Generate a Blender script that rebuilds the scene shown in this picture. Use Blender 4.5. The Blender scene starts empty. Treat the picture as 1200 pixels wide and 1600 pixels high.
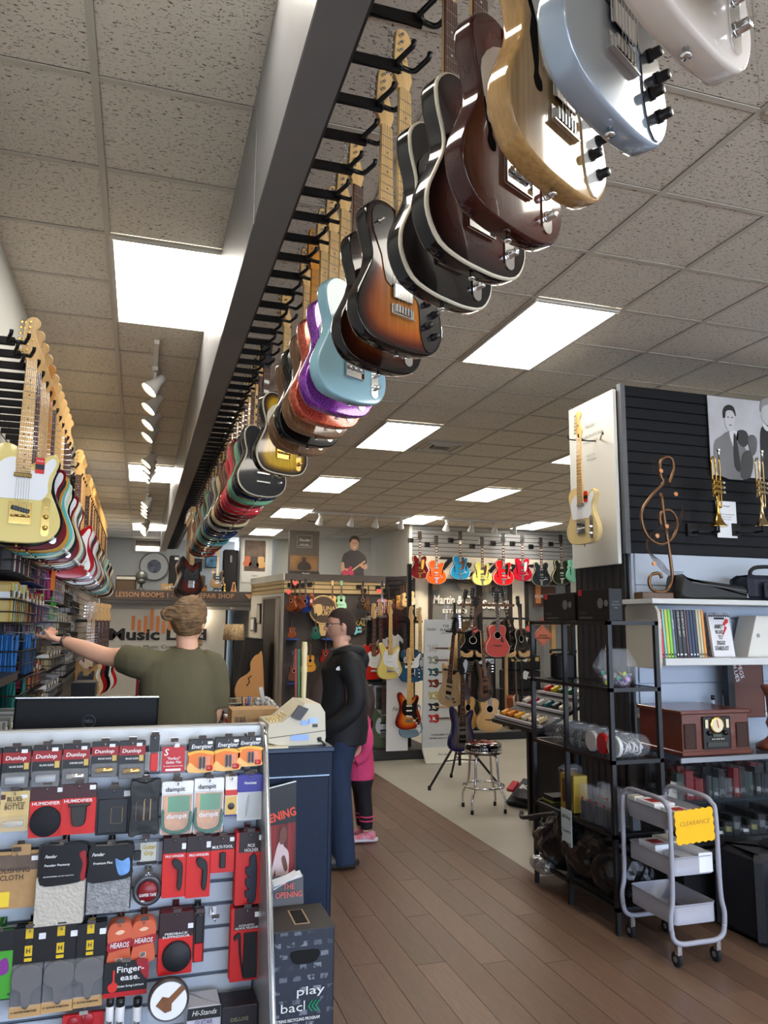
import bpy, bmesh, math, random
from mathutils import Vector, Matrix, Euler
random.seed(7)
SC=bpy.context.scene; COL=SC.collection
PI=math.pi
def rad(d): return d*PI/180
# ---------------------------------------------------------------- camera
CH=1.65
def cam_axes(yaw,pit,rol):
    cy,sy,cp,sp=math.cos(yaw),math.sin(yaw),math.cos(pit),math.sin(pit)
    f=Vector((sy*cp,cy*cp,sp)); r=Vector((cy,-sy,0)); u=r.cross(f)
    c,s=math.cos(rol),math.sin(rol)
    return c*r+s*u, -s*r+c*u, f
CR,CU,CF=cam_axes(rad(17.38),rad(8.34),rad(.45)); FOC=1204.
cam=bpy.data.cameras.new('camera'); camo=bpy.data.objects.new('camera',cam); COL.objects.link(camo)
camo.matrix_world=Matrix(((CR.x,CU.x,-CF.x,0),(CR.y,CU.y,-CF.y,0),(CR.z,CU.z,-CF.z,CH),(0,0,0,1)))
cam.sensor_fit='HORIZONTAL'; cam.sensor_width=36; cam.lens=36*FOC/1200; cam.clip_start=.02; cam.clip_end=200
SC.camera=camo
# ---------------------------------------------------------------- world, exposure
SC.view_settings.view_transform='Standard'; SC.view_settings.look='None'
SC.view_settings.gamma=1; SC.view_settings.use_curve_mapping=False
SC.view_settings.exposure=1.1
w=bpy.data.worlds.new('sky'); SC.world=w; w.use_nodes=True
bg=w.node_tree.nodes['Background']; bg.inputs[0].default_value=(.62,.76,1,1); bg.inputs[1].default_value=4.6
PANEL_E=6.5; SPOT_E=26; PANEL_COL=(1,.93,.82); SPOT_COL=(1,.80,.56)
sn=bpy.data.lights.new('sun','SUN'); sn.energy=7; sn.angle=.01; sn.color=(1,.95,.86); so=bpy.data.objects.new('sun',sn); COL.objects.link(so); so.rotation_euler=(rad(24),rad(14),0)
SC.cycles.max_bounces=7; SC.cycles.diffuse_bounces=4; SC.cycles.glossy_bounces=4
SC.cycles.transmission_bounces=6; SC.cycles.transparent_max_bounces=12
SC.cycles.sample_clamp_indirect=4; SC.cycles.blur_glossy=.5
SC.cycles.caustics_reflective=False; SC.cycles.caustics_refractive=False
# ---------------------------------------------------------------- geometry of the view
def ray(px,py): return CR*((px-600)/FOC)+CU*((800-py)/FOC)+CF
def P(px,py,Y=None,X=None,Z=None):
    """world point where the line of sight through a measured point meets a real plane"""
    d=ray(px,py)
    t=Y/d.y if Y is not None else (X/d.x if X is not None else (Z-CH)/d.z)
    return Vector((d.x*t,d.y*t,d.z*t+CH))
# ---------------------------------------------------------------- materials
MATS={}
def lin(c): return tuple(((v/255)/12.92 if v/255<=.04045 else ((v/255+.055)/1.055)**2.4) for v in c)
def mat(name,c=(128,128,128),r=.5,m=0.,coat=0.,tr=0.,al=1.,em=0.,sheen=0.,noise=0.,ns=20.,bump=0.,bs=60.,spec=.5,stretch=None,c2=None):
    if name in MATS: return MATS[name]
    M=bpy.data.materials.new(name); MATS[name]=M; M.use_nodes=True
    nt=M.node_tree; b=nt.nodes['Principled BSDF']; I=b.inputs
    col=lin(c)+(1,)
    I['Base Color'].default_value=col; I['Roughness'].default_value=r; I['Metallic'].default_value=m
    I['Coat Weight'].default_value=coat; I['Coat Roughness'].default_value=.04
    I['Transmission Weight'].default_value=tr; I['Alpha'].default_value=al; I['Specular IOR Level'].default_value=spec
    I['Sheen Weight'].default_value=sheen
    if tr: I['IOR'].default_value=1.2
    if em: I['Emission Color'].default_value=col; I['Emission Strength'].default_value=em
    if noise or bump:
        tc=nt.nodes.new('ShaderNodeTexCoord'); mp=nt.nodes.new('ShaderNodeMapping')
        nt.links.new(tc.outputs['Object'],mp.inputs[0])
        if stretch: mp.inputs['Scale'].default_value=stretch
    if noise or c2:
        if not noise: noise=1
        n=nt.nodes.new('ShaderNodeTexNoise'); n.inputs['Scale'].default_value=ns; n.inputs['Detail'].default_value=4
        nt.links.new(mp.outputs[0],n.inputs[0])
        mx=nt.nodes.new('ShaderNodeMix'); mx.data_type='RGBA'
        lo=lin(c2) if c2 else tuple(v*(1-noise) for v in col[:3]); hi=col[:3] if c2 else tuple(min(1,v*(1+noise)) for v in col[:3])
        mx.inputs[6].default_value=lo+(1,); mx.inputs[7].default_value=hi+(1,)
        cr=nt.nodes.new('ShaderNodeMapRange'); cr.inputs[1].default_value=.3; cr.inputs[2].default_value=.7
        nt.links.new(n.outputs[0],cr.inputs[0]); nt.links.new(cr.outputs[0],mx.inputs[0]); nt.links.new(mx.outputs[2],I['Base Color'])
    if bump:
        n=nt.nodes.new('ShaderNodeTexNoise'); n.inputs['Scale'].default_value=bs; nt.links.new(mp.outputs[0],n.inputs[0])
        bp=nt.nodes.new('ShaderNodeBump'); bp.inputs['Strength'].default_value=bump; bp.inputs['Distance'].default_value=.01
        nt.links.new(n.outputs[0],bp.inputs['Height']); nt.links.new(bp.outputs[0],I['Normal'])
    return M
def col(c,r=.45,**k):
    """a plain coloured material keyed by its colour"""
    return mat('paint_%02x%02x%02x_%d_%s'%(c[0],c[1],c[2],int(r*100),''.join(sorted(k))) ,c,r,**k)
CHROME=mat('chrome',(225,225,225),.12,1.); BLACKM=mat('black_metal',(22,22,24),.4,.2); BLACK=mat('black_plastic',(16,16,18),.35)
GOLD=mat('gold_metal',(212,178,104),.18,1.); BRASS=mat('brass',(215,175,90),.15,1.); WHITE=mat('white_plastic',(232,232,230),.4)
PAPER=mat('white_paper',(235,236,238),.7); GLASS=mat('clear_glass',(235,245,245),.02,tr=1.,al=.25); CLEAR=mat('clear_plastic',(240,244,250),.10,al=.09,coat=.25)
RUBBER=mat('rubber',(20,20,20),.8); CARD=mat('cardboard',(176,140,95),.8,noise=.08,ns=30)
MAPLE=mat('maple',(226,184,120),.28,coat=.4,noise=.1,ns=8,stretch=(12,12,1.2)); ROSE=mat('rosewood',(86,56,44),.45,noise=.35,ns=10,stretch=(14,14,1))
AMBER=mat('amber_maple',(214,140,44),.25,coat=.4); EBONY=mat('ebony',(28,24,24),.4); PEARL=mat('pearl',(240,238,225),.25)
def glit(name,c):
    if name in MATS: return MATS[name]
    M=mat(name,c,.25,m=.5,coat=1); nt=M.node_tree; b=nt.nodes['Principled BSDF']
    tc=nt.nodes.new('ShaderNodeTexCoord'); v=nt.nodes.new('ShaderNodeTexVoronoi'); v.inputs['Scale'].default_value=420
    nt.links.new(tc.outputs['Object'],v.inputs[0]); mx=nt.nodes.new('ShaderNodeMix'); mx.data_type='RGBA'
    mx.inputs[6].default_value=tuple(x*.35 for x in lin(c))+(1,); mx.inputs[7].default_value=tuple(min(1,x*2.2+.06) for x in lin(c))+(1,)
    sp=nt.nodes.new('ShaderNodeSeparateColor'); nt.links.new(v.outputs['Color'],sp.inputs[0]); nt.links.new(sp.outputs[0],mx.inputs[0]); nt.links.new(mx.outputs[2],b.inputs['Base Color'])
    return M
def burst(name,stops,grain=.12,coat=1.):
    """finish that goes from edge to centre of a body along its 'burst' attribute"""
    if name in MATS: return MATS[name]
    M=mat(name,(128,64,20),.14,coat=coat*.8,spec=.12); nt=M.node_tree; b=nt.nodes['Principled BSDF']
    a=nt.nodes.new('ShaderNodeAttribute'); a.attribute_name='burst'; r=nt.nodes.new('ShaderNodeValToRGB')
    e=r.color_ramp.elements
    while len(e)<len(stops): e.new(.5)
    for k,(p,c) in enumerate(stops): e[k].position=p; e[k].color=lin(c)+(1,)
    nt.links.new(a.outputs['Fac'],r.inputs[0])
    tc=nt.nodes.new('ShaderNodeTexCoord'); mp=nt.nodes.new('ShaderNodeMapping'); mp.inputs['Scale'].default_value=(30,30,1.5)
    n=nt.nodes.new('ShaderNodeTexNoise'); n.inputs['Scale'].default_value=4; nt.links.new(tc.outputs['Object'],mp.inputs[0]); nt.links.new(mp.outputs[0],n.inputs[0])
    mx=nt.nodes.new('ShaderNodeMix'); mx.data_type='RGBA'; mx.blend_type='MULTIPLY'; mx.inputs[0].default_value=1
    mr=nt.nodes.new('ShaderNodeMapRange'); mr.inputs[1].default_value=.3; mr.inputs[2].default_value=.7; mr.inputs[3].default_value=1-grain*2; mr.inputs[4].default_value=1
    nt.links.new(n.outputs[0],mr.inputs[0]); nt.links.new(r.outputs[0],mx.inputs[6]); nt.links.new(mr.outputs[0],mx.inputs[7]); nt.links.new(mx.outputs[2],b.inputs['Base Color'])
    return M
# ---------------------------------------------------------------- objects
def tag(o,label=None,cat=None,group=None,kind=None):
    if label: o['label']=label
    if cat: o['category']=cat
    if group: o['group']=group
    if kind: o['kind']=kind
    return o
def thing(name,loc,label,cat,rz=0,group=None,scale=1):
    o=bpy.data.objects.new(name,None); COL.objects.link(o); o.location=loc; o.rotation_euler=(0,0,rz); o.empty_display_size=.05
    if scale!=1: o.scale=(scale,)*3
    return tag(o,label,cat,group)
def link(name,me,parent=None,loc=(0,0,0),rot=(0,0,0),m=None,scale=None):
    o=bpy.data.objects.new(name,me); COL.objects.link(o); o.parent=parent; o.location=loc; o.rotation_euler=rot
    if scale: o.scale=scale
    if m is not None:
        if not me.materials: me.materials.append(m)
        o.material_slots[0].link='OBJECT'; o.material_slots[0].material=m
    return o
def dup(o,parent=None,**kw):
    c=o.copy(); COL.objects.link(c)
    if parent is not None: c.parent=parent
    for ch in o.children: dup(ch,c)
    return c
class G:
    def __init__(s): s.b=bmesh.new()
    def _add(s,verts,faces,mi=0,sm=False):
        vs=[s.b.verts.new(v) for v in verts]
        for f in faces:
            try:
                fc=s.b.faces.new([vs[i] for i in f]); fc.material_index=mi; fc.smooth=sm
            except ValueError: pass
        return vs
    def box(s,c,d,rot=None,mi=0,bev=0,taper=1):
        x,y,z=d[0]/2,d[1]/2,d[2]/2
        R=Euler(rot).to_matrix() if rot else None
        def T(v):
            v=Vector(v)
            if R: v=R@v
            return v+Vector(c)
        if bev:
            b=min(bev,x*.9,y*.9,z*.9)
            vs=[];t=taper
            for zz,ins in((-z,b),(-z+b,0),(z-b,0),(z,b)):
                k=t if zz>0 else 1
                for sx,sy in((-1,-1),(1,-1),(1,1),(-1,1)):
                    X,Y=(x*k-ins),(y*k-ins)
                    for a in((sx*(X-(b if sx*sy>0 else 0)),sy*(Y-(0 if sx*sy>0 else b))),(sx*(X-(0 if sx*sy>0 else b)),sy*(Y-(b if sx*sy>0 else 0)))):
                        vs.append(T((a[0],a[1],zz)))
            f=[tuple(range(7,-1,-1)),tuple(range(24,32))]
            for k in range(3):
                for i in range(8): j=(i+1)%8; f.append((k*8+i,k*8+j,k*8+8+j,k*8+8+i))
            s._add(vs,f,mi); return s
        k=taper
        vs=[T(v) for v in((-x,-y,-z),(x,-y,-z),(x,y,-z),(-x,y,-z),(-x*k,-y*k,z),(x*k,-y*k,z),(x*k,y*k,z),(-x*k,y*k,z))]
        s._add(vs,[(3,2,1,0),(4,5,6,7),(0,1,5,4),(1,2,6,5),(2,3,7,6),(3,0,4,7)],mi); return s
    def b2(s,a,b,mi=0,bev=0):
        return s.box(((a[0]+b[0])/2,(a[1]+b[1])/2,(a[2]+b[2])/2),(abs(b[0]-a[0]),abs(b[1]-a[1]),abs(b[2]-a[2])),mi=mi,bev=bev)
    def tube(s,pts,r,n=8,mi=0,closed=False,caps=True):
        pts=[Vector(p) for p in pts]; N=len(pts)
        rs=r if isinstance(r,(list,tuple)) else [r]*N
        rings=[];up=None
        for i,p in enumerate(pts):
            a=pts[i-1] if (i>0 or closed) else p; c=pts[(i+1)%N] if (i<N-1 or closed) else p
            t=(c-a).normalized() if (c-a).length>1e-9 else Vector((0,0,1))
            if up is None: up=Vector((0,0,1)) if abs(t.z)<.9 else Vector((1,0,0))
            x=up.cross(t); x=x.normalized() if x.length>1e-6 else t.orthogonal().normalized(); y=t.cross(x); up=y
            rings.append([s.b.verts.new(p+x*(rs[i]*math.cos(2*PI*k/n))+y*(rs[i]*math.sin(2*PI*k/n))) for k in range(n)])
        M=N if closed else N-1
        for i in range(M):
            A,B=rings[i],rings[(i+1)%N]
            for k in range(n):
                f=s.b.faces.new((A[k],A[(k+1)%n],B[(k+1)%n],B[k])); f.smooth=True; f.material_index=mi
        if caps and not closed:
            for R_,rev in((rings[0],True),(rings[-1],False)):
                f=s.b.faces.new(R_[::-1] if rev else R_); f.material_index=mi
        return s
    def lathe(s,prof,c=(0,0,0),n=16,axis='z',mi=0,sm=True):
        rings=[]
        for r,h in prof:
            ring=[]
            for k in range(n):
                a=2*PI*k/n; v=(r*math.cos(a),r*math.sin(a),h)
                if axis=='y': v=(v[0],-v[2],v[1])   # grows towards -y (the viewer)
                if axis=='x': v=(v[2],v[0],v[1])
                ring.append(s.b.verts.new(Vector(v)+Vector(c)))
            rings.append(ring)
        for A,B in zip(rings,rings[1:]):
            for k in range(n):
                f=s.b.faces.new((A[k],A[(k+1)%n],B[(k+1)%n],B[k])); f.smooth=sm; f.material_index=mi
        for R_,rev,r in((rings[0],True,prof[0][0]),(rings[-1],False,prof[-1][0])):
            if r>1e-5:
                f=s.b.faces.new(R_[::-1] if rev else R_); f.material_index=mi
        return s
    def prism(s,pts,y0,y1,mi=0,bev=0,sm=False):
        """outline in x,z swept along y (y0 front, y1 back)"""
        n=len(pts)
        cx=sum(p[0] for p in pts)/n; cz=sum(p[1] for p in pts)/n
        def off(d):
            o=[]
            for i,(x,z) in enumerate(pts):
                a=Vector(pts[i-1]);b=Vector(pts[(i+1)%n]);t=(b-a)
                nn=Vector((t.y,-t.x)); nn=nn.normalized() if nn.length else nn
                o.append((x-nn.x*d*s.sg,z-nn.y*d*s.sg))
            return o
        ar=sum(pts[i-1][0]*pts[i][1]-pts[i][0]*pts[i-1][1] for i in range(n)); s.sg=1 if ar>0 else -1
        ls=[(y0,bev),(y0+bev,0),(y1-bev,0),(y1,bev)] if bev else [(y0,0),(y1,0)]
        vs=[]
        for y,i in ls: vs+=[(x,y,z) for x,z in off(i)]
        f=[tuple(range(n)) if ar<0 else tuple(range(n-1,-1,-1))]; L=len(ls)-1
        f=[tuple(range(n)),tuple(range(L*n+n-1,L*n-1,-1))]
        V=s._add(vs,f,mi)
        for k in range(L):
            for i in range(n):
                j=(i+1)%n; fc=s.b.faces.new((V[k*n+i],V[k*n+n+i],V[k*n+n+j],V[k*n+j])); fc.smooth=sm; fc.material_index=mi
        return s
    def me(s,name):
        bmesh.ops.recalc_face_normals(s.b,faces=s.b.faces)
        m=bpy.data.meshes.new(name); s.b.to_mesh(m); s.b.free(); return m
    def done(s,name,m,parent=None,loc=(0,0,0),rot=(0,0,0)):
        me=s.me(name)
        for x in(m if isinstance(m,(list,tuple)) else [m]): me.materials.append(x)
        global LAST
        o=bpy.data.objects.new(name,me); COL.objects.link(o); o.parent=parent; o.location=loc; o.rotation_euler=rot; LAST=o
        return o
def smooth_loop(pts,k=4):
    n=len(pts);out=[]
    for i in range(n):
        p0,p1,p2,p3=[Vector(pts[(i+j)%n]) for j in(-1,0,1,2)]
        for a in range(k):
            t=a/k; out.append(tuple(.5*((2*p1)+(-p0+p2)*t+(2*p0-5*p1+4*p2-p3)*t*t+(-p0+3*p1-3*p2+p3)*t**3)))
    return out
def smooth_path(pts,k=5):
    P_=[Vector(p) for p in pts]; P_=[P_[0]*2-P_[1]]+P_+[P_[-1]*2-P_[-2]]; out=[]
    for i in range(1,len(P_)-2):
        p0,p1,p2,p3=P_[i-1:i+3]
        for a in range(k):
            t=a/k; out.append(.5*((2*p1)+(-p0+p2)*t+(2*p0-5*p1+4*p2-p3)*t*t+(-p0+3*p1-3*p2+p3)*t**3))
    out.append(P_[-2]); return out
def text(s,parent,loc,h,m,rot=(PI/2,0,0),w=None,shear=0,bold=0,ext=.0003,align='CENTER',name='lettering',ls=None,mir=False):
    """flat lettering turned into a mesh; h is the height of a capital, w squeezes it to a width"""
    c=bpy.data.curves.new('t','FONT'); c.body=s; c.size=h/.72; c.align_x=align; c.align_y='CENTER'; c.extrude=ext; c.shear=shear; c.offset=bold*h
    c.resolution_u=2
    if ls: c.space_line=ls
    t=bpy.data.objects.new('t',c); me=bpy.data.meshes.new_from_object(t); bpy.data.objects.remove(t); bpy.data.curves.remove(c); me.name=name
    me.materials.clear(); me.materials.append(m)
    o=bpy.data.objects.new(name,me); COL.objects.link(o); o.parent=parent; o.location=loc; o.rotation_euler=rot
    if w and len(me.vertices):
        xs=[v.co.x for v in me.vertices]; o.scale=(w/max(1e-4,max(xs)-min(xs)),1,1)
    return o
def rel(p,parent): return Vector(p)-(parent.location if parent is not None else Vector((0,0,0)))
def bx(name,a,b,m,parent=None,bev=0,rot=None):
    """box between two world corners, made a child of an unturned parent"""
    a=Vector(a);b=Vector(b);c=(a+b)/2; d=Vector([abs(x) for x in (b-a)]); d=Vector([max(x,.0006) for x in d])
    o=G().box((0,0,0),d,bev=bev,rot=rot).done(name,m,parent); o.location=rel(c,parent); return o
def one(name,geo,m,label,cat,loc=(0,0,0),rot=(0,0,0),group=None):
    o=geo.done(name,m); o.location=loc; o.rotation_euler=rot; return tag(o,label,cat,group)
def ell(cx,cz,rx,rz,n=16,a0=0,a1=2*PI): return [(cx+rx*math.cos(a0+(a1-a0)*i/n),cz+rz*math.sin(a0+(a1-a0)*i/n)) for i in range(n)]
def rrect(x0,z0,x1,z1,r,n=4):
    o=[]
    for cx,cz,a in((x1-r,z1-r,0),(x0+r,z1-r,PI/2),(x0+r,z0+r,PI),(x1-r,z0+r,1.5*PI)):
        for i in range(n+1): o.append((cx+r*math.cos(a+PI/2*i/n),cz+r*math.sin(a+PI/2*i/n)))
    return o
# ================================================================ the room
CZ=CH+1.98   # ceiling height 3.63
TX,TY,GX,GY=.6135,.6015,-.258,3.975      # ceiling grid module and a crossing of it
def struct(o): o['kind']='structure'; return o
WALLP=mat('wall_paint_grey_white',(196,198,196),.75,noise=.03,ns=3)
WALLD=mat('wall_paint_light',(206,206,200),.75,noise=.03,ns=3)
TRIMD=mat('dark_taupe_paint',(84,78,74),.6); DARKW=mat('charcoal_panel',(62,60,62),.6,noise=.06,ns=8)
# ceiling: slab, grid, tiles, light panels
X0,X1,Y0,Y1=-.82,9.2,-4.2,19.3
ceil=struct(G().b2((X0,Y0,CZ+.06),(X1,Y1,CZ+.16)).done('ceiling',mat('ceiling_void',(120,115,105),.9)))
tm=mat('fissured_ceiling_tile',(208,202,190),.9)
nt=tm.node_tree; b=nt.nodes['Principled BSDF']
tc=nt.nodes.new('ShaderNodeTexCoord'); oi=nt.nodes.new('ShaderNodeObjectInfo'); ad=nt.nodes.new('ShaderNodeVectorMath'); ad.operation='ADD'
sc_=nt.nodes.new('ShaderNodeVectorMath'); sc_.operation='SCALE'; sc_.inputs[3].default_value=37
cmb=nt.nodes.new('ShaderNodeCombineXYZ')
for i in range(2): nt.links.new(oi.outputs['Random'],cmb.inputs[i])
nt.links.new(cmb.outputs[0],sc_.inputs[0]); nt.links.new(tc.outputs['Object'],ad.inputs[0]); nt.links.new(sc_.outputs[0],ad.inputs[1])
def marks(scale,st,thr,w):
    mp=nt.nodes.new('ShaderNodeMapping'); mp.inputs['Scale'].default_value=st; nt.links.new(ad.outputs[0],mp.inputs[0])
    n=nt.nodes.new('ShaderNodeTexNoise'); n.inputs['Scale'].default_value=scale; n.inputs['Detail'].default_value=2; n.inputs['Distortion'].default_value=.8
    nt.links.new(mp.outputs[0],n.inputs[0]); m=nt.nodes.new('ShaderNodeMapRange'); m.inputs[1].default_value=thr; m.inputs[2].default_value=thr+w
    nt.links.new(n.outputs[0],m.inputs[0]); return m
m1=marks(50,(1,2.8,1),.628,.02); m2=marks(90,(1,1.6,1),.67,.02)
mxm=nt.nodes.new('ShaderNodeMath'); mxm.operation='MAXIMUM'; nt.links.new(m1.outputs[0],mxm.inputs[0]); nt.links.new(m2.outputs[0],mxm.inputs[1])
mx=nt.nodes.new('ShaderNodeMix'); mx.data_type='RGBA'; mx.inputs[6].default_value=lin((232,225,212))+(1,); mx.inputs[7].default_value=lin((112,104,92))+(1,)
nt.links.new(mxm.outputs[0],mx.inputs[0]); nt.links.new(mx.outputs[2],b.inputs['Base Color'])
bp=nt.nodes.new('ShaderNodeBump'); bp.invert=True; bp.inputs['Strength'].default_value=.6; bp.inputs['Distance'].default_value=.004
nt.links.new(mxm.outputs[0],bp.inputs['Height']); nt.links.new(bp.outputs[0],b.inputs['Normal'])
tile_me=G().box((0,0,.012),(TX-.022,TY-.022,.02),bev=.002).me('ceiling_tile'); tile_me.materials.append(tm)
gridm=mat('ceiling_grid_metal',(206,200,188),.7)
g=G(); ix0=int(math.floor((X0-GX)/TX)); ix1=int(math.ceil((X1-GX)/TX)); iy0=int(math.floor((Y0-GY)/TY)); iy1=int(math.ceil((Y1-GY)/TY))
for i in range(ix0,ix1+1):
    x=GX+i*TX
    if X0<x<X1: g.box((x,(Y0+Y1)/2,CZ-.001),(.028,Y1-Y0,.004)); g.box((x,(Y0+Y1)/2,CZ+.02),(.003,Y1-Y0,.04))
for j in range(iy0,iy1+1):
    y=GY+j*TY
    if Y0<y<Y1: g.box(((X0+X1)/2,y,CZ),(X1-X0,.026,.004))
g.done('ceiling_grid',gridm,ceil)['kind']='structure'
LIT={}
for (i,js) in ((0,(-11,-5,0,10,20)),(4,(-10,-5,0,5,10,15,20)),(8,(-10,-5,5,10,15)),(12,(-10,-5,15,)),(12,(5,))):
    for j in js: LIT[(i,j)]=1; LIT[(i,j+1)]=2
# the light columns repeat every five modules in depth
cells=[]
VENTS=[(5,6),(5,17)]
for i in range(ix0,ix1):
    for j in range(iy0,iy1):
        if (i,j) in LIT or (i,j) in VENTS: continue
        cx,cy=GX+(i+.5)*TX,GY+(j+.5)*TY
        if cx>X1 or cy>Y1: continue
        cells.append((cx*cx+cy*cy if cy>0 else 1e3+cy*cy,cx,cy,i,j))
cells.sort()
far=G()
for k,(d,cx,cy,i,j) in enumerate(cells):
    if k<290:
        o=link('tile',tile_me,ceil,(cx,cy,CZ+.002)); 
    else: far.box((cx,cy,CZ+.014),(TX-.022,TY-.022,.02))
o=far.done('ceiling_tiles',tm,ceil); o['kind']='stuff'
em=mat('light_diffuser',(255,250,240),.5); b=em.node_tree.nodes['Principled BSDF']; b.inputs['Emission Color'].default_value=PANEL_COL+(1,); b.inputs['Emission Strength'].default_value=PANEL_E
pf=mat('light_frame_white',(215,212,204),.5)
dif_me=G().box((0,0,0),(TX-.045,2*TY-.05,.006)).me('diffuser'); dif_me.materials.append(em)
fr=G()
for sx in(-1,1): fr.box((sx*(TX/2-.018),0,0),(.02,2*TY-.02,.016))
for sy in(-1,1): fr.box((0,sy*(TY-.018),0),(TX-.02,.02,.016))
fr_me=fr.me('frame'); fr_me.materials.append(pf)
colname={0:'left of the beam',4:'in the first column right of the beam',8:'in the second column right of the beam',12:'near the right wall'}
ordn=['nearest the storefront','first','second','third','fourth','fifth','sixth','seventh']
for i in(0,4,8,12):
    js=sorted(j for (a,j) in LIT if a==i and LIT[(a,j)]==1)
    for n,j in enumerate(js):
        vis=[q for q in js if q>=0]; word=('%s from the camera'%['one','two','three','four','five','six'][vis.index(j)]) if j>=0 else ('%s behind the camera'%['farthest','just'][n%2])
        t=thing('ceiling_light',(GX+(i+.5)*TX,GY+(j+1)*TY,CZ),'white light panel %s, %s'%(colname[i],word),'light',group='recessed ceiling light panels')
        link('diffuser',dif_me,t,(0,0,-.007)); link('frame',fr_me,t,(0,0,-.006))
for n,(i,j) in enumerate(VENTS):
    t=thing('ceiling_vent',(GX+(i+.5)*TX,GY+(j+.5)*TY,CZ),['square ceiling air vent beside the second light panel','square ceiling air vent near the track lights'][n],'vent')
    G().box((0,0,.01),(TX-.02,TY-.02,.01)).done('plate',gridm,t)
    f=G()
    for q in(.26,.18,.10):
        for sx,sy in((1,0),(-1,0),(0,1),(0,-1)): f.box((sx*q*.8,sy*q*.8,-.004),((.02 if sx else q*1.6),(.02 if sy else q*1.6),.012))
    f.done('louvre',pf,t); G().box((0,0,-.002),(.2,.12,.02)).done('duct_opening',BLACK,t)
# floor: planks on the walkway, pale vinyl on the right
floor=struct(G().b2((X0,Y0,-.1),(X1,Y1,-.012)).done('floor',mat('subfloor',(64,52,44),.9)))
BX=2.62; BY=4.87
vin=mat('grey_vinyl',(176,172,160),.38,noise=.05,ns=2,bump=.03,bs=6)
G().b2((BX,BY,-.012),(X1,Y1,0)).done('vinyl_floor',vin,floor)
plank_mats=[]
for k,c in enumerate([(104,80,65),(110,85,69),(99,77,63),(115,90,73),(106,83,68)]):
    plank_mats.append(mat('walnut_laminate_%d'%k,c,.40,noise=.14,ns=7,stretch=(9,1,1),bump=.06,bs=30))
pl_me=G().box((0,0,-.0055),(.1543,1.2992,.011),bev=.0006).me('plank')
PW,PL=.155,1.3; k=0; n=int((BX-X0)/PW)+1; rows=[]
for a in range(n+30):
    x=BX-PW*(a+.5) if a<n else BX+PW*(a-n+.5)
    off=(a*.47)%1*PL
    yy=-1.0-off
    while yy<(13.2 if a<n else BY):
        L=PL
        c=yy+L/2
        if a>=n and yy+L>BY: L=BY-yy
        if x>X0 and x<X1-.1 and L>.05: rows.append((x,yy+L/2,L))
        yy+=PL
rows.sort(key=lambda r:(r[0]-1.4)**2+((r[1]-4.5)*.7)**2)
st=G()
for k,(x,y,L) in enumerate(rows):
    if k<290:
        o=link('plank',pl_me,floor,(x,y,0),m=plank_mats[random.randrange(5)]); o.scale=(1,L/PL,1)
    else: st.box((x,y,-.0055),(.1535,L-.002,.011))
st.b2((X0,13.2,-.011),(BX,Y1,0)); o=st.done('floor_planks',plank_mats[0],floor); o['kind']='stuff'
# walls
def wall(name,a,b,m=WALLP): return struct(G().b2(a,b).done(name,m))
wl=wall('wall_left',(X0-.4,Y0,0),(X0+.02,Y1,CZ+.1))
wall('wall_right',(X1,Y0,0),(X1+.1,Y1,CZ+.1))
def vwall(name,pts,z0,z1,m,th=.06):
    """wall standing along a line of floor points"""
    g=G()
    for (ax,ay),(bx,by) in zip(pts,pts[1:]):
        d=Vector((bx-ax,by-ay)); L=d.length; a=math.atan2(d.y,d.x); n_=Vector((-math.sin(a),math.cos(a)))
        g.box(((ax+bx)/2+n_.x*th/2,(ay+by)/2+n_.y*th/2,(z0+z1)/2),(L,th,z1-z0),rot=(0,0,a))
    return struct(g.done(name,m))
vwall('wall_back',[(X0,19.12),(2.15,19.12)],0,CZ+.05,WALLP)
vwall('wall_back_pilaster',[(2.12,17.7),(2.84,17.7)],1.65+.69,CZ+.05,WALLD,.4)
vwall('wall_back_angled',[(2.84,18.2),(5.02,17.0)],0,CZ+.05,WALLD)
vwall('wall_back_side',[(5.02,17.0),(5.05,14.45)],0,CZ+.05,WALLD)
# storefront side behind the camera: low sill, mullions and a header, open to daylight
g=G(); g.b2((X0,-4.1,0),(X1,-4.0,.25)); g.b2((X0,-4.1,2.75),(X1,-4.0,CZ+.1))
for x in(-.8,1.2,3.2,5.2,7.2,9.1): g.b2((x-.05,-4.1,.25),(x+.05,-4.0,2.75))
struct(g.done('window_front_frame',mat('anodised_frame',(90,88,84),.4,.6)))
por=bpy.data.lights.new('daylight_portal','AREA'); por.shape='RECTANGLE'; por.size=9.9; por.size_y=2.5; por.cycles.is_portal=True
po=bpy.data.objects.new('daylight_portal',por); COL.objects.link(po); po.location=(4.2,-4.05,1.5); po.rotation_euler=(rad(-90),0,PI)
po.rotation_euler=(rad(90),0,0)
struct(G().b2((-8,-30,-.14),(18,-4.1,-.1)).done('ground_outside',mat('concrete_outside',(190,188,182),.9)))
# ceiling beam
BZ=CH+1.42; BEAMM=mat('beam_grey_paint',(120,119,120),.55,noise=.04,ns=5)
beam=struct(G().b2((.32,Y0,BZ),(.436,15.9,CZ)).done('beam',BEAMM))
bl=G()
for k in range(9): bl.b2((.318,-4+2.2*k+.02,BZ+.004),(.321,-4+2.2*(k+1)-.02,CZ-.02))
struct(bl.done('beam_cladding',mat('beam_pale_face',(122,123,125),.4,coat=.1,noise=.05,ns=6),beam))
# slat boards on the far side of the beam
struct(G().b2((.437,-2,BZ+.02),(.450,13,BZ+.30)).done('beam_slat_board',mat('slat_dark',(58,56,56),.6),beam))
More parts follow.
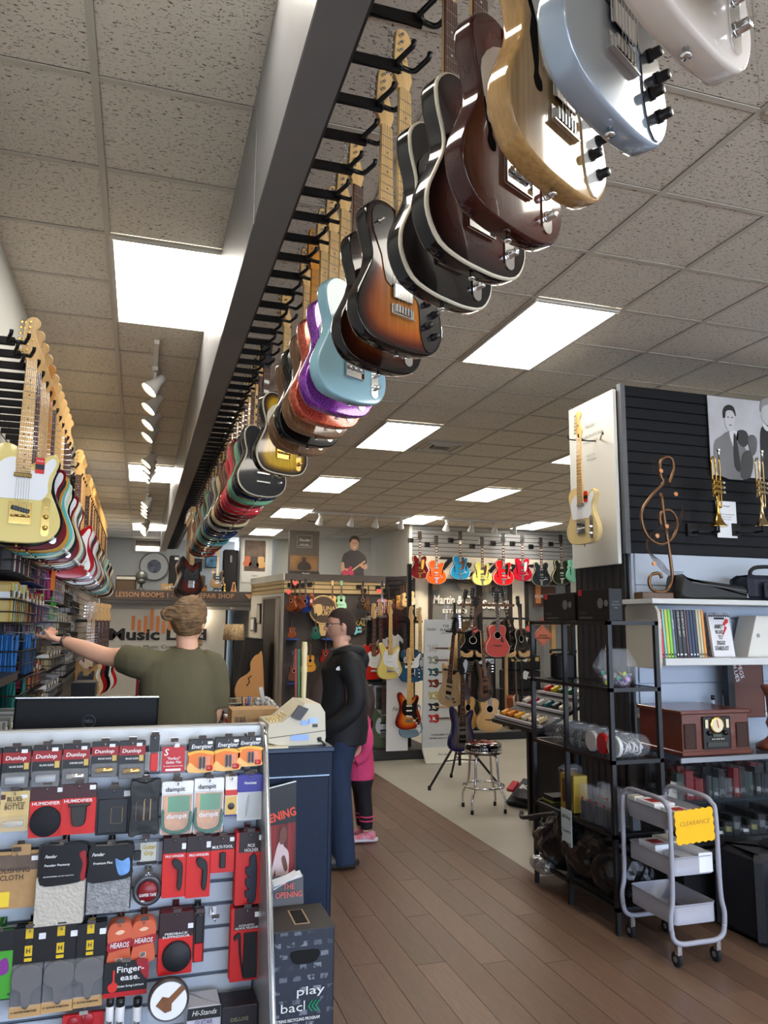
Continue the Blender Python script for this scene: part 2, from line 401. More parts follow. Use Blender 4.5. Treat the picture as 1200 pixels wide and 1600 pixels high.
# ================================================================ instruments
def nut(k,S): return S*(1-2**(-k/12))     # distance of fret k from the nut
OUT={}
HOLE=mat('hollow_dark',(8,7,7),.9,spec=.05)
OUT['tele']=[(-28,12),(-62,2),(-100,10),(-130,45),(-128,95),(-110,150),(-112,190),(-135,240),(-158,292),(-156,342),(-122,388),(-62,403),(0,405),(62,402),(122,386),(155,342),(158,295),(138,240),(116,190),(112,155),(120,120),(136,85),(141,52),(124,30),(98,36),(74,66),(48,84),(28,80),(28,40)]
OUT['strat']=[(-28,62),(-52,48),(-76,14),(-98,-24),(-126,-22),(-142,16),(-130,70),(-112,130),(-117,185),(-142,245),(-160,305),(-148,365),(-92,402),(-10,407),(70,396),(132,358),(158,304),(150,252),(128,200),(112,155),(112,110),(126,70),(130,34),(112,12),(88,22),(60,64),(30,88),(28,70)]
OUT['super']=[(-28,66),(-48,56),(-74,10),(-100,-40),(-118,-46),(-132,-10),(-122,60),(-108,125),(-112,185),(-138,245),(-154,305),(-142,362),(-88,396),(-5,400),(68,390),(126,352),(150,300),(142,250),(122,200),(108,150),(112,100),(128,50),(132,10),(118,-2),(94,18),(62,66),(30,90),(28,70)]
OUT['bass']=[(-30,70),(-54,56),(-84,10),(-112,-34),(-140,-30),(-156,10),(-146,80),(-128,140),(-130,200),(-154,262),(-176,330),(-166,400),(-112,446),(-30,458),(60,450),(128,420),(170,362),(176,300),(158,240),(134,185),(126,140),(136,95),(148,50),(138,16),(110,18),(76,60),(40,96),(30,80)]
OUT['lp']=[(-30,14),(-64,2),(-104,10),(-130,52),(-124,110),(-112,152),(-120,196),(-148,250),(-166,300),(-152,356),(-106,394),(-50,408),(0,410),(50,408),(106,394),(152,356),(166,300),(148,250),(120,196),(110,152),(116,112),(136,78),(134,50),(112,44),(84,66),(52,90),(30,84),(30,40)]
OUT['dc']=[(-28,60),(-58,46),(-82,8),(-120,-4),(-150,28),(-148,84),(-130,136),(-140,182),(-178,240),(-206,306),(-196,378),(-146,434),(-74,460),(0,464),(74,460),(146,434),(196,378),(206,306),(178,240),(140,182),(130,136),(148,84),(150,28),(120,-4),(82,8),(58,46),(28,60)]
OUT['sc']=[(-28,8),(-70,-2),(-118,10),(-150,52),(-146,104),(-128,146),(-140,190),(-178,244),(-206,308),(-196,378),(-146,434),(-74,460),(0,464),(74,460),(146,434),(196,378),(206,308),(178,244),(140,192),(128,152),(144,112),(156,70),(140,38),(108,40),(80,74),(52,100),(28,90),(28,40)]
OUT['acoustic']=[(-30,0),(-80,2),(-128,28),(-142,76),(-134,124),(-124,164),(-134,208),(-168,258),(-196,322),(-194,388),(-156,446),(-84,478),(0,486),(84,478),(156,446),(194,388),(196,322),(168,258),(134,208),(124,164),(134,124),(142,76),(128,28),(80,2),(30,0)]
HEADF=[(-21,0),(-22,14),(-34,34),(-39,52),(-36,110),(-31,165),(-22,182),(-4,192),(14,188),(26,172),(24,152),(14,140),(10,126),(14,96),(26,66),(32,46),(26,26),(21,8),(21,0)]
HEAD3=[(-21,0),(-24,14),(-38,32),(-42,60),(-37,110),(-42,150),(-20,168),(0,158),(20,168),(42,150),(37,110),(42,60),(38,32),(24,14),(21,0)]
SPEC={ # scale, frets, body depth, body top in mm below the nut, headstock
'tele':(.648,22,.045,352,HEADF,1),'strat':(.648,22,.045,352,HEADF,1),'super':(.648,24,.043,352,HEADF,1),'bass':(.864,20,.045,545,HEADF,1.25),
'lp':(.628,22,.05,352,HEAD3,1),'dc':(.625,22,.06,330,HEAD3,1),'sc':(.625,22,.07,330,HEAD3,1),'acoustic':(.645,20,.105,345,HEAD3,1)}
_me={}
def gm(key,f):
    if key not in _me: _me[key]=f().me(key.split('|')[0])
    return _me[key]
def zf(mm): return -mm/1000
def pts(shape,dz=0,k=3):
    return [(x/1000,zf(y+dz)) for x,y in smooth_loop(OUT[shape],k)]
def body_geo(shape,binding=False):
    S,nf,dep,top,_,_=SPEC[shape]; o=pts(shape,top,3); n=len(o); g=G(); bl=g.b.verts.layers.float.new('burst')
    H=max(y for _,y in OUT[shape])/1000; ztop=zf(top)
    def ring(s,y):
        r=[]
        for x,z in o:
            cz=min(max(z,ztop-H+.13),ztop-.10); v=g.b.verts.new((x*s,y,cz+(z-cz)*s)); v[bl]=max(0,1-(s if s<1 else 1)); r.append(v)
        return r
    r=min(.008,dep*.2)
    lay=[(.5,dep/2+.0),(.96,dep/2),(.99,dep/2-r*.3),(1,dep/2-r),(1,-dep/2+r),(.99,-dep/2+r*.3),(.965,-dep/2),(.9,-dep/2),(.8,-dep/2),(.66,-dep/2),(.5,-dep/2),(.3,-dep/2)]
    R=[ring(s,y) for s,y in lay]
    for a,(A,B) in enumerate(zip(R,R[1:])):
        for i in range(n):
            f=g.b.faces.new((A[i],A[(i+1)%n],B[(i+1)%n],B[i])); f.smooth=1<=a<=5
    g.b.faces.new(R[0]); g.b.faces.new(R[-1][::-1]); return g
def rim(shape,y,t=.003,s0=.965,s1=1.004):
    S,nf,dep,top,_,_=SPEC[shape]; o=pts(shape,top,3); n=len(o); g=G(); H=max(q for _,q in OUT[shape])/1000; ztop=zf(top)
    L=[]
    for s,yy in((s0,y-.001),(s0+.02,y-.001),(s1,y+.002),(s1,y+.006)):
        L.append([g.b.verts.new((x*s,yy,min(max(z,ztop-H+.13),ztop-.10)+(z-min(max(z,ztop-H+.13),ztop-.10))*s)) for x,z in o])
    for A,B in zip(L,L[1:]):
        for i in range(n): g.b.faces.new((A[i],A[(i+1)%n],B[(i+1)%n],B[i])).smooth=True
    return g
def neck_geo(shape):
    S,nf,dep,top,_,_=SPEC[shape]; L=nut(nf,S); yb=-dep/2; g=G(); w0,w1=.021,.028
    rows=[(0,w0,.012),(L*.5,(w0+w1)/2,.013),(min(L,(top+70)/1000),w1,.016)]
    R=[]
    for z,w,d in rows:
        R.append([g.b.verts.new((w*math.cos(a) ,yb-.006+ (d*1.5)*max(0,math.sin(a)),-z)) for a in [PI*k/7 for k in range(8)]])
    for A,B in zip(R,R[1:]):
        for i in range(8): g.b.faces.new((A[i],A[(i+1)%8],B[(i+1)%8],B[i])).smooth=i<7
    g.b.faces.new(R[0]); g.b.faces.new(R[-1][::-1]); return g
def board_geo(shape):
    S,nf,dep,top,_,_=SPEC[shape]; L=nut(nf,S)+.006; y=-dep/2; g=G()
    g._add([(-.021,y-.011,0),(.021,y-.011,0),(.021,y-.006,0),(-.021,y-.006,0),(-.0285,y-.011,-L),(.0285,y-.011,-L),(.0285,y-.006,-L),(-.0285,y-.006,-L)],[(0,1,5,4),(3,2,1,0),(4,5,6,7),(1,2,6,5),(0,4,7,3),(2,3,7,6)]); return g
def frets_geo(shape):
    S,nf,dep,top,_,_=SPEC[shape]; y=-dep/2-.0115; g=G(); L=nut(nf,S)
    for k in range(1,nf+1):
        z=nut(k,S); w=.042+.015*z/L; g.box((0,y,-z),(w,.0016,.0022))
    return g
def dots_geo(shape,block=False):
    S,nf,dep,top,_,_=SPEC[shape]; y=-dep/2-.0113; g=G()
    for k in(3,5,7,9,12,15,17,19,21):
        if k>nf: continue
        z=(nut(k,S)+nut(k-1,S))/2
        if block: g.box((0,y,-z),(.034,.001,(nut(k,S)-nut(k-1,S))*.62))
        else:
            for x in((-.009,.009) if k==12 else (0,)): g.lathe([(.0032,0),(.0032,.0008)],(x,y+.0004,-z),6,'y')
    return g
def head_geo(shape):
    S,nf,dep,top,H,k=SPEC[shape]; y=-dep/2-.004; return G().prism([(a/1000*k,b/1000*k) for a,b in smooth_loop(H,2)],y,y+.014,bev=.0015)
def tuner_xz(shape):
    S,nf,dep,top,H,k=SPEC[shape]; n=4 if shape=='bass' else 6
    if H is HEADF: return [((-.036+.0015*i)*k,(.040+.0245*i*(6/n*.9 if n==4 else 1))*k,-1) for i in range(n)]
    return [(-.041,.045+.04*i,-1) for i in range(3)]+[(.041,.045+.04*i,1) for i in range(3)]
def tuner_geo(sd):
    g=G(); g.lathe([(.0045,0),(.0045,.012)],(-sd*.012,0,0),8,'y'); g.box((-sd*.004,.012,0),(.018,.008,.01)); g.tube([(0,.012,0),(sd*.012,.012,0)],.002,6)
    g.box((sd*.018,.012,0),(.012,.005,.012),bev=.002); return g
def tuners_geo(shape):
    S,nf,dep,top,H,k=SPEC[shape]; y=-dep/2-.006; g=G()
    for x,z,sd in tuner_xz(shape):
        g.lathe([(.0045,0),(.0045,.012)],(x-sd*.012,y,z),6,'y'); g.box((x+sd*.012,y+.012,z),(.024,.005,.011))
    return g
def strings_geo(shape):
    S,nf,dep,top,H,k=SPEC[shape]; y=-dep/2-.0135; g=G()
    for i in range(4 if shape=='bass' else 6):
        t=(i-2.5)/2.5 if shape!='bass' else (i-1.5)/1.5; g.tube([(t*.017,y,0),(t*.026,y-.002,-S)],.0006,3,caps=False)
    return g
PG={'tele':[(-30,58),(-72,70),(-104,110),(-104,150),(-92,196),(-86,226),(-40,228),(34,226),(78,224),(100,190),(98,160),(104,120),(122,86),(126,58),(112,46),(92,62),(70,92),(44,108),(28,104),(-28,104)],
 'strat':[(-28,108),(-30,66),(-60,62),(-84,100),(-92,160),(-88,206),(-60,240),(-20,250),(44,262),(84,316),(104,346),(122,330),(126,296),(112,250),(96,200),(96,150),(100,110),(112,76),(112,42),(96,40),(70,78),(40,108)],
 'custom':[(-30,30),(-62,18),(-98,26),(-112,56),(-104,104),(-76,160),(-60,226),(-20,240),(40,240),(62,268),(66,330),(84,378),(112,384),(142,340),(144,296),(124,240),(104,190),(100,155),(108,120),(124,84),(128,58),(110,46),(86,72),(56,102),(28,104),(-28,104)],
 'lp':[(34,120),(74,92),(86,110),(78,160),(62,230),(40,262),(34,250)],'dc':[(34,110),(80,70),(100,90),(92,180),(70,262),(46,270),(34,250)],
 'bass':[(-28,150),(-32,96),(-70,96),(-98,150),(-104,210),(-84,262),(-40,290),(30,300),(76,276),(96,220),(100,160),(108,110),(90,84),(60,110),(30,140)],
 'acoustic':[(40,150),(58,176),(60,206),(48,232),(70,262),(96,262),(96,230),(74,180),(52,146)]}
def guard_geo(kind,shape):
    S,nf,dep,top,_,_=SPEC[shape]; y=-dep/2
    return G().prism([(a/1000,zf(b+top)) for a,b in smooth_loop(PG[kind],2)],y-.0028,y)
def bridge_geo(shape,kind):
    S,nf,dep,top,_,_=SPEC[shape]; y=-dep/2; g=G(); z=-S
    if kind=='tele':
        g.box((0,y-.0015,z+.012),(.084,.003,.088)); 
        for sx in(-1,1): g.box((sx*.041,y-.005,z+.012),(.0015,.009,.086))
        g.box((0,y-.005,z-.03),(.084,.009,.0015))
        for i in range(3): g.lathe([(.005,-.012),(.005,.012)],((i-1)*.024,y-.008,z),8,'x')
    elif kind=='six':
        g.box((0,y-.002,z-.004),(.082,.004,.03))
        for i in range(6): g.box(((i-2.5)*.0105,y-.007,z),(.0085,.007,.022),bev=.001)
        g.box((0,y-.006,z-.017),(.082,.008,.002))
    elif kind=='tom':
        g.box((0,y-.012,z),(.086,.008,.012),bev=.002); g.box((0,y-.011,z-.05),(.088,.01,.01),bev=.003)
        for sx in(-1,1):
            for zz in(0,-.05): g.lathe([(.006,0),(.006,.012)],(sx*.04,y,z+zz),8,'y')
    elif kind=='bigsby':
        g.box((0,y-.012,z),(.08,.01,.012),bev=.002); g.box((0,y-.012,z-.058),(.095,.014,.03),bev=.004); g.box((0,y-.006,z-.11),(.042,.007,.085),bev=.003)
        g.tube([(.03,y-.02,z-.05),(.075,y-.03,z-.04),(.12,y-.035,z-.01)],.003,6)
    else:
        g.prism([(-.075,z-.012),(-.04,z-.018),(0,z-.022),(.04,z-.018),(.075,z-.012),(.075,z),(-.075,z)],y-.008,y); 
    return g
def pick_geo(shape,zs,w,h,d=.006,slant=0):
    S,nf,dep,top,_,_=SPEC[shape]; g=G(); g.box((0,-dep/2-d/2-.002,-zs),(w,d,h),rot=(0,slant,0),bev=.002); return g
KNOBG=lambda:G().lathe([(.0105,0),(.0105,.004),(.0085,.005),(.008,.018),(.007,.02),(0,.02)],n=14,axis='y')
STRAPG=lambda:G().lathe([(.004,0),(.004,.008),(.0075,.009),(.0075,.013),(0,.014)],n=10)
# looks: shape, guard kind, guard colour, bridge, pickups, knobs, extra
def guitar(name,label,cat,loc,shape,m,look='std',neck='maple',guard=None,rz=0,rot=None,group=None,lod=1,binding=None,hw=None,pcol=None,tagc=None,scale=1,headm=None,fhole=False,back=False,gkind=None):
    S,nf,dep,top,H,hk=SPEC[shape]; hw=hw or CHROME; y=-dep/2
    r=thing(name,loc,label,cat,rz,group,scale)
    if rot: r.rotation_euler=rot
    def L(nm,key,f,mm,l=(0,0,0),ro=(0,0,0),pa=None):
        o=link(nm,gm(nm+'|'+key,f),pa or r,l,ro,mm)
        if nm in('frets','tuners','inlays','strings'): o['kind']='stuff'
        return o
    L('body',shape,lambda:body_geo(shape),m)
    nm=MAPLE if neck!='amber' else AMBER; nb=ROSE if shape in('lp','dc','sc','acoustic') and neck!='maple' else nm
    L('neck',shape,lambda:neck_geo(shape),nb)
    fb=L('fretboard',shape,lambda:board_geo(shape),{'maple':MAPLE,'rose':ROSE,'ebony':EBONY,'amber':AMBER}[neck])
    L('frets',shape,lambda:frets_geo(shape),CHROME,pa=fb)
    blk=shape in('dc','sc','lp')
    L('inlays',shape,lambda:dots_geo(shape,blk),PEARL if neck!='maple' else EBONY,pa=fb)
    hm=headm or (nb if H is HEADF else EBONY)
    hs=L('headstock',shape,lambda:head_geo(shape),hm)
    if lod>=2:
        for x,z,sd in tuner_xz(shape): L('tuner','%d'%sd,lambda:tuner_geo(sd),hw,(x,y-.006,z),pa=hs)
        L('strings',shape,lambda:strings_geo(shape),CHROME)
        G_=L('string_tree','t',lambda:G().box((0,0,0),(.012,.004,.005)),hw,(-.004,y-.008,.09),pa=hs) if H is HEADF else None
    else: L('tuners',shape,lambda:tuners_geo(shape),hw,pa=hs)
    L('strap_button','s',STRAPG,hw,(0,0,zf(top+max(q for _,q in OUT[shape]))),(PI,0,0))
    if binding: L('binding',shape,lambda:rim(shape,y),binding)
    gk=gkind or ({'tele':'tele','strat':'strat','bass':'bass','lp':'lp','dc':'dc','sc':'dc','acoustic':'acoustic'}.get(shape))
    if guard is not None and gk: L('pickguard',gk+shape,lambda:guard_geo(gk,shape),guard)
    K=lambda x,z,mm=None: L('knob','k',KNOBG,mm or hw,(x,y-.003,z))
    if shape=='tele':
        if gk=='custom':
            L('bridge','six'+shape,lambda:bridge_geo(shape,'six'),hw)
            L('pickup','hb6',lambda:pick_geo(shape,.60,.072,.042,.008),hw); L('pickup','hb5',lambda:pick_geo(shape,.49,.072,.04,.008),hw)
            for kx,kz in((.092,-.60),(.118,-.625),(.092,-.665),(.118,-.69)): K(kx,kz,BLACK)
            L('toggle_switch','tg',lambda:G().lathe([(.007,0),(.007,.003),(.002,.003),(.003,.018),(0,.019)],n=8,axis='y'),hw,(-.085,y-.003,-.42))
        else:
            L('bridge','tele'+shape,lambda:bridge_geo(shape,'tele'),hw)
            L('control_plate','c',lambda:G().prism(rrect(-.016,-.08,.016,.08,.0155),-.003,0),hw,(.098,y,-.645))
            L('pickup','tn',lambda:pick_geo(shape,.482,.068,.018,.009),hw); L('pickup','tb',lambda:pick_geo(shape,.622,.07,.018,.008,rad(12)),pcol or BLACK)
            K(.098,-.645); K(.098,-.69); L('selector','sel',lambda:G().box((0,0,0),(.004,.016,.008)),hw,(.098,y-.01,-.60))
    elif shape in('strat','super'):
        L('bridge','six'+shape,lambda:bridge_geo(shape,'six'),hw)
        for q,zz in enumerate((.485,.54,.605)): L('pickup','ss%d'%q if shape=='strat' else 'sh%d'%q,lambda:pick_geo(shape,zz,.072,.018 if shape=='strat' or q==1 else .036,.008,rad(8) if q==2 and shape=='strat' else 0),pcol or WHITE)
        for kx,kz in((.07,-.655),(.093,-.685),(.11,-.715))[:3 if shape=='strat' else 2]: K(kx,kz,pcol or WHITE)
        L('tremolo_arm','ta',lambda:G().tube([(.02,y-.012,-.66),(.05,y-.022,-.66),(.10,y-.03,-.62)],.0025,6),hw)
    elif shape=='bass':
        L('bridge','tele'+shape,lambda:bridge_geo(shape,'tele'),hw)
        for q,zz in enumerate((.70,.79)): L('pickup','bp%d'%q,lambda:pick_geo(shape,zz,.09,.02,.012),BLACK)
        for kz in(-.80,-.845,-.885): K(.105-(-kz-.8)*.3,kz,BLACK)
    elif shape in('lp','dc','sc'):
        L('bridge',('bigsby' if look=='bigsby' else 'tom')+shape,lambda:bridge_geo(shape,'bigsby' if look=='bigsby' else 'tom'),hw)
        for q,zz in enumerate((.475,.575)): L('pickup','%sh%d'%(shape,q),lambda:pick_geo(shape,zz,.072,.036,.01),hw)
        for kx,kz in((.085,-.62),(.115,-.66)): K(kx,kz-.01)
    elif shape=='acoustic':
        L('bridge','ac',lambda:bridge_geo(shape,'ac'),ROSE)
        L('soundhole','sh',lambda:G().lathe([(.05,0),(.05,.0006)],n=24,axis='y'),HOLE,(0,y,-.50))
        L('rosette','rs',lambda:G().lathe([(.052,0),(.058,0),(.058,.0008),(.052,.0008),(.052,0)],n=24,axis='y'),PEARL,(0,y,-.50))
    if fhole or shape in('dc','sc'):
        def fh(s):
            g=G()
            c=[(0,.075),(-.012,.085),(-.02,.07),(-.014,.055),(-.006,.04),(-.012,.005),(0,-.05),(-.004,-.07),(.006,-.085),(.02,-.082),(.02,-.065),(.01,-.055),(.012,-.03),(.010,.02),(.006,.06)]
            g.prism([(x*s,z) for x,z in smooth_loop(c,2)],-.0009,0); return g
        if shape=='tele': L('f_hole','a1',lambda:fh(1),HOLE,(-.085,y,-.545))
        else:
            for s in(1,-1): L('f_hole','b%d'%s,lambda:fh(s),HOLE,(-s*.125,y,-.565))
    return r
SUN=burst('sunburst_amber',[(0,(14,10,9)),(.06,(20,12,10)),(.2,(95,34,14)),(.42,(186,98,32)),(.7,(206,128,48))])
SUND=burst('sunburst_dark',[(0,(14,10,9)),(.1,(22,13,11)),(.26,(64,28,15)),(.5,(122,66,28)),(.8,(140,80,36))])
SUNR=burst('sunburst_cherry',[(0,(70,14,12)),(.08,(120,22,14)),(.25,(196,60,20)),(.5,(232,130,40)),(.8,(238,160,70))])
SUNY=burst('sunburst_yellow',[(0,(20,14,10)),(.09,(26,18,12)),(.2,(120,84,18)),(.34,(214,172,36)),(.8,(226,186,50))])
SUNT=burst('sunburst_tobacco',[(0,(12,9,9)),(.12,(20,11,10)),(.3,(70,22,16)),(.6,(110,30,20)),(1,(124,40,24))])
BPUR=burst('burst_violet_grey',[(0,(34,34,84)),(.12,(52,50,110)),(.3,(92,88,110)),(.7,(140,130,124))],.3)
BQ=burst('burst_brown_quilt',[(0,(18,12,11)),(.15,(50,24,16)),(.35,(110,58,28)),(.7,(150,90,44))],.3)
NAT=burst('natural_ash',[(0,(190,148,92)),(1,(214,176,118))],.16); MAHO=burst('mahogany_gloss',[(0,(60,22,16)),(.2,(92,38,26)),(.5,(116,52,34))],.12)
NATD=burst('natural_walnut',[(0,(128,94,66)),(1,(156,118,84))],.2); BUTT=burst('blonde_gloss',[(0,(222,196,138)),(1,(232,208,152))],.04)
def paint(c,m=0,r=.14): return mat('guitar_%02x%02x%02x'%c,c,r,m=m,coat=.8,spec=.12)
# ================================================================ guitars hung from the beam and the left wall
HOOKM=mat('black_hook_metal',(20,19,20),.35,.3)
def hook_parts(r,base,root,a,prong=.03,w=.030,thick=(.020,.032)):
    """arm from root to base, then a two-pronged yoke turned by a"""
    d=Vector(base)-Vector(root); L=d.length
    g=G(); ang=math.atan2(d.y,d.x); c=(Vector(base)+Vector(root))/2
    g.box(c,(L,thick[0],thick[1]),rot=(0,0,ang),bev=.003); g.done('arm',HOOKM,r)
    n=Vector((math.sin(a),-math.cos(a),0)); W=Vector((math.cos(a),math.sin(a),0)); b=Vector(base)
    g=G(); 
    for s in(-1,1):
        p=[b,b+W*s*.022+n*.006,b+W*s*w+n*.022-Vector((0,0,.006)),b+W*s*w*1.02+n*.045-Vector((0,0,.002)),b+W*s*w*1.02+n*(.040+prong)+Vector((0,0,.004)),b+W*s*w*1.02+n*(.046+prong)+Vector((0,0,.018))]
        g.tube(smooth_path(p,3),[.0075]*16,7)
    g.done('yoke',HOOKM,r)
def hook(H,root,a,label,group):
    n=Vector((math.sin(a),-math.cos(a),0)); base=Vector(H)-n*.055-Vector((0,0,.004))
    t=thing('guitar_hanger',root,label,'hanger',group=group)
    rt=Vector(root); hook_parts(t,base-rt,Vector((0,0,0)),a); return t
def hang_guitar(H,a,jit=0,**k):
    n=Vector((math.sin(a),-math.cos(a),0)); o=Vector(H)-n*.018*0
    return guitar(loc=(o.x+n.x*.004,o.y+n.y*.004,o.z),rz=a+jit,group=k.pop('group'),**k)
AB=rad(27); HX,HZ=.620,CH+1.482
gb='guitars hung in the row under the ceiling beam'; hb='black guitar hangers along the ceiling beam'
S_=lambda *c,**k: paint(c,**k)
BLK=paint((14,14,16)); WPG=mat('white_pickguard',(228,230,232),.3,coat=.3); BPG=mat('black_pickguard',(18,18,20),.2,coat=.6); CPG=mat('cream_pickguard',(226,216,188),.3)
PPG=mat('black_pearl_pickguard',(46,46,52),.25,coat=.6,noise=.6,ns=60); CREAM=mat('cream_binding',(214,206,184),.4)
row={ -6:('tele','ash grey',S_(186,180,176),dict(guard=WPG)),
-5:('tele','creamy white',S_(226,216,206),dict(guard=WPG)),
-4:('tele','silver-blue',S_(168,182,198,m=.3),dict(guard=PPG,gkind='custom')),
-3:('tele','natural ash semi-hollow',NAT,dict(guard=mat('pale_pearl_guard',(226,222,214),.25,coat=.5),gkind='custom',fhole=True)),
-2:('tele','brown mahogany semi-hollow',MAHO,dict(guard=mat('pale_pearl_guard',(226,222,214)),fhole=True,neck='rose',binding=None)),
-1:('tele','dark red-brown sunburst',SUNT,dict(binding=CREAM,neck='rose')),
0:('tele','gloss black cream-bound',BLK,dict(guard=BPG,gkind=None,binding=CREAM,neck='rose')),
2:('tele','amber sunburst four-knob',SUN,dict(guard=BPG,gkind='custom')),
3:('tele','dark brown sunburst',SUND,dict()),
5:('tele','pale sky blue',S_(136,178,192),dict(neck='rose')),
6:('tele','purple sparkle',glit('purple_sparkle',(120,16,150)),dict(guard=WPG)),
7:('tele','orange sparkle',glit('orange_sparkle',(196,66,20)),dict(guard=WPG)),
8:('tele','light natural wood',NATD,dict(guard=BPG)),
9:('tele','gloss black',BLK,dict(guard=WPG,neck='amber')),
10:('tele','brown natural wood',NATD,dict(guard=BPG)),
13:('tele','yellow-black sunburst cream-bound',SUNY,dict(hw=GOLD,binding=CREAM,guard=CPG)),
17:('lp','large gloss black',S_(34,36,40),dict(guard=BPG,binding=CREAM,neck='rose'))}
pal=[('midnight blue',(22,34,62)),('seafoam green',(110,170,140)),('dark cherry red',(110,16,26)),('coral pink',(206,50,78)),('bright red',(178,22,38)),('maroon',(84,12,22)),('dark maroon',(66,10,18)),('oxblood',(92,22,26)),
('cream',(214,204,160)),('black',(16,16,20)),('silver grey',(176,184,194)),('black',(20,20,24)),('deep blue',(26,48,96)),('lake blue',(40,84,130)),('seafoam green',(120,176,156)),('black',(18,18,22)),('teal',(60,140,150)),('ice blue',(120,180,190)),('maroon',(90,20,26)),('tan',(170,130,90)),('walnut brown',(80,46,30)),('cherry red',(120,22,26)),('teal',(50,120,130)),('black',(20,18,20)),('red',(150,28,30)),('brown',(96,60,40))]
for i,(n_,c) in enumerate(pal): row[18+i]=(('tele','strat','strat','lp')[(i*7)%4],n_,paint(c,m=.15 if i%3 else 0),dict(guard=(WPG,BPG,None)[i%3],neck=('rose','maple')[i%2]))
names={k:v[1] for k,v in row.items()}; ks=sorted(row)
place={2:'third guitar back in the row whose whole body shows'}
for k in range(-7,87):
    Y=1.56+.166*k
    st='empty' if k not in row else 'holding the %s guitar'%row[k][1]
    hook((HX,Y,HZ+.002),(.45,Y+.05,HZ-.004),AB,'black hanger arm %s%s'%(st if k in row else 'with nothing on it, ','' if k in row else ('beside the %s guitar'%names[min(ks,key=lambda q:abs(q-k))] if k<44 else 'toward the far end of the beam')),hb)
    if k in row:
        shp,nm_,m,kw=row[k]; i=ks.index(k); pv=names[ks[i-1]] if i else 'nothing'; nx=names[ks[i+1]] if i+1<len(ks) else 'the bass guitars'
        lab=('%s electric guitar hung just behind the %s one'%(nm_,pv)) if i else 'ash grey electric guitar nearest the camera under the beam'
        if sum(1 for v in names.values() if v==nm_)>1: lab='%s electric guitar between the %s and %s ones'%(nm_,pv,nx)
        gk=kw.pop('gkind','x'); 
        if gk!='x' : kw['gkind']=gk
        hang_guitar((HX,Y,HZ),AB,jit=rad(random.uniform(-3,3)),name='electric_guitar',label=lab,cat='guitar',shape=shp,m=m,group=gb,lod=2 if k<14 else 1,**kw)
# far group: basses on longer arms
bcol=[('red-brown sunburst',SUNT),('maroon',paint((70,14,20))),('dark purple',paint((52,26,60))),('black',BLK),('dark sunburst',SUND),('brown',paint((80,40,26))),('natural',NAT)]
for i,(nm_,m) in enumerate(bcol):
    Y=10.0+.18*i
    hang_guitar((.58,Y,CH+1.34),rad(28),name='bass_guitar',label='%s bass guitar, %s in the far group under the beam'%(nm_,['one','two','three','four','five','six','seven'][i]),cat='guitar',shape='bass',m=m,neck='maple' if i<2 else 'rose',guard=PPG if i==0 else BPG,group='bass guitars under the far end of the beam')
# price tags on two of them
for (k,dx,dz,c,nm) in ((17,-.02,-.42,(236,236,236),'black'),(20,-.05,-.36,(222,220,220),'dark cherry red')):
    Y=1.56+.166*k
    t=thing('price_tag',(HX+.05+dx,Y-.09,HZ+dz),'white price tag tied on the %s guitar under the beam'%nm,'tag',rz=AB)
    G().prism(rrect(-.035,-.12,.035,0,.006),-.0006,.0006).done('card',PAPER,t); text('1199',t,(0,-.0012,-.06),.012,BLACKM); G().tube([(0,0,0),(.005,0,.04)],.0008,4).done('string',WHITE,t)
# ---- left wall
AL=rad(21); LX,LZ=-.492,CH+1.072; WX=-.80
gl='guitars hung along the left wall'; hl='black guitar hangers along the left wall'
leftc=[('tele','pale yellow',S_(224,206,134),dict(guard=WPG,hw=GOLD)),('strat','gloss black',BLK,dict(guard=CPG,neck='rose')),('tele','deep cherry red',S_(112,14,22),dict(guard=WPG)),('tele','butterscotch',S_(204,152,60),dict(guard=BPG)),
('strat','turquoise',S_(96,190,190),dict(guard=CPG,neck='amber')),('strat','mint cream',S_(206,222,196),dict(guard=WPG,neck='rose')),('strat','jet black',BLK,dict(guard=CPG)),('tele','maroon red',S_(116,16,26),dict(guard=WPG)),('strat','tan',S_(206,166,124),dict(guard=WPG)),('strat','surf green',S_(200,214,196),dict(guard=WPG,neck='rose')),('strat','pewter grey',S_(110,108,104,m=.4),dict(guard=BPG,neck='rose')),
('strat','orange sunburst',SUNR,dict(guard=WPG,neck='rose'))]
Y=3.40; i=0; seq=[]
for v in leftc: seq.append((Y,v)); Y+=.155
pal2=[('strat','candy red',(170,24,30)),('tele','silver white',(196,196,196)),('strat','amber sunburst',SUNR),('tele','ruby red',(150,20,30)),('strat','dove grey',(186,184,180)),
('strat','coal black',(20,20,22)),('tele','ochre',(196,140,60)),('strat','off-white',(214,208,196)),('tele','dark brown',(60,34,28)),('strat','olympic white',(222,216,200)),('strat','wine',(86,18,28)),('tele','grey green',(120,136,120)),('strat','black',(18,18,20)),('tele','buff',(206,184,140)),('strat','white',(226,224,218)),('strat','mint',(160,214,190)),('tele','aqua',(110,196,206)),('strat','light aqua',(136,206,206)),('strat','ink black',(16,16,20)),('tele','cream',(226,214,180)),('strat','sand',(200,170,130)),('strat','dark cherry',(90,20,24)),('tele','brown sunburst',SUND),('strat','honey',(200,150,80)),('strat','smoke',(70,66,64)),('tele','vanilla',(226,214,190)),('strat','black sunburst',SUND)]
Yp=[6.0+.155*j for j in range(4)]+[7.0+.165*j for j in range(23)]
for y_,(s,nm_,c) in zip(Yp,pal2): seq.append((y_,(s,nm_,c if not isinstance(c,tuple) else paint(c),dict(guard=(WPG,CPG,BPG)[len(nm_)%3],neck=('maple','rose')[len(nm_)%2]))))
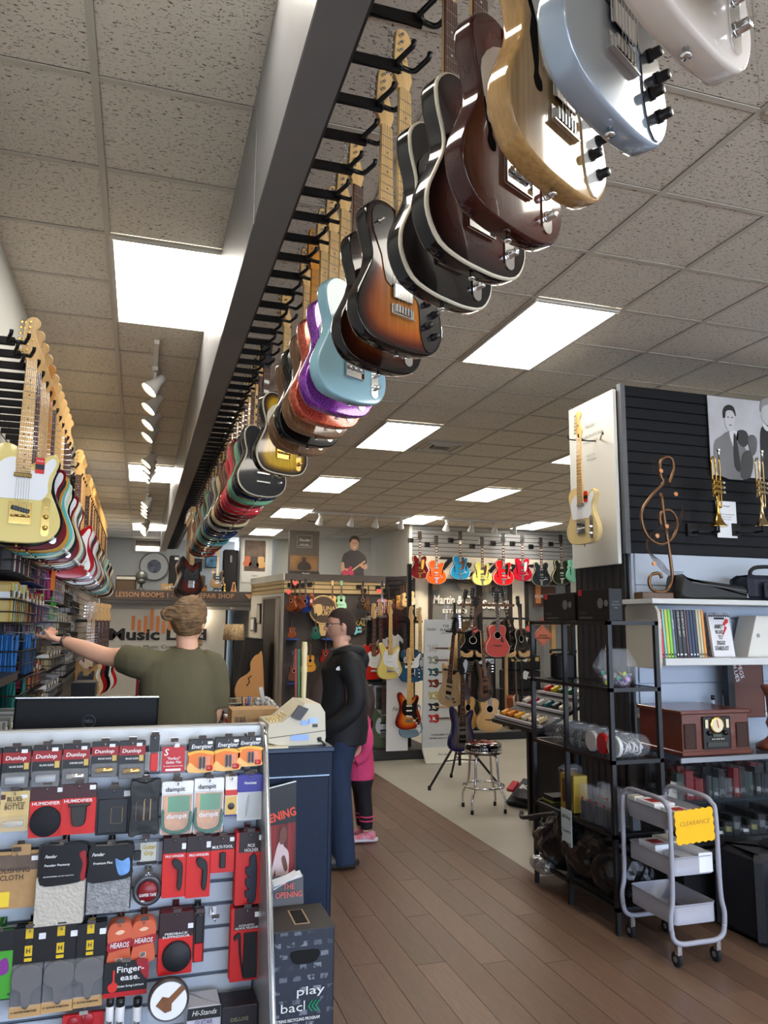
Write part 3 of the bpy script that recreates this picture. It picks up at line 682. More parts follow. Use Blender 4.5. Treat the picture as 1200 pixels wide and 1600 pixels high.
for j,(y_,(s,nm_,m,kw)) in enumerate(seq):
    hook((LX,y_,LZ+.002),(WX,y_+.05,LZ-.004),AL,'black hanger arm on the left wall holding the %s guitar'%nm_,hl)
    kw=dict(kw); lab='%s electric guitar first in the left wall row'%nm_ if j==0 else '%s electric guitar on the left wall behind the %s one'%(nm_,seq[j-1][1][1])
    g_=hang_guitar((LX,y_,LZ),AL,jit=rad(random.uniform(-3,3)),name='electric_guitar',label=lab,cat='guitar',shape=s,m=m,group=gl,lod=2 if j<6 else 1,**kw)
    if j==0:
        t=thing('hang_tag',(LX,y_,LZ),'red and black tag on the pale yellow guitar','tag',rz=AL); t.location=g_.location
        G().box((.062,-.028,-.435),(.036,.0008,.066)).done('card',col((206,30,28)),t); G().box((.062,-.0286,-.440),(.036,.0008,.022)).done('band',BLACK,t); text('Fender',t,(.062,-.0286,-.415),.007,WHITE,shear=.3)
for y_ in(3.245,3.09,4.98+.3,5.6): hook((LX,y_,LZ+.002),(WX,y_+.05,LZ-.004),AL,'empty black hanger arm at %s on the left wall'%('the near end' if y_<4 else 'the gap in the row'),hl)
# basses lower on the left wall
for j,(nm_,m,yy_,kz) in enumerate([('natural wood',NAT,10.6,-.02),('cream',paint((220,200,160)),10.9,-.02),('red',paint((160,24,28)),11.2,-.02),('black',BLK,11.5,-.02),('white',paint((224,222,214)),11.8,-.02),('bright red',paint((180,30,30)),12.1,-.02)]):
    xx_=-.62+.035*j
    hang_guitar((xx_,yy_,CH+.03),rad(16),name='bass_guitar',label='%s bass guitar low by the left wall, %s from the front'%(nm_,['one','two','three','four','five','six'][j]),cat='guitar',shape='bass',m=m,neck='maple' if j<2 else 'rose',guard=BPG if j!=1 else WPG,group='bass guitars low on the left wall')
    hook((xx_,yy_,CH+.032),(WX,yy_+.05,CH+.026),rad(16),'black hanger arm low on the left wall holding the %s bass'%nm_,hl)
# ================================================================ far end: lesson-room header, loft, hallway
TAUPE=mat('taupe_sign_board',(86,76,70),.55); PEACH=mat('peach_letters',(214,160,118),.5); ORNG=mat('orange_bars',(214,134,80),.6); INK=mat('ink_black',(24,20,22),.6)
zL=CH+.69
hd=struct(G().b2((-.8,17.0,zL-.21),(2.50,17.12,zL)).done('trim_header',TAUPE))
text('LESSON ROOMS 1 - 6 AND REPAIR SHOP',hd,(.71,16.995,zL-.105),.105,PEACH,w=2.42,bold=.012)
G().prism([(2.16,zL-.05),(2.36,zL-.05),(2.26,zL-.16)],16.988,16.999).done('arrow',PEACH,hd)
struct(G().b2((-.8,17.02,zL-.02),(2.9,19.1,zL+.0)).done('loft_floor',mat('loft_board',(120,110,100),.8)))
for k,(dz,dy) in enumerate(((.21,.12),(.27,.2),(.33,.28))): struct(G().b2((-.8,17.0+dy,zL-dz-.06),(2.45,17.35,zL-dz)).done('trim_%d'%(k+1),mat('header_steps_%d'%k,[(150,150,146),(128,128,124),(160,160,156)][k],.7)))
wm=vwall('wall_music_sign',[(-.8,17.34),(1.80,17.34)],0,zL-.2,WALLD)
s=thing('wall_logo',(.46,17.33,CH-.35),'Music Land wall logo with orange bars beyond the clerk','sign')
text('Music Land',s,(-.06,-.004,.10),.235,INK,w=2.0,bold=.05)
text('Where Music Comes to Life',s,(0,-.004,-.15),.075,INK,w=1.6)
for k,h in enumerate((.26,.18,.26,.42,.26,.17,.30,.22,.36,.26,.18,.24)): G().prism(rrect(-.62+k*.125,.20-(k%3)*.03,-.55+k*.125,.24+h,.006,1),-.006,0).done('bar',ORNG,s)
# hallway
vwall('wall_hall_left',[(1.80,17.34),(1.95,19.1)],0,zL-.2,mat('hall_wall',(176,178,174),.75))
hw=vwall('wall_hall_right',[(2.02,18.9),(2.42,16.95)],0,zL-.2,WALLD)
DOORM=mat('dark_door_wood',(44,36,32),.5)
for n,(y,z1) in enumerate(((17.75,.26),(18.35,.22))):
    d=thing('door_%d'%(n+1),(1.86+.085*(y-17.75),y,0),None,None); d['kind']='structure'
    d.rotation_euler=(0,0,rad(-4)); G().box((-.0,0,.98+z1/2),(.05,.34,1.96+z1)).done('panel',DOORM,d); G().box((.02,.02,1.25),(.03,.10,.28)).done('pane',mat('door_pane',(150,150,140),.3),d)
pc=bpy.data.lights.new('hall_downlight','POINT'); pc.energy=10; pc.color=SPOT_COL; pc.shadow_soft_size=.08; q=bpy.data.objects.new('hall_downlight',pc); COL.objects.link(q); q.location=(1.2,17.25,zL-.5)
t=thing('downlight',(1.93,17.2,zL-.36),'small round downlight under the lesson rooms header','light'); G().lathe([(.05,0),(.055,.02),(.07,.02)],n=14).done('trim_ring',WHITE,t)
dm=mat('lamp_glow',(255,236,200),.5,em=14); G().lathe([(.045,0),(.0,-.005)],(0,0,.006),n=12).done('bulb',dm,t)
# angled wall with its dark doorway, tan slat band above
A0=Vector((2.30,17.0)); A1=Vector((2.65,14.9)); TAN=mat('tan_slat',(176,156,116),.6,noise=.05,ns=6); CHAR=mat('charcoal_wall',(58,54,56),.65); BAND=mat('taupe_fascia',(80,74,72),.6)
zt=CH+.93
vwall('wall_angled_door',[tuple(A0),tuple(A1)],0,CH+.60,WALLD,.1)
def onwall(a,b,t0,t1,z0,z1,name,m,parent,out=.02,th=.04):
    d=(b-a); p=a+d*((t0+t1)/2); L=d.length*(t1-t0); ang=math.atan2(d.y,d.x); n=Vector((math.sin(ang),-math.cos(ang)))
    return G().box((p.x+n.x*out,p.y+n.y*out,(z0+z1)/2),(L,th,z1-z0),rot=(0,0,ang)).done(name,m,parent)
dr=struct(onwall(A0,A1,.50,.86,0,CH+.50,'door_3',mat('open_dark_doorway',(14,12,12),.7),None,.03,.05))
onwall(A0,A1,.86,.91,0,CH+.53,'jamb',mat('door_jamb',(128,122,112),.6),dr,.04,.06); onwall(A0,A1,.46,.50,0,CH+.53,'jamb',mat('door_jamb',(128,122,112),.6),dr,.04,.06); onwall(A0,A1,.46,.91,CH+.50,CH+.54,'lintel',mat('door_jamb',(128,122,112)),dr,.04,.06)
f1=thing('picture_frame',(0,0,0),'narrow black picture frame left of the dark doorway','frame'); onwall(A0,A1,.30,.40,CH-.0,CH+.42,'frame',BLACK,f1,.05,.03); onwall(A0,A1,.32,.38,CH+.03,CH+.39,'print',mat('print_grey',(150,150,144),.4),f1,.062,.02)
f2=thing('wall_plaque',(0,0,0),'small grey framed plaque by the hallway corner','frame'); onwall(A0,A1,.10,.22,CH-.16,CH+.14,'frame',mat('frame_grey',(120,116,110)),f2,.05,.03); onwall(A0,A1,.12,.20,CH-.12,CH+.10,'print',PAPER,f2,.062,.02)
# ukulele wall block
UY=14.9; ux0,ux1=2.65,4.98
uw=struct(G().b2((ux0,UY,0),(ux1,UY+.12,CH+.60)).done('wall_ukulele',CHAR))
def band(a,b,nm):
    d=(b-a); L=d.length; ang=math.atan2(d.y,d.x); root=struct(G().box(((a.x+b.x)/2+math.sin(-ang)*.04,(a.y+b.y)/2+math.cos(ang)*.04,CH+.72),(L,.06,.27),rot=(0,0,ang)).done(nm,mat('slat_groove',(50,42,34),.8)))
    for k in range(3): G().box(((a.x+b.x)/2,(a.y+b.y)/2,CH+.64+.088*k),(L,.03,.078),rot=(0,0,ang),bev=.006).done('slat',TAN,root)
    G().box(((a.x+b.x)/2,(a.y+b.y)/2,CH+.91),(L,.06,.13),rot=(0,0,ang)).done('fascia',BAND if nm=='trim_uke' else WALLD,root)
band(Vector((ux0,UY-.02)),Vector((ux1,UY-.02)),'trim_uke'); band(A0+Vector((0,-.03)),A1+Vector((0,-.03)),'trim_angled')
struct(G()._add and (lambda g:(g._add([(A0.x,A0.y,zt),(ux0,UY,zt),(ux1+.1,UY,zt),(ux1+.1,17.0,zt),(A0.x,A0.y,zt-.05),(ux0,UY,zt-.05),(ux1+.1,UY,zt-.05),(ux1+.1,17.0,zt-.05)],[(0,1,2,3),(4,5,6,7),(0,1,5,4),(1,2,6,5)]),g)[1])(G()).done('ledge',BAND))
# black slatted return between the ukulele wall and the archtop wall
R0=Vector((4.72,UY-.02)); R1=Vector((5.08,14.2)); d=R1-R0; ang=math.atan2(d.y,d.x)
rt=struct(G().box((*((R0+R1)/2),CH-.2),(d.length,.04,2.3),rot=(0,0,ang)).done('wall_slatted_return',mat('slat_black_gap',(16,16,18),.8)))
n_=Vector((math.sin(ang),-math.cos(ang)))
for k in range(24): G().box((*((R0+R1)/2+n_*.03),CH-1.2+.092*k),(d.length,.02,.082),rot=(0,0,ang),bev=.004).done('slat',mat('slat_charcoal',(52,50,54),.5),rt)
# archtop wall
AY=14.4
aw=struct(G().b2((5.05,AY,CH+1.38),(X1,AY+.1,CZ+.02)).done('wall_archtop',mat('slat_gap_grey',(62,62,62),.8)))
SLG=mat('slat_grey',(150,152,154),.5)
for k in range(7): G().b2((5.09,AY-.018,CH+1.39+.085*k),(X1,AY,CH+1.39+.085*k+.077),bev=.005).done('slat',SLG,aw)
struct(G().b2((5.03,AY-.03,CH+1.15-.3),(5.09,AY+.1,CZ)).done('trim_corner',WALLD))
fa=struct(G().b2((5.05,AY,CH+.92),(X1,AY+.1,CH+1.38)).done('wall_fascia',mat('warm_white_paint',(226,222,206),.6)))
text('Taylor',fa,(6.55,AY-.01,CH+1.20),.30,INK,w=2.2,shear=.45,bold=.03)
struct(G().b2((5.05,AY,0),(5.44,AY+.1,CH+.92)).done('wall_pilaster',mat('warm_white_paint',(226,222,206))))
struct(G().b2((7.26,AY,0),(7.56,AY+.1,CH+.92)).done('wall_pilaster_b',mat('warm_white_paint',(226,222,206))))
struct(G().b2((8.62,AY,0),(X1,AY+.1,CH+.92)).done('wall_pilaster_c',mat('warm_white_paint',(226,222,206))))
struct(G().b2((5.44,16.6,0),(X1,16.7,CZ)).done('wall_acoustic_room',mat('acoustic_room_wall',(96,76,56),.7)))
BRF=mat('dark_brown_frame',(48,36,30),.5)
for n,(xa,xb,tx) in enumerate(((5.44,6.52,'Martin & Co'),(6.52,7.26,'Seagull'),(7.56,8.62,None))):
    wn=thing('window_%d'%(n+2),((xa+xb)/2,AY,0),None,None); wn['kind']='structure'
    g=G(); w2=(xb-xa)/2
    for sx in(-1,1): g.box((sx*(w2-.035),0,(CH+.92)/2),(.07,.1,CH+.92))
    g.box((0,0,CH+.89),(xb-xa,.1,.07)); g.box((0,0,CH+.07),(xb-xa,.1,.05)) if n==2 else None; g.box((0,0,.2),(xb-xa,.1,.4))
    g.done('frame',BRF,wn); G().box((0,.01,CH*.5+.6),(xb-xa-.14,.006,CH+.5)).done('pane',mat('window_pane',(235,240,240),.03,al=.12),wn)
    if tx:
        text(tx,wn,(0,-.02,CH+.50 if n==0 else CH+.42),.17,WHITE,w=(xb-xa)*.82,shear=.12,bold=.03)
        if n==0: text('EST. 1833',wn,(.02,-.02,CH+.28),.075,WHITE,w=.52,bold=.03)
    else:
        p=thing('poster',(7.9,AY-.05,CH+.55),'orange HUMIDITY poster behind the black monitor boxes','poster'); G().box((.1,0,.06),(.52,.01,.42)).done('sheet',mat('poster_brown',(84,56,42),.6),p)
        G().box((-.05,-.008,.1),(.12,.004,.36)).done('orange_strip',ORNG,p); text('HUMIDITY',p,(.08,-.012,.06),.07,WHITE,w=.42,bold=.02); text('FILL T',p,(.12,-.012,-.42),.06,col((200,40,36)),w=.26,bold=.02)
# guitars inside the acoustic room, seen through its windows
for n,(x,z,L,c) in enumerate(((6.30,CH+1.62,1,'amber'),(7.15,CH+1.62,1,'honey'),(7.6,CH+1.60,1,'pale'))):
    guitar('acoustic_guitar','%s acoustic guitar high inside the glazed acoustic room, number %s from the corner'%(c,['one','two','three'][n]),'guitar',(x,16.50,z),'acoustic',burst('spruce_%s'%c,[(0,(206,150,76)),(1,(220,168,92))],.08),neck='rose',rz=rad(random.uniform(-8,8)),group='acoustics inside the glazed room')
for n in range(7):
    guitar('acoustic_guitar','acoustic guitar low in the glazed room, number %s from the corner'%(['one','two','three','four','five','six','seven'][n]),'guitar',(5.95+.36*n,16.52,CH+.35),'acoustic',burst(['spruce_amber','spruce_honey','mahogany_gloss'][n%3],[(0,(206,150,76)),(1,(220,168,92))]),neck='rose',rz=rad(random.uniform(-20,20)),group='acoustics inside the glazed room',scale=.8)
tag(bx('low_cabinet',(5.6,15.6,0),(7.2,16.0,CH-.16),CARD),'tan wooden cabinet inside the glazed acoustic room','cabinet')
# the archtops
arch=[(655,843,905,'dc','burgundy',(92,16,22),'maple',dict(guard=mat('gold_guard',(206,160,70),.3),hw=GOLD)),(681,850,913,'sc','bright orange',(232,84,20),'rose',{}),(718,843,906,'sc','azure blue',(28,122,176),'rose',dict(guard=mat('brown_guard',(70,40,32),.3))),
(752,852,915,'sc','pale lime yellow',(196,196,110),'rose',dict(guard=mat('brown_guard',(70,40,32)))),(785,848,915,'sc','fire red',(214,24,34),'rose',dict(guard=BPG)),(815,848,908,'dc','crimson',(200,20,50),'rose',dict(guard=WPG)),(844,853,916,'dc','blue-black',(34,42,50),'rose',dict(guard=BPG)),(875,849,914,'dc','dark green',(30,38,20),'rose',dict(guard=BPG))]
for n,(px,py,pb,sh,nm_,c,nk,kw) in enumerate(arch):
    p=P(px,py,Y=AY-.22)
    L=(P(px,py,Y=AY-.22)-P(px,pb,Y=AY-.22)).z; sc=L/.80
    guitar('archtop_guitar','%s hollow-body guitar on the grey slat wall, %s'%(nm_,['at the left end','next to the burgundy one','third from the corner','in the middle of the row','below the white lettering','smaller, right of the fire red one','left of the dark green one','at the right end'][n]),'guitar',tuple(p),sh,paint(c),look='bigsby',neck='rose',group='hollow-body guitars in a row on the grey slat wall',binding=CREAM if n not in(5,) else None,scale=sc,rz=rad(random.uniform(-8,8)),**kw)
    h=thing('guitar_hanger',(p.x-.11,AY-.01,p.z),'black hanger block beside the neck of the %s hollow-body guitar'%nm_,'hanger',group='hangers on the grey slat wall')
    G().box((0,-.02,0),(.11,.03,.09),bev=.006).done('block',HOOKM,h); G().tube([(0,-.03,0),(.06,-.12,0),(.075,-.20,.0)],.008,6).done('arm',HOOKM,h)
    g=G()
    for sx in(-1,1): g.tube([(.11-.0,-.19,-.012),(.11+sx*.03,-.20,-.012),(.11+sx*.035,-.25,.0),(.11+sx*.035,-.26,.02)],.006,6)
    g.done('yoke',HOOKM,h)
mg=guitar('archtop_guitar','mint green guitar half hidden at the far right of the slat wall','guitar',tuple(P(897,850,Y=14.1)),'sc',paint((130,206,176)),neck='rose',group='hollow-body guitars in a row on the grey slat wall')
# loft contents
LY=17.9
def at(px,py,Y): return P(px,py,Y=Y)
fr_=thing('window_1',tuple(at(231,852,19.1)),None,None); fr_['kind']='structure'
a=at(211,843,19.08)-fr_.location; b_=at(252,863,19.08)-fr_.location
G().b2((a.x,-.03,b_.z),(b_.x,.01,a.z)).done('pane',mat('dark_transom_glass',(96,84,70),.15),fr_)
g=G(); 
for z in(a.z,b_.z): g.box(((a.x+b_.x)/2,-.035,z),(b_.x-a.x+.05,.03,.03))
for x in(a.x,b_.x): g.box((x,-.035,(a.z+b_.z)/2),(.03,.03,a.z-b_.z))
g.done('frame',WALLD,fr_); G().b2((a.x+.03,-.045,b_.z+.02),(b_.x-.05,-.032,b_.z+.13)).done('lit_light_beyond',mat('lit_room_beyond',(255,244,226),.5,em=2.2),fr_)
p=at(241,885,19.05); t=thing('bass_drum',tuple(p),'round clear bass drum head with a printed globe on the loft','drum head'); R_=21.5/1204*(18.4)
G().tube([(R_*math.cos(k*PI/16),0,R_*math.sin(k*PI/16)) for k in range(32)],.016,6,closed=True).done('hoop',mat('hoop_grey',(96,92,90),.4),t)
G().lathe([(R_,0),(R_,.004)],n=32,axis='y').done('skin',mat('drum_skin',(196,198,196),.5),t); G().lathe([(.16,.004),(.16,.008)],n=24,axis='y').done('printed_globe',mat('globe_print',(90,96,110),.5,noise=.9,ns=9),t)
def loftbox(name,label,cat,px0,py0,px1,py1,Y,dep,m,parts=()):
    a=at(px0,py1,Y); b=at(px1,py0,Y); z0=zL; t=thing(name,((a.x+b.x)/2,Y,z0),label,cat); w=b.x-a.x; h=b.z-z0
    G().box((0,dep/2,h/2),(w,dep,h),bev=.02).done('body',m,t)
    for nm,(x0,u0,x1,u1),mm in parts: G().box(((x0+x1-1)/2*w,-.006,(u0+u1)/2*h),((x1-x0)*w,.012,(u1-u0)*h),bev=.004).done(nm,mm,t)
    return t
GRILL=mat('brown_grille_cloth',(92,74,54),.9,noise=.15,ns=90); TOLEX=mat('black_tolex',(28,26,28),.7,bump=.1,bs=200)
t=loftbox('guitar_case','tall black guitar case with a white emblem standing on the loft','case',348,859,373,921,17.6,.3,TOLEX,[('latch',(.02,.3,.06,.36),CHROME),('emblem',(.42,.70,.56,.86),mat('emblem_grey',(150,150,150)))])
loftbox('speaker_cabinet','dark speaker cabinet standing left of the bass guitars on the loft','speaker',263,868,281,921,17.8,.35,TOLEX,[('grille',(.1,.08,.9,.85),mat('dark_grille',(40,38,38),.9)),('badge',(.5,.88,.9,.95),WHITE)])
t=loftbox('guitar_amplifier','brown grille guitar amplifier on the loft by the natural guitar','amplifier',296,899,321,921,17.6,.25,mat('amp_wood',(120,90,62),.6),[('grille',(.06,.08,.94,.9),GRILL)])
loftbox('radio_amp','dark bronze amplifier with a handle at the left end of the loft','amplifier',180,899,214,921,17.5,.28,mat('bronze_cab',(64,56,50),.5),[('top_strip',(.02,.72,.98,.9),mat('pale_strip',(200,196,180))),('grille',(.04,.06,.96,.66),GRILL)])
for n,(x0,x1,c) in enumerate(((306,314,(206,150,30)),(315,324,(190,120,30)))): loftbox('effects_pedal','%s guitar pedal lying on the loft edge'%['yellow','amber'][n],'pedal',x0,915,x1,921,17.3,.1,col(c),[('knob',(.2,.6,.4,1.1),BLACK),('knob',(.6,.6,.8,1.1),BLACK)])
guitar('natural_guitar','natural wood offset guitar standing upright on the loft','guitar',tuple(at(341,866,17.5)),'strat',NAT,guard=BPG,neck='maple',scale=.98)
p=at(341,921,17.55); t=thing('guitar_stand',(p.x,17.55,zL),'small black stand under the natural guitar on the loft','stand'); g=G()
for sx in(-1,1): g.tube([(0,0,.14),(sx*.14,.02,.004)],.01,6)
g.tube([(0,.06,.0),(0,.03,.30)],.01,6).done('legs',BLACKM,t); G().tube([(-.1,-.08,.10),(-.1,0,.07),(.1,0,.07),(.1,-.08,.10)],.01,6).done('cradle',BLACKM,t)
r_=guitar('round_guitar','small round-bodied blonde string instrument lying on the loft','instrument',tuple(at(287,915,17.4)),'lp',NAT,neck='rose',rot=(0,rad(82),0),scale=.62)
p=at(221,905,17.4); t=thing('desk_fan',(p.x,17.4,zL),'grey metal sculpture like a small fan on the loft','ornament'); 
G().lathe([(.09,0),(.10,.02),(.03,.05),(.025,.14)],n=12).done('foot',mat('pewter',(96,98,92),.4,.7),t); G().lathe([(.02,-.05),(.10,-.04),(.13,0),(.10,.04),(.02,.06)],(0,0,.30),n=14,axis='y').done('cage',mat('pewter',(96,98,92)),t); G().lathe([(.02,0),(.08,.03),(.10,.08),(.05,.12),(0,.13)],(0,0,.13),n=12).done('crown',mat('pewter',(96,98,92)),t)
p=at(365,921,17.3); t=thing('metronome',(p.x,17.3,zL),'small wooden pyramid metronome on the loft edge','metronome'); G().box((0,0,.11),(.13,.12,.22),taper=.35).done('case',mat('light_wood_metronome',(206,150,96),.5),t); G().box((0,-.045,.10),(.02,.06,.16),rot=(.28,0,0)).done('pendulum_slot',BRF,t)
p=at(351,921,17.3); t=thing('figurine',(p.x,17.3,zL),'tiny brass figurine beside the metronome','ornament'); G().lathe([(.04,0),(.04,.015),(.015,.03),(.03,.08),(.018,.13),(.028,.16),(.0,.19)],n=10).done('figure',BRASS,t)
for n,(x0,y0,x1,y1,c,lb) in enumerate(((302,873,316,893,(44,40,44),'black framed photo behind the brown amplifier'),(320,869,341,887,(90,130,150),'blue framed picture behind the natural guitar'))):
    a=at(x0,y1,19.08); b=at(x1,y0,19.08); t=thing('picture_frame',((a.x+b.x)/2,19.08,a.z),lb,'picture'); w=b.x-a.x; h=b.z-a.z
    G().box((0,-.015,h/2),(w,.03,h)).done('frame',BLACK,t); G().box((0,-.034,h/2),(w*.84,.004,h*.84)).done('print',mat('print_%d'%n,c,.5,noise=.7,ns=8),t)
a=at(380,892,17.66); b=at(417,845,17.66); t=thing('poster',((a.x+b.x)/2,17.69,a.z),'brown poster of leaning acoustic guitars on the pilaster','poster'); w=b.x-a.x; h=b.z-a.z
G().b2((-w/2-.04,-.01,-.26),(w/2+.04,0,h+.05)).done('sheet',mat('poster_white',(214,212,204),.6),t); G().b2((-w/2+.02,-.014,0),(w/2-.02,-.01,h)).done('photo_print',mat('sepia_print',(96,78,62),.6,noise=.5,ns=5),t)
for n,(x,c,s) in enumerate(((-.17,(190,96,52),.30),(-.02,(56,46,40),.36),(.14,(206,160,100),.34))):
    G().prism([(q[0]/1000*s*1.6+x,-q[1]/1000*s*1.6+.34) for q in OUT['acoustic']],-.018,-.014).done('printed_guitar',col(c),t); G().b2((x-.008,-.017,.33),(x+.008,-.0145,.52)).done('printed_neck',col((120,80,50)),t)
text('Taylor',t,(0,-.014,-.10),.04,INK,shear=.3); text('GUITARS',t,(0,-.014,-.17),.022,INK)
# banner and cardboard figure standing on the block
p=P(477,893,Y=15.05); t=thing('cardboard_display',(p.x-.03,15.1,zt),'tall brown cardboard display standing on the ukulele wall','display')
G().box((0,0,.46),(.60,.10,.92)).done('panel',mat('display_brown',(92,84,76),.6),t); G().box((0,-.07,.05),(.64,.14,.12),taper=.9).done('foot',mat('display_dark',(50,46,44),.6),t)
for q in((-.15,.83,.15,.832),(-.15,.58,.15,.582),(-.151,.58,-.149,.832),(.149,.58,.151,.832)): G().b2((q[0],-.056,q[1]),(q[2],-.051,q[3])).done('printed_line',PAPER,t)
text('Fender',t,(0,-.053,.73),.055,PAPER,w=.24,shear=.4); text('SELECT SERIES\nACOUSTIC GUITARS',t,(0,-.053,.63),.018,PAPER); text('Fender',t,(.02,-.145,.06),.035,PAPER,w=.16,shear=.4)
G().b2((-.28,-.053,.12),(.28,-.050,.42)).done('photo_print',mat('warm_photo',(140,104,66),.6,noise=.4,ns=4),t); G().prism(smooth_loop([(-.12,.14),(-.11,.26),(-.04,.31),(-.03,.38),(.03,.38),(.04,.31),(.12,.26),(.13,.14)],3),-.056,-.052).done('printed_player',mat('print_dark_figure',(56,46,40),.6),t)
t=thing('cardboard_cutout',(P(553,893,Y=15.0).x,15.0,zt),'life-size cardboard cutout of a smiling man holding a pink guitar','cutout')
fl=lambda pts_,y0,y1,nm,m,k=3: G().prism(smooth_loop(pts_,k),y0,y1).done(nm,m,t)
SKC=mat('print_skin',(206,160,136),.6); 
fl([(-.26,0),(-.24,.12),(-.26,.28),(-.22,.46),(-.12,.54),(-.05,.57),(.05,.57),(.14,.53),(.24,.44),(.27,.30),(.22,.22),(.20,.10),(.20,0)],0,.012,'board',mat('print_shirt',(66,62,66),.6,noise=.15,ns=6))
fl([(-.085,.62),(-.08,.74),(-.05,.80),(.03,.81),(.08,.76),(.085,.66),(.05,.58),(0,.55),(-.05,.58)],-.006,.010,'head_print',SKC); fl([(-.09,.70),(-.10,.78),(-.04,.85),(.05,.85),(.10,.78),(.09,.71),(.06,.77),(-.04,.78)],-.010,.008,'hair_print',mat('print_hair',(70,54,44),.7))
fl([(-.03,.625),(0,.61),(.03,.63),(0,.635)],-.0085,-.006,'smile_print',WHITE,2)
for sx in(-.03,.035): fl([(sx-.012,.70),(sx,.708),(sx+.012,.70),(sx,.694)],-.0085,-.006,'eye_print',INK,2)
fl([(-.26,.30),(-.27,.16),(-.20,.10),(-.10,.14),(-.10,.19),(-.19,.19),(-.21,.30)],-.006,-.001,'forearm_print',SKC); fl([(.26,.30),(.28,.22),(.22,.18),(.12,.25),(.14,.30),(.20,.27)],-.006,-.001,'forearm_print',SKC)
fl([(-.22,.02),(-.26,.09),(-.20,.16),(-.14,.14),(-.10,.22),(-.04,.22),(-.06,.16),(.0,.12),(-.03,.05),(-.12,.07),(-.16,-.0)],-.014,-.007,'guitar_print',mat('print_pink',(206,70,100),.5,noise=.25,ns=14)); G().prism([(-.05,.16),(-.03,.14),(.24,.33),(.22,.36)],-.013,-.007).done('neck_print',mat('print_maple',(216,170,130)),t)
# ukuleles along the band
UK=[(457,913,955,'mahogany',(120,60,30)),(463,915,958,'rosewood',(88,46,34)),(470,914,952,'chestnut',(110,58,34)),(477,913,957,'navy blue',(24,44,110)),(488,912,950,'cherry wood',(140,66,40)),(566,916,952,'black-brown',(40,30,28)),(574,922,954,'walnut',(92,66,46)),(597,917,962,'light mahogany',(150,92,56)),(606,922,958,'honey brown',(168,100,48)),(616,921,956,'dark striped',(84,60,44)),(625,914,953,'golden koa',(196,146,80)),(629,914,950,'grey-brown',(120,100,80)),(634,911,948,'pale spruce',(222,188,130)),(641,908,946,'blond maple',(230,196,140))]
for n,(px,py,pb,nm_,c) in enumerate(UK):
    Y=UY-.30-(.40 if n>9 else 0); p=P(px,py,Y=Y); L=(p-P(px,pb,Y=Y)).z; guitar('ukulele','%s ukulele hanging from the tan slat band, %s'%(nm_,['at the left end','second along','third along','under the red heart tag','fifth along','right of the round wooden sign','beside the black-brown one','left of the KALA sign side','above the light blue ukulele','in the corner group','at the corner, front','in the corner group behind','second from the white wall','nearest the white wall'][n]),'ukulele',tuple(p),'acoustic',burst('uke_%d'%n,[(0,c),(1,tuple(min(255,int(v*1.12)) for v in c))],.08),neck='rose',scale=L/.83,rz=rad([-55,-50,-40,0,70,10,40,-15,50,60,40,30,10,-5][n]),group='ukuleles on the tan slat band')
    h=thing('guitar_hanger',(p.x,UY-.04,p.z),'small black hanger on the tan band behind the %s ukulele'%nm_,'hanger',group='hangers on the tan slat band'); G().box((0,-.01,0),(.10,.03,.08)).done('block',HOOKM,h); g=G()
    for sx in(-1,1): g.tube([(0,-.02,0),(0,Y-UY+.10,0),(sx*.03,Y-UY+.06,0),(sx*.035,Y-UY+.0,.01)],.006,6)
    g.done('yoke',HOOKM,h)
for n,(px,c,nm_) in enumerate(((519,(226,190,130),'cream'),(533,(150,206,160),'mint'))):
    p=P(px,915,Y=UY-.05); guitar('ukulele','thin %s-headed ukulele above the round wooden sign'%nm_,'ukulele',tuple(p),'acoustic',burst('ukh_%d'%n,[(0,c),(1,c)],.05),neck='rose',scale=.58,group='ukuleles on the tan slat band',headm=col(c))
for n,(px,py) in enumerate(((451,925),(461,911),(592,924))):
    p=P(px,py,Y=UY-.36); t=thing('heart_tag',tuple(p),'red heart-shaped price tag among the ukuleles, %s'%['lowest on the left','highest on the left','on the right'][n],'tag'); G().prism(smooth_loop([(0,-.05),(-.05,.01),(-.03,.05),(0,.03),(.03,.05),(.05,.01)],2),-.002,.002).done('card',col((226,90,84)),t)
p=P(505,953,Y=UY-.10); t=thing('round_sign',tuple(p),'round wooden LUNA UKES sign with cut-out hand','sign')
WD=mat('light_plywood',(186,160,112),.6,noise=.08,ns=10); R_=.27
G().tube([(R_*math.cos(k*PI/14),0,R_*math.sin(k*PI/14)) for k in range(28)],.018,6,closed=True).done('ring',WD,t); G().lathe([(R_-.01,0),(R_-.01,.006)],n=28,axis='y').done('backing',mat('sign_dark',(62,50,42)),t)
G().prism(smooth_loop([(-.16,-.10),(-.19,.02),(-.16,.10),(-.04,.10),(-.02,-.02),(-.06,-.10)],3),-.02,-.008).done('hand_shape',WD,t)
text('LUNA\nUKES',t,(.09,-.012,-.02),.085,WD,w=.30,bold=.03,ls=.8); G().prism([(-.09,-.26),(.09,-.26),(.05,-.5),(-.05,-.5)],-.01,.01).done('neck_shape',WD,t)
p=P(566,975,Y=UY-.02); t=thing('oval_sign',tuple(p),'dark oval KALA sign with gold letters','sign'); G().lathe([(.16,0),(.16,.012)],n=24,axis='y').done('board',mat('sign_black',(26,22,20)),t).scale=(1.3,1,.75)
G().tube([(.2*math.cos(k*PI/12),-.012,.115*math.sin(k*PI/12)) for k in range(24)],.006,5,closed=True).done('gold_rim',GOLD,t); text('KALA',t,(0,-.016,.01),.10,mat('gold_letters',(200,176,104),.4),w=.32,bold=.02)
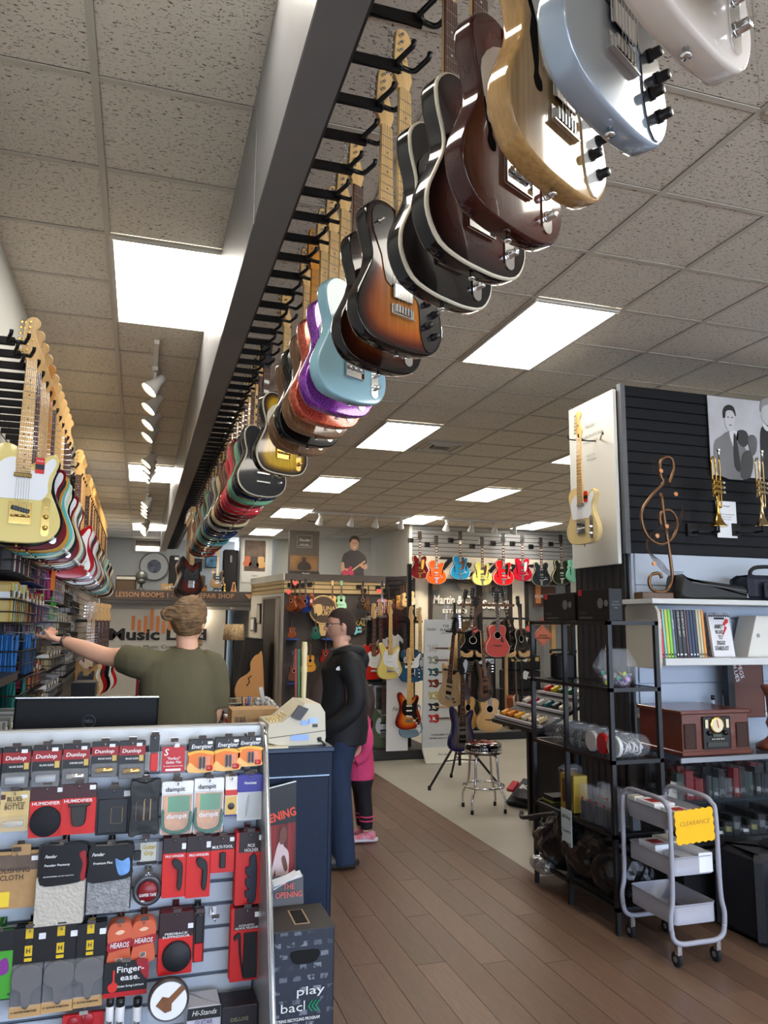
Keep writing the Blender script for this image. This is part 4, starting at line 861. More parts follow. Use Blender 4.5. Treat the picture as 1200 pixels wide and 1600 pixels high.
p=P(580,984,Y=UY-.04); guitar('ukulele','small light blue ukulele lying sideways by the KALA sign','ukulele',tuple(p-Vector((.05,0,-.02))),'acoustic',paint((120,200,224)),neck='rose',rot=(0,rad(84),0),scale=.44)
# shelves and upright ukes below
for n,(px0,px1,py) in enumerate(((447,464,998),(446,464,1066),(500,520,998),(496,560,1100))):
    a=P(px0,py,Y=UY-.02); b=P(px1,py,Y=UY-.02); o=bx('display_shelf',(a.x,UY-.28,a.z-.02),(b.x,UY,a.z),mat('blue_edge_shelf',(36,70,160) if n<3 else (60,50,44),.3)); tag(o,['small blue-edged shelf high at the left of the ukulele wall','small blue-edged shelf low at the left of the ukulele wall','blue-edged shelf behind the stacked ukuleles','long low dark shelf behind the customer'][n],'shelf')
rr=random.Random(3)
for n,(px,py,pb,c,nm_) in enumerate(((457,1010-42,997,(140,76,50),'red-brown'),(459,1024,1064,(96,50,34),'dark brown'),(494,965,999,(24,86,76),'teal'),(508,1000,1036,(120,40,36),'dark red'),(484,1005,1050,(190,140,60),'yellow-brown'),(520,1010,1052,(30,30,34),'black'),(530,1000,1046,(150,90,50),'tan'),(497,1060,1100,(30,30,110),'royal blue'),(540,1010,1060,(60,36,26),'brown'),(512,1062,1098,(130,160,120),'sage'))):
    Y=UY-.2; p=P(px,py,Y=Y); L=(p-P(px,pb,Y=Y)).z; guitar('ukulele','%s ukulele in the lower display on the dark ukulele wall'%nm_,'ukulele',tuple(p),'acoustic',burst('ukl_%d'%n,[(0,c),(1,tuple(min(255,int(v*1.15)) for v in c))],.08),neck='rose',scale=L/.83,rz=rad(rr.uniform(-60,60)),group='ukuleles in the lower display')
# leaning case and archtop cut-out by the hallway
t=thing('guitar_case',(2.08,15.9,0),'tall black case leaning with a tan guitar-shaped board in front, by the hallway','case')
a=P(383,994,Y=15.6)-Vector((2.08,15.9,0)); 
c4=[P(383,995,Y=15.6),P(411,998,Y=15.6),P(410,1110,Y=15.6),P(366,1110,Y=15.6)]
g=G(); g.prism([(q.x-2.08,q.z) for q in c4]+[],-.34,-.24,bev=.01).done('body',TOLEX,t); G().tube([(c4[0].x-2.08,-.345,c4[0].z-.02),(c4[1].x-2.08,-.345,c4[1].z-.02)],.012,5).done('trim_edge',mat('pewter',(96,98,92)),t)
oo=[(404,1022),(397,1026),(391,1036),(391,1047),(385,1054),(373,1062),(367,1075),(368,1090),(378,1110),(410,1112),(410,1024)]
t=thing('guitar_board',(2.1,15.2,0),'flat tan guitar-shaped board leaning before the black case','board'); q=[P(x,y,Y=15.2) for x,y in oo]
G().prism(smooth_loop([(v.x-2.1,v.z) for v in q],3),-.02,.02,bev=.004).done('panel',mat('tan_board',(196,148,96),.6),t); G().tube([(P(x,y,Y=15.17).x-2.1,-.022,P(x,y,Y=15.17).z) for x,y in((393,1056),(388,1060),(390,1066),(385,1072))],.012,5).done('f_hole',EBONY,t)
t=thing('floor_lamp',(1.78,15.5,0),'floor lamp with a printed paper shade behind the clerk','lamp'); z0=P(337,1000,Y=15.5).z; z1=P(337,975,Y=15.5).z
G().lathe([(.14,0),(.14,.02),(.02,.04)],n=16).done('base',BLACKM,t); G().tube([(0,0,.02),(0,0,z0)],.012,6).done('pole',BLACKM,t); G().lathe([(.21,z0),(.19,z1)],n=20).done('shade',mat('printed_shade',(206,180,140),.7,noise=.5,ns=30),t)
# ================================================================ middle of the shop
plat=bx('display_platform',(2.45,9.35,0),(3.62,10.35,.12),mat('platform_dark',(60,58,58),.6),bev=.01); tag(plat,'low dark grey platform under the electric guitar display','platform')
gn=thing('display_gondola',(2.95,10.3,.12),'dark slatted display unit with an upright post behind the cream guitar','display unit')
bx('back_panel',(2.9,10.0,.12),(3.42,10.06,CH+.16),mat('gondola_dark',(40,38,40),.6),gn)
for k in range(14): bx('slat',(2.92,9.97,.62+.085*k),(3.40,10.0,.62+.085*k+.076),mat('slat_black_gloss',(30,29,31),.4),gn,bev=.003)
bx('crossbar',(2.9,9.975,CH+.03),(3.60,10.0,CH+.12),BLACKM,gn); bx('post',(3.33,9.56,.12),(3.38,9.61,CH+.80),BLACKM,gn); bx('shelf',(2.55,9.45,CH-.75),(3.34,9.95,CH-.71),BLACKM,gn)
g=G()
for k in range(14): g.tube([(2.98+.025*k,9.75,CH+.30),(2.98+.025*k,9.74,CH-.02-.05*(k%4))],.006,5)
o=g.done('straps',mat('strap_red',(110,30,34),.7,noise=.6,ns=9)); tag(o,'hanging bundle of dark red guitar straps in the display unit','guitar straps',kind='stuff')
for n,(x,z) in enumerate(((3.05,CH-.30),(3.20,CH-.26))):
    t=thing('folded_shirt',(x,9.7,z),'white packaged %s hanging behind the cream guitar'%['cloth, smaller','shirt, larger'][n],'shirt'); G().prism(smooth_loop([(-.05,-.18),(-.055,.06),(-.1,.02),(-.11,.07),(-.04,.14),(-.02,.12),(.02,.12),(.04,.14),(.11,.07),(.1,.02),(.055,.06),(.05,-.18)],2),-.015,.015,bev=.005).done('cloth',mat('white_cloth',(214,212,206),.8,bump=.2,bs=40),t)
t=thing('tweed_amp',(2.99,9.72,CH-.71),'black amplifier with gold knobs on the display unit shelf','amplifier'); G().box((0,0,.10),(.5,.22,.2),bev=.01).done('cabinet',TOLEX,t); G().box((0,-.112,.16),(.46,.006,.05)).done('control_panel',GOLD,t)
for k in range(6): G().lathe([(.012,0),(.010,.02),(0,.02)],(-.17+.068*k,-.115,.16),10,'y').done('knob',PEARL,t)
text('Marshall',t,(.1,-.113,.05),.04,WHITE,shear=.3)
def gstand(x,y,z,label):
    t=thing('guitar_hook',(x,y,z),label,'hanger',group='hooks of the electric guitar display'); G().b2((-.015,.01,-.015),(.015,max(.1,9.985-y),.015)).done('arm',HOOKM,t); g=G()
    for sx in(-1,1): g.tube([(0,.03,0),(sx*.032,.01,0),(sx*.034,-.04,.0),(sx*.034,-.045,.02)],.006,6)
    g.done('yoke',HOOKM,t); return t
for (x,y,z,s,nm_,m,kw,lb) in ((2.92,9.06,.11,'strat','cream yellow',paint((226,206,118)),dict(guard=WPG,neck='maple'),'with white pickguard in front of the display unit'),
 (3.09,8.85,-.46,'strat','cherry sunburst',SUNR,dict(guard=BPG,neck='maple'),'with a black pickguard, lowest right in the display'),
 (3.27,9.27,.05,'tele','lake placid blue',paint((50,92,128)),dict(guard=WPG,neck='maple'),'left of the two blue ones by the white pillar'),
 (3.50,9.6,.045,'tele','ocean blue',paint((44,82,116)),dict(guard=WPG,neck='maple'),'right of the two blue ones by the white pillar'),
 (2.83,9.45,.08,'strat','vivid red',paint((196,36,30)),dict(guard=WPG,neck='rose'),'mostly hidden behind the man in the black jacket'),
 (2.93,9.5,.09,'strat','scarlet',paint((170,30,30)),dict(guard=WPG,neck='rose'),'behind the cream yellow one'),
 (3.28,9.3,-.62,'strat','powder blue',paint((120,150,170)),dict(guard=WPG,neck='maple'),'low, right of the cherry sunburst one')):
    guitar('electric_guitar','%s electric guitar %s'%(nm_,lb),'guitar',(x,y,CH+z),s,m,group='electric guitars on the floor display',rz=rad(4),**kw); gstand(x,y+.02,CH+z-.004,'black hook holding the %s guitar'%nm_)
guitar('bass_guitar','olive green four-string bass standing on the dark platform','guitar',(2.98,9.5,.12+1.015),'bass',paint((94,112,84)),guard=WPG,neck='rose',rz=rad(2),group='electric guitars on the floor display'); gstand(2.98,9.55,.12+1.01,'black hook holding the olive green bass')
t=thing('photo_board',(2.93,9.75,CH-1.1),'white board with black and white photos behind the green bass','board'); G().b2((.0,-.01,-.3),(.24,.01,.33)).done('sheet',PAPER,t); G().b2((.03,-.014,.02),(.19,-.01,.3)).done('photo_print',mat('bw_photo',(90,86,84),.5,noise=.7,ns=12),t); G().b2((.03,-.014,-.27),(.19,-.01,-.06)).done('photo_print',mat('bw_photo',(90,86,84)),t)
t=thing('white_card',(3.10,9.3,.12),'tall white card with script lettering under the cherry sunburst guitar','card'); G().b2((-.14,-.008,0),(.14,.008,.92)).done('sheet',PAPER,t); text('Fender',t,(.02,-.01,.5),.05,INK,w=.18,shear=.4)
# the banner
BY_=9.3; t=thing('banner_stand',(3.68,BY_,0),'white THE PLAYER SERIES banner with seven small printed guitars','banner')
BL=mat('banner_white',(206,212,218),.5,coat=.1); zt_=CH+.075
g=G(); g._add([(-.25,.0,.13),(.24,.0,.13),(.26,.12,zt_),(-.17,.12,zt_),(-.25,.02,.13),(.24,.02,.13),(.26,.14,zt_),(-.17,.14,zt_)],[(0,1,2,3),(5,4,7,6),(0,4,5,1),(1,5,6,2),(2,6,7,3),(3,7,4,0)]); g.done('panel',BL,t)
g=G(); g._add([(-.31,-.30,.004),(.30,-.34,.004),(.24,0,.14),(-.25,0,.14),(-.31,-.28,.0),(.30,-.32,.0),(.24,.02,.12),(-.25,.02,.12)],[(0,1,2,3),(5,4,7,6),(0,4,5,1),(1,5,6,2),(2,6,7,3),(3,7,4,0)]); g.done('foot_sheet',mat('foot_cream',(226,224,212),.5),t)
def by(z): return .12*(z-.13)/(zt_-.13)-.004
for z,c,s in zip([1.36,1.21,1.06,.92,.77,.63,.49],[(200,200,200),(150,158,150),(28,90,100),(120,40,30),(200,190,120),(24,24,26),(190,30,40)],range(7)):
    cx=-.15+.01*(z*2-1)
    q=[(zz/1000*.34,-(xx)/1000*.34) for xx,zz in OUT['strat']]
    G().prism([(cx+a,z+b) for a,b in q][::-1],by(z)-.003,by(z)).done('printed_body',col(c),t); G().prism([(cx+.03+(g_[1])/1000*.2,z-g_[0]/1000*.2) for g_ in PG['strat']],by(z)-.006,by(z)-.003).done('printed_pickguard',WHITE if s!=0 else col((190,186,180)),t)
    G().b2((cx+.09,by(z)-.006,z-.008),(cx+.27,by(z)-.002,z+.008)).done('printed_neck',col((96,60,48) if s<4 or s==6 else (206,166,110)),t); G().b2((cx+.27,by(z)-.006,z-.016),(cx+.31,by(z)-.002,z+.014)).done('printed_headstock',col((210,176,126)),t)
text('Fender',t,(-.085,by(1.6),1.60),.04,INK,w=.13,shear=.4); text('THE\nPLAYER\nSERIES',t,(.12,by(1.60),1.59),.032,INK,w=.16,ls=1.15,bold=.01)
text('OFTEN IMITATED\nNEVER DUPLICATED',t,(.0,by(.3)-.002,.27),.022,INK,w=.3,ls=1.3); text('Fender',t,(-.03,-.165,.083),.04,INK,rot=(rad(24),0,0),w=.15,shear=.4)
# tripod stand with three solid-body guitars
sx,sy=3.28,7.75; t=thing('guitar_tripod_stand',(sx,sy,0),'black tripod stand carrying three guitars behind the stool','stand')
G().tube([(0,0,.2),(0,0,CH-.10)],.016,8).done('pole',BLACKM,t)
for a in(rad(200),rad(325),rad(80)): G().tube([(0,0,.50),(.42*math.cos(a),.42*math.sin(a),.02)],[.014,.012],8).done('leg',BLACKM,t); G().tube([(0,0,.26),(.2*math.cos(a),.2*math.sin(a),.26)],.007,6).done('brace',BLACKM,t); G().lathe([(.018,0),(.018,.04)],(.42*math.cos(a),.42*math.sin(a),0),8).done('rubber_foot',RUBBER,t)
G().tube([(-.16,-.02,CH-.06),(.05,0,CH-.08),(.22,-.02,CH-.02)],.011,6).done('yoke_arm',HOOKM,t); G().tube([(-.02,-.30,CH-.50),(0,0,CH-.48),(-.18,.0,CH-.46)],.011,6).done('yoke_arm',HOOKM,t); G().tube([(-.13,-.25,.36),(.14,-.25,.36)],.012,6).done('rest_arm',BLACKM,t)
guitar('superstrat_guitar','violet-grey burst guitar with pointed horns on the tripod, behind the stool','guitar',(3.16,7.42,CH-.50),'super',BPUR,neck='rose',rz=rad(6),pcol=BLACK,hw=BLACKM,headm=EBONY,group='guitars on the tripod stand')
guitar('superstrat_guitar','brown quilted burst guitar tilted on the right of the tripod','guitar',(3.50,7.70,CH-.05),'super',BQ,neck='rose',rot=(0,rad(-6),rad(30)),pcol=BLACK,hw=BLACKM,headm=EBONY,group='guitars on the tripod stand')
guitar('superstrat_guitar','pale natural guitar seen edge-on at the left of the tripod','guitar',(3.20,7.66,CH-.10),'super',mat('guitar_pale_ash',(196,170,132),.4,noise=.12,ns=8,stretch=(10,10,1)),neck='rose',rot=(0,rad(7),rad(-62)),pcol=BLACK,headm=EBONY,group='guitars on the tripod stand')
guitar('superstrat_guitar','dark wine red guitar at the back of the tripod','guitar',(3.34,7.98,CH-.06),'super',paint((52,18,24)),neck='rose',rz=rad(160),pcol=BLACK,headm=EBONY,group='guitars on the tripod stand')
guitar('headless_bass','light brown slim bass with a grey tag, low behind the violet guitar','guitar',(3.42,8.1,CH-.62),'super',mat('guitar_olive_wood',(150,118,76),.45,noise=.1,ns=8),neck='rose',rot=(0,rad(-4),rad(35)),pcol=BLACK,scale=.9)
# acoustic rack
RY=11.0; t=thing('guitar_rack',(5.15,RY,0),'tiered black and wood rack holding acoustic guitars','rack')
for x in(4.62,5.75): bx('upright',(x,RY+.1,0),(x+.03,RY+.14,CH+.35),BLACKM,t)
for z in(CH-.50,CH+.10): bx('rail',(4.55,RY,z),(5.85,RY+.05,z+.03),BLACKM,t)
bx('wooden_top_rail',(4.70,RY,CH+.30),(5.60,RY+.05,CH+.34),mat('rack_wood',(110,80,60),.5),t); bx('base_rail',(4.5,10.6,.0),(5.6,10.68,.10),BLACKM,t); bx('wooden_post',(5.38,10.9,.10),(5.42,10.94,CH-.46),mat('light_rack_wood',(206,170,120),.5),t)
for n in range(5): G().prism(smooth_loop([(-.08,0),(-.09,.09),(-.04,.05),(.04,.05),(.09,.09),(.08,0)],2),-.04,.04).done('cradle',mat('light_rack_wood',(206,170,120)),t).location=(4.75+.24*n-5.15,-.06,CH-.465)
acs=[((5.20,RY-.16,CH+.36),'salmon red',paint((206,76,70)),0,'in the middle of the rack'),((4.92,RY-.02,CH+.28),'gloss black',paint((16,16,18)),-18,'left of the salmon red one'),((5.62,RY+.0,CH+.30),'midnight black',paint((16,15,18)),26,'right of the salmon red one'),
((5.02,RY-.25,CH-.72),'natural spruce',burst('spruce_light',[(0,(214,170,104)),(1,(226,184,118))],.06),-6,'on the lower tier'),((5.44,RY-.20,CH-.68),'red-brown mahogany',paint((122,58,30)),48,'on the lower tier beside the wooden post'),((4.72,RY-.15,CH-.70),'pale cutaway',burst('spruce_light',[]) if False else MATS['spruce_light'] if 'spruce_light' in MATS else NAT,20,'lowest left of the rack')]
for p_,nm_,m,a,lb in acs: guitar('acoustic_guitar','%s acoustic guitar %s'%(nm_,lb),'guitar',p_,'acoustic',m,neck='rose',guard=BPG if 'red' in nm_[:7] or 'salmon' in nm_ else None,rz=rad(a),rot=(0,rad({0:0,-18:5,26:-7,-6:0,48:-3,20:4}[a]),rad(a)),binding=CREAM,group='acoustic guitars on the tiered rack')
for n,(x,a,c) in enumerate(((4.82,-14,(120,84,56)),(4.95,-8,(150,120,80)),(5.34,10,(70,60,56)),(5.48,16,(60,44,38)))):
    guitar('electric_guitar','%s guitar on top tier of the acoustic rack, number %s along'%(['brown','pale','grey','dark'][n],['one','two','three','four'][n]),'guitar',(x,RY+.2,CH+.40+.02*n),'lp',paint(c),neck='rose',rot=(0,rad(-a),rad(20)),group='guitars on the top tier of the rack')
for n,(x,z) in enumerate(((4.83,CH-.06),(5.72,CH-.04))):
    o=thing('round_tag',(x,RY-.22,z),'red round tag %s of the salmon red guitar'%['left','right'][n],'tag'); G().lathe([(.045,0),(.045,.003)],n=16,axis='y').done('card',col((226,90,84)),o)
# amplifiers
def amp(name,label,a,b,panel=None,grille=True,logo=None,m=TOLEX,gc=None):
    a=Vector(a);b=Vector(b); t=thing(name,((a.x+b.x)/2,(a.y+b.y)/2,a.z),label,'amplifier'); w,d,h=b.x-a.x,b.y-a.y,b.z-a.z
    G().box((0,0,h/2),(w,d,h),bev=.015).done('cabinet',m,t)
    ph=min(.09,h*.3) if panel else 0
    if panel:
        G().box((0,-d/2-.003,h-ph/2-.02),(w-.06,.008,ph)).done('control_panel',panel,t)
        for k in range(5): G().lathe([(.013,0),(.010,.02),(0,.02)],(-w*.35+k*w*.17,-d/2-.006,h-ph/2-.02),10,'y').done('knob',PEARL if panel is GOLD else BLACK,t)
    if grille and h>.22: G().box((0,-d/2-.003,(h-ph)/2),(w-.07,.008,h-ph-.07)).done('grille',gc or mat('dark_grille',(40,38,38)),t)
    if logo: text(logo,t,(0,-d/2-.009,h*.36 if h<.3 else h-ph-.1),.04,WHITE,shear=.25,w=min(.22,w*.6))
    G().tube(smooth_path([(-.09,0,h),(-.08,0,h+.02),(.08,0,h+.02),(.09,0,h)],3),.008,6).done('handle',RUBBER,t)
    return t
AX=5.75
amp('amplifier_cabinet','black 4x12 speaker cabinet at the bottom of the amp stack',(AX,11.5,.02),(AX+.56,11.9,.62),logo='Marshall')
amp('amplifier_cabinet','second black cabinet up in the amp stack, white logo',(AX,11.5,.63),(AX+.56,11.9,.93),logo='Marshall')
amp('guitar_amplifier','black amp head with a gold panel in the middle of the stack',(AX,11.5,.94),(AX+.56,11.8,1.17),panel=GOLD)
amp('amplifier_combo','black combo amplifier on top of the stack with a white tag',(AX,11.5,1.18),(AX+.5,11.8,1.55))
amp('amplifier_combo','black combo amp behind the red acoustic, left',(4.60,11.6,.0),(5.05,11.9,1.25),panel=CHROME)
amp('amplifier_combo','small black combo amp below the red acoustic',(5.12,11.6,.0),(5.55,11.9,1.15),panel=CHROME)
for n,z in enumerate((1.35,1.08,.80)): o=bx('price_card',(AX+.22,11.47,z),(AX+.31,11.475,z+.13),PAPER,rot=(0,.35,0)); tag(o,'white price card on the amp stack, %s'%['uppermost','in the middle','lowest'][n],'card',group='price cards on the amp stack')
bx_=thing('wooden_bench',(6.9,11.2,0),'pale wood workbench seen through the black shelving','bench')
bx('top',(6.1,11.0,CH+.02),(7.6,11.5,CH+.07),mat('pine',(206,164,104),.5),bx_)
for x in(6.3,7.3): bx('leg',(x,11.1,0),(x+.07,11.17,CH+.02),mat('pine',(206,164,104)),bx_)
p=P(848,993,Y=10.9); t=thing('diamond_sign',(p.x,10.9,p.z),'salmon diamond-shaped sign standing on the workbench','sign'); R_=.17
G().prism([(0,-R_),(R_,0),(0,R_),(-R_,0)],-.006,.006).done('board',mat('salmon_board',(206,120,96),.6),t); G().prism([(0,-R_*.88),(R_*.88,0),(0,R_*.88),(-R_*.88,0)],-.008,-.006).done('inner_line',mat('salmon_dark',(140,70,56)),t); G().prism([(0,-R_*.83),(R_*.83,0),(0,R_*.83),(-R_*.83,0)],-.010,-.008).done('inner_board',mat('salmon_board',(206,120,96)),t); text('GUITAR\nCROSSING',t,(0,-.012,-.02),.026,INK,w=.2,bold=.03)
t=thing('bar_stool',(6.35,10.2,0),'pale wooden stool beyond the black shelving','stool'); G().box((0,0,.78),(.34,.3,.05),bev=.01).done('seat',mat('pine_pale',(222,196,150),.5),t)
for ax in(-1,1):
    for ay in(-1,1): G().tube([(ax*.13,ay*.11,.76),(ax*.16,ay*.14,.0)],.02,6).done('leg',MATS['pine_pale'],t)
amp('guitar_amplifier','small grey-fronted amplifier on the second shelf of the black rack, left',(2.60,4.50,CH-.343),(2.74,4.62,CH-.175),gc=mat('grey_grille',(100,100,98),.8),grille=True).location.z+=0
amp('amplifier_combo','dark grey speaker cabinet behind the black rack',(3.80,5.9,.0),(4.30,6.2,CH+.0),gc=mat('taupe_grille',(84,80,74),.8))
amp('guitar_amplifier','tall speaker with taupe grille under the pedal table',(3.30,5.66,.06),(3.56,6.16,.74),gc=mat('beige_grille',(128,122,106),.8))
t=thing('drum_case_stack',(3.75,5.55,0),'dark box with a vertical blue BOSS band behind the rack','box'); G().box((0,0,.42),(.22,.3,.84)).done('carton',mat('navy_dark',(22,24,32),.5),t); G().box((0,-.151,.45),(.12,.002,.70)).done('label',mat('blue_label',(24,74,190),.5),t); text('BOSS',t,(0,-.153,.45),.075,mat('navy_dark',(22,24,32)),rot=(PI/2,-PI/2,0),w=.5,bold=.03)
# pedal table
t=thing('pedal_table',(3.3,5.85,0),'black sloping table with rows of effects pedals','table'); TB=mat('table_black',(24,24,26),.45)
tx0,tx1,ty0,ty1=2.98,3.62,5.50,6.32
for y in(5.56,6.22): bx('side_support',(3.28,y,0),(3.56,y+.04,.90),TB,t)
def slope(x): return CH-.80+.30*(x-tx0)/(tx1-tx0)
g=G(); g._add([(tx0,ty0,slope(tx0)-.03),(tx1,ty0,slope(tx1)-.03),(tx1,ty1,slope(tx1)-.03),(tx0,ty1,slope(tx0)-.03),(tx0,ty0,slope(tx0)),(tx1,ty0,slope(tx1)),(tx1,ty1,slope(tx1)),(tx0,ty1,slope(tx0))],[(0,1,2,3),(4,7,6,5),(0,4,5,1),(1,5,6,2),(2,6,7,3),(3,7,4,0)])
o=g.done('sloping_top',TB,t); o.location=-t.location
pc_=[[(226,150,30),(216,120,24),(232,170,50),(230,214,180),(236,220,190),(222,200,150)],[(226,220,210),(180,40,90),(200,196,196),(20,90,96),(60,60,64),(232,226,206)],[(190,26,24),(214,190,40),(40,70,40),(24,110,80),(230,226,200),(236,230,210)]]
for r_i,rowc in enumerate(pc_):
    x=tx0+.10+.21*r_i; bx('rail',(x-.085,ty0+.01,slope(x)-.03),(x-.05,ty1-.01,slope(x)-.01),mat('pale_rail',(190,190,200),.3),t)
    for k,c in enumerate(rowc):
        q=thing('effects_pedal',(x,ty1-.08-.125*k,slope(x)),'%s effects pedal in the %s row of the sloping table, %s from its far end'%({0:'bright',1:'small',2:'boxy'}[r_i],['front','middle','back'][r_i],['one','two','three','four','five','six'][k]),'pedal',rz=-PI/2,group='effects pedals on the sloping table'); G().box((0,0,.018),(.052,.085,.032),bev=.004,rot=(.42,0,0)).done('case',col(c,.35),q)
        for sx in(-.018,.018): G().lathe([(.006,0),(.005,.010),(0,.010)],(sx*.8,.02,.040),8).done('knob',BLACK,q)
        G().lathe([(.007,0),(.005,.006),(0,.006)],(0,-.022,.024),8).done('footswitch',CHROME,q)
for n,(x,y,a) in enumerate(((3.56,6.74,0),(3.72,6.48,0))):
    q=thing('pedal_board_sign',(x,y,.06),['slanted floor display with a blue BOSS sign and pedals','second slanted floor pedal display nearer the rack'][n],'display'); G().box((0,0,.02),(.30,.34,.10),rot=(.5,0,rad(-60))).done('base',TB,q)
    if n==0: G().box((-.03,-.05,.085),(.24,.26,.02),rot=(.5,0,rad(-60))).done('sign_board',mat('boss_navy',(40,44,62),.5),q); text('BOSS',q,(-.06,-.08,.115),.055,WHITE,rot=(.5,0,rad(-60)),w=.17,bold=.04); G().box((-.16,.03,.11),(.07,.12,.03),rot=(.5,0,rad(-60))).done('red_pedal',col((190,40,60)),q); G().box((.08,-.13,.09),(.07,.12,.03),rot=(.5,0,rad(-60))).done('yellow_pedal',col((206,180,90)),q)
# the stool
t=thing('bar_stool',(3.06,6.68,0),'round bar stool with chrome legs and a black printed seat','stool')
G().lathe([(.165,.50),(.17,.505),(.17,.575),(.16,.59),(.10,.598),(0,.60)],n=32).done('seat',mat('black_vinyl_seat',(20,18,20),.15,coat=1),t)
G().lathe([(.172,.515),(.174,.52),(.174,.528),(.172,.532)],n=32).done('chrome_band',CHROME,t)
G().lathe([(.13,.5965),(.145,.5955),(.14,.5975),(.06,.6015),(0,.602)],n=32).done('printed_top',mat('seat_print',(120,30,26),.2,noise=.9,ns=14,coat=1),t)
me=None
for k,(a,ch) in enumerate(zip([rad(265+(i-8)*7.0) for i in range(17)],'SUPERIOR PERFORMANCE')): text(ch,t,(.1725*math.cos(a),.1725*math.sin(a),.548),.016,WHITE,rot=(PI/2,0,a+PI/2))
for k in range(4):
    a=rad(45+90*k-8); c,s=math.cos(a),math.sin(a)
    G().tube(smooth_path([(c*.02,s*.02,.49),(c*.10,s*.10,.488),(c*.135,s*.135,.46),(c*.15,s*.15,.30),(c*.165,s*.165,.22),(c*.215,s*.215,.12),(c*.215,s*.215,.02)],4),.011,8).done('leg',CHROME,t); G().lathe([(.014,0),(.014,.035)],(c*.215,s*.215,0),10).done('rubber_foot',RUBBER,t)
G().tube([(.185*math.cos(i*PI/14),.185*math.sin(i*PI/14),.215) for i in range(28)],.010,8,closed=True).done('footrest_ring',CHROME,t)
# track lights
def track_head(x,y,z,aim,label,group,m=WHITE,sc=1,power=SPOT_E):
    t=thing('track_spotlight',(x,y,z),label,'light',group=group,scale=sc); d=Vector(aim).normalized()
    G().box((0,0,-.015),(.04,.10,.03),bev=.004).done('adapter',m,t); G().tube([(0,0,-.03),(0,0,-.10)],.010,6).done('stem',m,t)
    c=Vector((0,0,-.12)); q=d.to_track_quat('Z','Y').to_euler()
    h=G().lathe([(.0,-.09),(.028,-.085),(.034,-.03),(.045,0),(.062,.05),(.064,.055),(.060,.055),(.045,.02),(0,.015)],n=16).done('shade',m,t); h.location=c; h.rotation_euler=q
    b=G().lathe([(.056,.045),(.0,.040)],n=16).done('bulb',mat('spot_bulb',(255,226,180),.4,em=22),t); b.location=c; b.rotation_euler=q
    L=bpy.data.lights.new('spot','SPOT'); L.energy=power; L.color=SPOT_COL; L.spot_size=rad(62); L.spot_blend=.5; L.shadow_soft_size=.05
    o=bpy.data.objects.new('spot',L); COL.objects.link(o); o.location=Vector((x,y,z))+c*sc+d*.075*sc; o.rotation_euler=(-d).to_track_quat('Z','Y').to_euler()
gL='track lights left of the beam'; seg=[(5.45,8.25,[6.0,6.55,7.1,7.6]),(8.2,10.2,[8.9,9.25,9.6,9.9]),(11.6,14.4,[12.1,12.5,12.9,13.3]),(14.4,16.6,[14.9,15.3,15.7,16.1])]
wn_=['nearest','second','third','fourth','fifth','sixth','seventh','eighth','ninth']
for n,(a,b,hs) in enumerate(seg):
    o=bx('light_track',(.0,a,CZ-.03),(.035,b,CZ),WHITE); tag(o,'white ceiling track left of the beam, %s section from the camera'%wn_[n],'light track')
    for k,y in enumerate(hs): track_head(.018,y,CZ-.03,(-.62,-.12,-.72),'white spotlight on the %s track left of the beam, %s head'%(wn_[n],wn_[k]),gL,sc=1.15)
tr=bx('light_track',(2.6,13.2,CZ-.04),(7.1,13.24,CZ-.005),WHITE); tag(tr,'long white light track before the hollow-body guitars','light track')
for k,x in enumerate((2.95,3.52,3.98,4.46,5.36,5.86,6.34,6.75)): track_head(x,13.22,CZ-.04,(.05,.55,-.85) if x>4 else (-.05,.55,-.85),'white spotlight on the long track before the far wall, %s from its left end'%['one','two','three','four','five','six','seven','eight'][k],'track lights before the far wall',sc=1.1)
t2=bx('light_track',(4.0,5.55,CZ-.035),(7.2,5.58,CZ),WHITE); tag(t2,'white light track above the black slatwall','light track')
for k,x in enumerate((4.35,5.0,5.7)): track_head(x,5.57,CZ-.035,(0,.2,-1) if k==0 else (0,-.5,-.8),'spotlight behind the top edge of the black slatwall, number %s'%['one','two','three'][k],'track lights above the black slatwall')
# ================================================================ black slatwall column and everything on the right
KX,KY,KT=3.10,4.44,CH+1.67; KB=CH+.49
SB=mat('slat_black_panel',(24,25,29),.6,spec=.2,noise=.05,ns=6); GAP=mat('slat_gap_black',(14,14,16),.8); EDG=mat('corner_edge_grey',(92,94,98),.45)
kc=struct(G().b2((KX+.02,KY+.02,KB),(6.2,KY+.66,KT)).done('wall_black_slatted',GAP))
for k in range(15):
    z=KB+.006+.0782*k; bx('slat',(KX+.03,KY-.0,z),(6.2,KY+.02,z+.0715),SB,kc,bev=.003); bx('slat',(KX,KY+.04,z),(KX+.02,KY+.65,z+.0715),SB,kc,bev=.003)
bx('corner_trim',(KX-.004,KY-.006,KB),(KX+.032,KY+.04,KT+.004),EDG,kc)
bx('corner_trim',(KX-.004,KY+.63,KB),(KX+.03,KY+.665,KT+.004),EDG,kc)
lw=struct(G().b2((KX+.02,KY+.02,0),(6.2,KY+.66,KB)).done('wall_lower_block',mat('lower_panel_dark',(36,36,38),.6)))
for k in range(8): bx('board',(KX,KY+.03+.078*k,0),(KX+.02,KY+.03+.078*k+.074,KB-.0),mat('lower_board_dark',(38,38,41),.55),lw,bev=.004)
bkp=struct(G().b2((KX+.03,KY-.005,0),(6.2,KY+.02,KB)).done('wall_shelving_back',mat('shelving_back_blue_grey',(170,180,194),.45)))
for k in range(5): bx('panel',(KX+.05,KY-.02,CH-.58+.215*k),(6.2,KY-.006,CH-.58+.215*k+.21),mat('shelving_panel',(178,188,202),.42),bkp,bev=.003)
